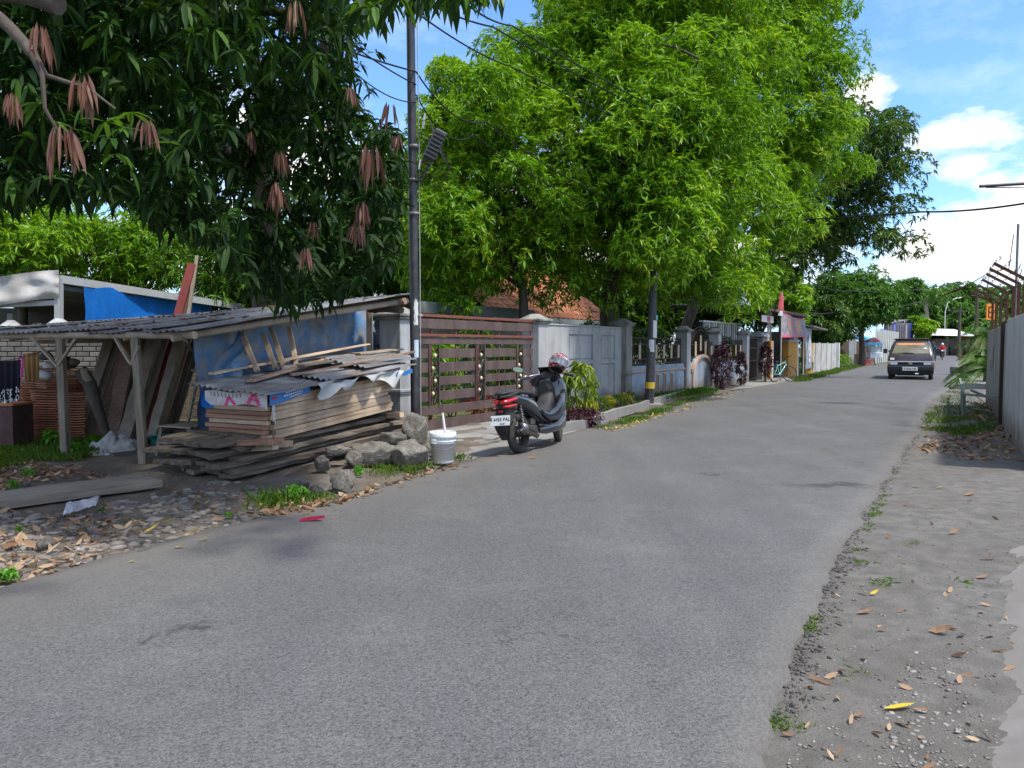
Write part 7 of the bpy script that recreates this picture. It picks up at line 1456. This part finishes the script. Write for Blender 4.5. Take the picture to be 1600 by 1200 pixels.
b = lb(); pts = [(-.135+.045*k/60+.024*math.cos(k*.9), -.135+.024*math.sin(k*.9), .60-.26*k/60) for k in range(61)]; b.tube(pts, .006, 5); b.tube([(-.14, -.135, .64), (-.09, -.135, .30)], .011, 8); b.build('shock_spring', steel, sc, local=True)
b = lb(); b.tube([(.42, -.12, .34), (.36, -.21, .33), (.34, -.25, .33)], .010, 6); b.build('footpeg', steel, sc, local=True)
b = lb(); b.tube([(.48, .12, .2), (.40, .26, .03)], .010, 6); b.build('side_stand', steel, sc, local=True)
b = lb()
for k in range(9):
    x = .05-.024*k; b.tube([(x, -.162-.001*k, .735+.004*k), (x-.010, -.163-.001*k, .755+.005*k*.5), (x-.018, -.163, .737+.004*k)], .0022, 4)
b.build('script_badge', chrome, sc, local=True)
# helmet on the right mirror
hp = PT(872, 568, 10.72); hl = thing('helmet', 'black red and white graphic helmet hanging on the right mirror of the scooter', 'helmet', hp, (math.radians(-12), math.radians(28), math.radians(20)))
hmat = bpy.data.materials.new('helmet_graphic'); hmat.use_nodes = True; nt = hmat.node_tree; bs = nt.nodes['Principled BSDF']; tc = nd(nt, 'ShaderNodeTexCoord'); mp = nd(nt, 'ShaderNodeMapping'); mp.inputs['Scale'].default_value = (1, 1, 2.6); mp.inputs['Rotation'].default_value = (.4, .5, 0); nt.links.new(tc.outputs['Object'], mp.inputs[0])
n1 = nd(nt, 'ShaderNodeTexNoise', Scale=7.5, Detail=1.5, Distortion=1.2); nt.links.new(mp.outputs[0], n1.inputs[0])
nt.links.new(ramp(nt, n1.outputs[0], [(0, (.012, .012, .014)), (.44, (.02, .02, .022)), (.46, (.55, .02, .025)), (.545, (.6, .03, .03)), (.56, (.50, .52, .55)), (.60, (.55, .57, .6)), (.61, (.02, .02, .02))], 'CONSTANT'), bs.inputs['Base Color']); bs.inputs['Roughness'].default_value = .15; bs.inputs['Coat Weight'].default_value = .6
b = lb(); prof = [(.001, .150), (.05, .143), (.09, .118), (.118, .075), (.128, .02), (.126, -.04), (.112, -.09), (.10, -.105), (.092, -.10)]; b.lathe(prof, 28)
b.v = [(x*1.0, y*1.16, z) for x, y, z in b.v]; b.build('shell', hmat, hl, local=True)
b = lb(); b.sheet(lambda a, c: V((.131*math.sin((a-.5)*2.3), -.153*math.cos((a-.5)*2.3), .055-.10*c)), 16, 5, .004); b.build('visor', mat('tinted_visor', [(.25, .26, .30), (.4, .42, .46)], 5, .08, 0, spec=.7, coat=.4), hl, local=True)
b = lb(); b.lathe([(.001, -.07), (.095, -.08), (.10, -.1)], 20); b.build('lining', plate_k, hl, local=True); b = lb(); b.tube([(.09, .02, -.09), (.05, .02, -.16), (0, .0, -.19), (-.05, .0, -.16), (-.09, .02, -.09)], .007, 5); b.build('chin_strap', matt, hl, local=True)

# ---------------- pickup truck ----------------
dkpaint = mat('dark_brown_car_paint', [(.035, .027, .028), (.055, .044, .045)], 2, .25, .02, 10, spec=.6, coat=.5)
glassm = mat('windscreen_glass', [(.12, .12, .09), (.24, .23, .16)], 1.4, .06, 0, spec=.9, coat=.6)  # yellowish reflection put into the glass colour
lens = mat('headlamp_lens', [(.55, .57, .58), (.72, .74, .75)], 20, .15, .2, 40, coat=.6)
amber = mat('amber_lens', [(.42, .24, .10)], 3, .2, 0, coat=.5)
tp_ = G(1422, 594); tk = thing('pickup_truck', 'dark cab-over pickup truck with a roof rack driving towards the camera', 'pickup truck', tp_, (0, 0, math.radians(-29)))
def rings(b, R_, cr=.14, n=5):
    """stacked rounded rectangles: (z, half width, y front, y back)"""
    vs = []; m = 4*(n+1)
    for (z, hw, yf, yb) in R_:
        for (cx, cy, a0) in ((hw-cr, yf+cr, -90), (hw-cr, yb-cr, 0), (-hw+cr, yb-cr, 90), (-hw+cr, yf+cr, 180)):
            for k in range(n+1): a = math.radians(a0+90*k/n); vs.append((cx+cr*math.cos(a), cy+cr*math.sin(a), z))
    fs = [(i*m+k, i*m+(k+1) % m, (i+1)*m+(k+1) % m, (i+1)*m+k) for i in range(len(R_)-1) for k in range(m)]
    b.add(vs, fs, True); b.add(vs[:m], [tuple(range(m))[::-1]]); b.add(vs[-m:], [tuple(range(m))])
b = lb(); rings(b, [(.30, .78, .10, 1.55), (.34, .84, .04, 1.6), (.60, .86, .0, 1.6), (.78, .86, .0, 1.6), (.95, .85, .05, 1.6), (1.08, .83, .13, 1.6), (1.35, .76, .36, 1.58), (1.56, .69, .55, 1.55), (1.64, .64, .66, 1.5), (1.665, .5, .8, 1.4)]); b.build('cab', dkpaint, tk, local=True)
def fy(z): 
    P_ = [(.60, 0), (.78, 0), (.95, .05), (1.08, .13), (1.35, .36), (1.56, .55)]
    for (z0, y0), (z1, y1) in zip(P_, P_[1:]):
        if z0 <= z <= z1: return y0+(y1-y0)*(z-z0)/(z1-z0)
    return 0
def fpanel(nm, x0, x1, z0, z1, m, off=.008, par=None, xt0=None, xt1=None, th=.012, bow=.0):
    b = lb(); xt0 = x0 if xt0 is None else xt0; xt1 = x1 if xt1 is None else xt1
    b.sheet(lambda a, c: V(((x0+(x1-x0)*a)*(1-c)+(xt0+(xt1-xt0)*a)*c, fy(z0+(z1-z0)*c)-off+bow*(2*a-1)**2, z0+(z1-z0)*c)), 10, 4, V((0, th, 0))); return b.build(nm, m, par or tk, local=True)
ws = fpanel('windscreen', -.70, .70, 1.10, 1.55, glassm, .014, xt0=-.565, xt1=.565)
fpanel('sun_strip', -.50, .48, 1.45, 1.53, mat('orange_lettering_strip', [(.45, .16, .06), (.72, .34, .16)], 26, .5, 0, stretch=(1.5, .1, .3)), .022, ws, th=.004)
fpanel('sticker', .46, .58, 1.29, 1.34, plate_w, .022, ws, th=.004)
fpanel('chrome_band', -.85, .85, .745, .785, mat('pale_chrome', [(.55, .5, .5), (.7, .66, .66)], 5, .25, 0, metal=.6), .014, th=.02)
for sg in (-1, 1):
    fpanel('grille_slot', *sorted((sg*.09, sg*.46)), .655, .735, plate_k, .006)
    fpanel('headlight', *sorted((sg*.48, sg*.74)), .64, .738, lens, .012); fpanel('indicator', *sorted((sg*.745, sg*.84)), .64, .738, amber, .010)
    fpanel('side_vent', *sorted((sg*.60, sg*.76)), .84, .92, lens if sg < 0 else dkpaint, .010)
    b = lb(); b.bar((sg*.74, .55, 1.05), (sg*.84, .48, 1.20), .03); b.tube([(sg*.76, .44, 1.22), (sg*.95, .42, 1.20)], .015, 6); ms = b.build('mirror_arm', matt, tk, local=True)
    b = lb(); b.box((sg*.97-.08, .36, 1.10), (sg*.97+.08, .42, 1.30), bev=.02); b.build('mirror', matt, tk, local=True)
    b = lb(); b.bar((sg*.10-.3*(sg > 0)*0, fy(1.1)-.02, 1.12), (sg*.10-.42, fy(1.16)-.03, 1.13), .02, .012); b.build('wiper', plate_k, tk, local=True)
    b = lb(); b.box((min(sg*.80, sg*.845), .5, 1.1), (max(sg*.80, sg*.845), .53, 1.5)); 
    for yy in (.45, 2.95):
        wm = Matrix.Translation((sg*.74, yy, .29)) @ Matrix.Rotation(math.radians(90), 4, 'Z'); wheel(tk, 0, .29, .075, .085, 6, wm, rimm=steel)
b = lb()
for a in (90, 210, 330):
    c_, s_ = math.cos(math.radians(a)), math.sin(math.radians(a)); o_ = V((c_*.002, 0, s_*.002)); d_ = V((c_, 0, s_)); n_ = V((-s_, 0, c_))
    q = [V((0, -.03, .70))+x for x in (o_, d_*.036+n_*.020, d_*.072, d_*.036-n_*.020)]; b.add(q, [(0, 1, 2, 3)]); b.add([x+V((0, .015, 0)) for x in q], [(3, 2, 1, 0)])
b.build('three_diamond_emblem', chrome, tk, local=True)
b = lb(); rings(b, [(.22, .74, -.04, .2), (.26, .84, -.08, .3), (.50, .86, -.09, .3), (.585, .86, -.07, .3)], .08); b.build('bumper', mat('bumper_black', [(.015, .015, .017), (.028, .028, .03)], 4, .4, .05), tk, local=True)
b = lb(); b.box((-.85, -.098, .555), (.85, -.08, .575)); b.build('bumper_trim', mat('teal_trim', [(.12, .2, .2)], 3, .4, 0), tk, local=True)
b = lb(); b.box((-.29, -.112, .395), (.27, -.097, .545), bev=.004); pl_ = b.build('number_plate', plate_w, tk, local=True)
text('E 8242 NB', .10, plate_k, Matrix(((1, 0, 0, -.01), (0, 0, -1, -.1135), (0, 1, 0, .47), (0, 0, 0, 1))), pl_)
b = lb(); b.tube([(.18, -.10, .27), (.30, -.10, .27)], .03, 8); b.build('fog_lamp', lens, tk, local=True)
b = lb(); b.box((-.82, 1.62, .55), (.82, 4.1, .62)); b.build('bed_floor', matt, tk, local=True)
for x in (-.84, .80): b = lb(); b.box((x, 1.62, .62), (x+.04, 4.1, .98)); b.build('bed_side', dkpaint, tk, local=True)
b = lb(); b.box((-.84, 4.1, .6), (.84, 4.14, .98)); b.build('tailgate', dkpaint, tk, local=True)
b = lb()
for z in (1.70,): b.tube([(-.63, 4.0, z), (-.63, .62, z), (.63, .62, z), (.63, 4.0, z)], .022, 6)
b.box((-.66, .66, 1.675), (.66, 4.0, 1.72))
for x in (-.6, .6):
    for y in (1.7, 3.9): b.bar((x, y, .62), (x, y, 1.675), .04)
b.build('roof_rack', matt, tk, local=True)
b = lb(); b.box((-.5, .3, .18), (.5, 4.0, .30)); b.tube([(-.7, 2.95, .29), (.7, 2.95, .29)], .05, 8); b.build('chassis', matt, tk, local=True)
b = lb(); b.box((-.45, .62, .95), (-.05, .70, 1.0)); 

# ---------------- motorcyclists ----------------
skin = mat('skin', [(.25, .14, .09)], 3, .6, 0)
def figure(name, label, chain, rad, edges, mats_, loc, rotz, cat='person'):
    t = thing(name, label, cat, loc, (0, 0, rotz)); return t
def body(parent, verts, edges, radii, m, nm='body'):
    me = bpy.data.meshes.new(nm); me.from_pydata(verts, edges, []); me.materials.append(m); o = link(nm, me, parent)
    md = o.modifiers.new('skin', 'SKIN'); md.use_smooth_shade = True; sv = me.skin_vertices[0].data if me.skin_vertices else None
    if sv is None:
        bpy.context.view_layer.objects.active = o; return o
    for i, r_ in enumerate(radii): sv[i].radius = (r_, r_)
    sv[0].use_root = True
    md2 = o.modifiers.new('sub', 'SUBSURF'); md2.levels = 1; md2.render_levels = 1
    return o
def rider(label, loc, rot, shirt, trousers, helm):
    """seated rider, local x forward"""
    t = thing('person', label, 'person', loc, (0, 0, rot))
    vb = [(-.05, 0, .88), (-.02, 0, 1.05), (.02, 0, 1.22), (.04, 0, 1.38), (.05, 0, 1.46), (.04, .17, 1.36), (.04, -.17, 1.36), (.15, .24, 1.14), (.15, -.24, 1.14), (.42, .24, 1.06), (.42, -.24, 1.06), (.50, .25, 1.06), (.50, -.25, 1.06),
          (-.03, .10, .84), (-.03, -.10, .84), (.36, .16, .80), (.36, -.16, .80), (.30, .15, .40), (.30, -.15, .40), (.42, .16, .34), (.42, -.16, .34)]
    eb = [(0, 1), (1, 2), (2, 3), (3, 4), (3, 5), (3, 6), (5, 7), (6, 8), (7, 9), (8, 10), (9, 11), (10, 12), (0, 13), (0, 14), (13, 15), (14, 16), (15, 17), (16, 18), (17, 19), (18, 20)]
    rb = [.13, .125, .145, .12, .06, .065, .065, .05, .05, .038, .038, .035, .035, .10, .10, .07, .07, .05, .05, .045, .045]
    b = lb()                                               # one continuous body grown from tapering limbs
    for (i, j) in eb:
        if i in (15, 16, 13, 14, 17, 18) or j in (13, 14): b.cur = 1
        elif j in (11, 12): b.cur = 2
        else: b.cur = 0
        p, q = V(vb[i]), V(vb[j]); b.tube([p-(q-p).normalized()*.01, p.lerp(q, .35), p.lerp(q, .7), q+(q-p).normalized()*.012], [rb[i]*.98, rb[i]*.75+rb[j]*.25, rb[i]*.3+rb[j]*.7, rb[j]*.92], 10)
    n0 = len(b.f)
    o = b.build('body', [shirt, trousers, skin], t, local=True)
    rm = o.modifiers.new('join', 'REMESH'); rm.mode = 'VOXEL'; rm.voxel_size = .03
    for s_ in (0,): pass
    o.modifiers.remove(rm)
    b = lb(); b.lathe([(.001, .16), (.07, .145), (.115, .08), (.125, .0), (.105, -.08), (.07, -.11)], 14, c=(.06, 0, 1.58)); b.build('helmet', helm, t, local=True)
    b = lb(); b.loft([((.12, 0, 1.55), .06, .05), ((.165, 0, 1.54), .07, .055), ((.18, 0, 1.54), .04, .03)], 10); b.build('face', skin, t, local=True)
    return t
def moped(label, loc, rot, m, accent):
    t = thing('motorbike', label, 'motorbike', loc, (0, 0, rot))
    wheel(t, -.55, .28, .045, .045, 6); wheel(t, .70, .28, .04, .04, 6)
    b = lb(); b.loft([((-.75, 0, .72), .05, .03), ((-.45, 0, .68), .11, .08), ((-.1, 0, .6), .13, .11), ((.15, 0, .45), .11, .1), ((.35, 0, .42), .08, .08)], 12); b.build('body', m, t, local=True)
    b = lb(); b.loft([((-.6, 0, .79), .08, .03), ((-.2, 0, .78), .12, .04), ((.1, 0, .74), .08, .04)], 12); b.build('seat', matt, t, local=True)
    b = lb(); b.loft([((.36, 0, .62), .16, .22), ((.45, 0, .66), .2, .26), ((.54, 0, .68), .12, .2)], 14); b.build('leg_shield', m, t, local=True)
    b = lb(); b.loft([((.46, 0, .96), .10, .06), ((.56, 0, .94), .09, .07), ((.62, 0, .92), .05, .04)], 12); b.build('headlamp_cowl', accent, t, local=True)
    b = lb(); b.tube([(.42, .32, 1.02), (.48, 0, 1.0), (.42, -.32, 1.02)], .015, 6); b.tube([(.48, .06, .96), (.69, .07, .28)], .02, 6); b.tube([(.48, -.06, .96), (.69, -.07, .28)], .02, 6); b.build('handlebar', matt, t, local=True)
    b = lb(); b.box((-.3, -.1, .22), (.3, .1, .42), bev=.03); b.tube([(.2, -.14, .22), (-.7, -.16, .32)], [.03, .05], 8); b.build('engine', steel, t, local=True)
    b = lb(); b.loft([((.62, 0, .62), .05, .02), ((.82, 0, .52), .06, .03), ((.95, 0, .4), .03, .02)], 8); b.build('front_mudguard', m, t, local=True)
    return t
redc = mat('red_jacket', [(.50, .02, .03), (.60, .04, .05)], 4, .8, .1); navy = mat('navy_jacket', [(.03, .05, .08), (.06, .09, .13)], 4, .8, .1); jean = mat('dark_trousers', [(.02, .022, .03), (.04, .042, .05)], 4, .9, .1)
q = PT(1472, 562.5, 77); q.z = 0; h = math.radians(-90-30)
moped('far motorbike with white headlamp ridden by the person in red', q, h, black, whitep); rider('rider in a red jacket on the far motorbike at the bend', q, h, redc, jean, plate_w)
q = PT(1457.5, 570, 57); q.z = 0
moped('dark motorbike half hidden beside the pickup truck', q, h, black, navy); rider('rider in a navy jacket behind the right side of the pickup truck', q, h, navy, jean, matt)
# ---------------- bicycle ----------------
q = G(1210, 597.5); bk = thing('bicycle', 'teal bicycle leaning on its stand before the orange shop opening', 'bicycle', q, (math.radians(-6), 0, math.radians(36)))
teal = mat('teal_paint', [(.10, .42, .36), (.16, .5, .44)], 3, .35, 0, coat=.3)
def bwheel(x, M=None):
    M = M or Matrix.Translation((x, 0, .32)); b = B(M); b.lathe([(.295+.022*math.cos(a*.785), .022*math.sin(a*.785)) for a in range(8)], 30, 'y', closed=True); w_ = b.build('wheel', rubber, bk, local=True)
    b = B(M); b.lathe([(.272+.008*math.cos(a*1.57), .012*math.sin(a*1.57)) for a in range(4)], 30, 'y', closed=True); b.tube([(0, -.03, 0), (0, .03, 0)], .02, 8)
    for k in range(16): a = k*.3927; b.tube([(0, 0, 0), (.272*math.cos(a), 0, .272*math.sin(a))], .0018, 3, False)
    b.build('rim', steel, w_, local=True)
bwheel(0); bwheel(0, Matrix.Translation((1.02, 0, .32)) @ Matrix.Rotation(math.radians(-28), 4, 'Z'))
b = lb()
for p_, q_, r_ in (((.36, 0, .28), (.25, 0, .72), .016), ((.36, 0, .28), (.82, 0, .68), .022), ((.27, 0, .64), (.80, 0, .78), .019), ((.80, 0, .84), (.84, 0, .64), .020)): b.tube([p_, q_], r_, 8)
for sg in (-.05, .05): b.tube([(0, sg, .32), (.36, sg*.6, .28)], .010, 6); b.tube([(0, sg, .32), (.27, sg*.4, .64)], .009, 6)
b.build('frame', teal, bk, local=True)
b = lb(); b.tube([(.83, 0, .64), (.85, .05, .60), (1.02, .05, .32)], .012, 6); b.tube([(.83, 0, .64), (.85, -.05, .60), (1.02, -.05, .32)], .012, 6); b.build('fork', matt, bk, local=True)
b = lb(); b.tube([(.80, 0, .84), (.78, 0, .95)], .014, 6); b.tube([(.70, .30, 1.0), (.78, .12, .98), (.80, 0, .95), (.82, -.12, .98), (.78, -.30, 1.0)], .012, 6); b.build('handlebar', matt, bk, local=True)
b = lb(); b.loft([((.08, 0, .80), .08, .025), ((.2, 0, .80), .07, .03), ((.36, 0, .79), .02, .02)], 10); b.tube([(.25, 0, .70), (.23, 0, .79)], .012, 6); b.build('saddle', matt, bk, local=True)
b = lb(); b.lathe([(.001, -.004), (.09, -.004), (.09, .004), (.001, .004)], 16, 'y', c=(.36, -.05, .28)); b.tube([(.36, -.06, .28), (.42, -.07, .14)], .009, 5); b.tube([(.36, .06, .28), (.30, .07, .42)], .009, 5); b.build('crank', steel, bk, local=True)
b = lb()
for sg in (-.06, .06): b.bar((-.22, sg, .66), (.25, sg, .68), .012)
for x in (-.2, -.05, .1): b.bar((x, -.06, .67), (x, .06, .67), .012)
b.tube([(-.18, 0, .66), (0, 0, .33)], .008, 5); b.build('rear_rack', steel, bk, local=True); b = lb(); b.tube([(.1, .05, .3), (.04, .22, .02)], .010, 5); b.build('kickstand', steel, bk, local=True)
# ---------------- food cart and umbrella ----------------
q = PT(1366, 571, 56); q.z = 0; fc = thing('food_cart', 'small white glass food cart under the red and white umbrella left of the truck', 'food cart', q)
b = lb(); b.box((-.45, -.3, .55), (.5, .4, .95), bev=.02); b.build('cabinet', whitep, fc, local=True)
for x in (-.4, .42):
    for y in (-.25, .33): b = lb(); b.bar((x, y, 0 if x > 0 else .1), (x, y, 1.55), .04); b.build('post', gm, fc, local=True)
b = lb(); b.box((-.38, -.22, .951), (.40, .30, 1.40)); b.build('glass_case', mat('case_glass', [(.35, .42, .46), (.6, .65, .66)], 9, .1, 0, alpha=.8), fc, local=True)
b = lb(); b.box((-.5, -.35, 1.55), (.55, .45, 1.59)); b.build('roof', blp if False else mat('sky_blue_paint', [(.06, .36, .60)], 2, .6, 0), fc, local=True)
b = lb(); b.lathe([(.2, -.02), (.22, 0), (.2, .02), (.17, 0)], 16, 'y', c=(-.3, -.35, .2), closed=True); b.build('wheel', rubber, fc, local=True)
b = lb(); b.box((-.30, -.302, .62), (.3, -.30, .88)); b.build('blue_lettering_panel', mat('cart_print', [(.12, .25, .5), (.65, .66, .68)], 24, .6, 0), fc, local=True)
um = thing('parasol', 'faded red and white parasol over the food cart', 'parasol', q+V((-.1, 0, 0)))
for k in range(10):
    a0, a1 = k*.6283, (k+1)*.6283; b = lb(); b.add([(0, 0, 2.08), (.62*math.cos(a0), .62*math.sin(a0), 1.80), (.62*math.cos(a1), .62*math.sin(a1), 1.80)], [(0, 1, 2)]); b.add([(.62*math.cos(a0), .62*math.sin(a0), 1.80), (.62*math.cos(a1), .62*math.sin(a1), 1.80), (.62*math.cos(a1), .62*math.sin(a1), 1.68), (.62*math.cos(a0), .62*math.sin(a0), 1.68)], [(0, 1, 2, 3)]); b.build('canopy_panel', redcl if k % 2 else mat('faded_pink', [(.55, .35, .36)], 3, .8, 0), um, local=True)
b = lb(); b.tube([(0, 0, 0), (0, 0, 2.1)], .02, 6); b.build('pole', whitep, um, local=True)
q2 = PT(1350, 571, 58); q2.z = 0; t = thing('blue_stall_canopy', 'small sky blue cloth canopy left of the food cart', 'canopy', q2)
b = lb(); b.sheet(lambda a, c: V((-.55+1.6*a, -.5+1.3*c, 1.75+.30*math.sin(math.pi*a)*.4+.3*c)), 8, 4); b.sheet(lambda a, c: V((-.55+1.6*a, -.5, 1.75+.12*math.sin(math.pi*a)-.38*c)), 8, 2); b.build('cloth', mat('sky_blue_cloth', [(.05, .34, .58), (.10, .42, .66)], 3, .7, .1), t, local=True)
for x in (-.5, 1.0): b = lb(); b.bar((x, -.45, 0), (x, -.45, 1.8), .05); b.build('post', gm, t, local=True)
b = lb(); b.box((-.5, .2, .0), (.9, .6, .8)); b.build('table', wood_b, t, local=True)
q3 = PT(1356, 571, 55); q3.z = 0; t = thing('red_stool', 'red plastic stool on the road side of the food cart', 'stool', q3); b = lb(); b.box((-.19, -.16, .36), (.19, .16, .42), bev=.02); b.build('seat', redcl, t, local=True)
for x in (-.15, .15):
    for y in (-.12, .12): b = lb(); b.bar((x, y, 0), (x*.85, y*.85, .36), .05); b.build('leg', redcl, t, local=True)
q4 = PT(1343, 566, 60); q4.z = 0
t = thing('person', 'person in a dark maroon top crouching left of the red stool', 'person', q4)
b = lb(); b.tube([(0, 0, .32), (.02, 0, .55), (.05, 0, .75), (.06, 0, .86)], [.2, .19, .15, .07], 12); b.tube([(-.05, -.1, .35), (.3, -.16, .5), (.25, -.15, .05), (.36, -.15, .03)], [.1, .08, .06, .04], 8); b.tube([(-.05, .1, .35), (.3, .16, .5), (.25, .15, .05), (.36, .15, .03)], [.1, .08, .06, .04], 8); b.tube([(.05, -.17, .74), (.18, -.24, .55), (.34, -.14, .5)], [.06, .05, .035], 8); b.tube([(.05, .17, .74), (.18, .24, .55), (.34, .14, .5)], [.06, .05, .035], 8)
b.build('body', mat('maroon_cloth', [(.16, .03, .05), (.22, .05, .08)], 4, .9, .1), t, local=True); b = lb(); b.loft([((.04, 0, .86), .05, .04), ((.05, 0, .97), .08, .10), ((.14, 0, .97), .06, .08)], 12); b.build('head', skin, t, local=True); b = lb(); b.loft([((-.04, 0, 1.0), .08, .07), ((.05, 0, 1.05), .095, .06), ((.1, 0, 1.06), .07, .04)], 10); b.build('hair', plate_k, t, local=True)
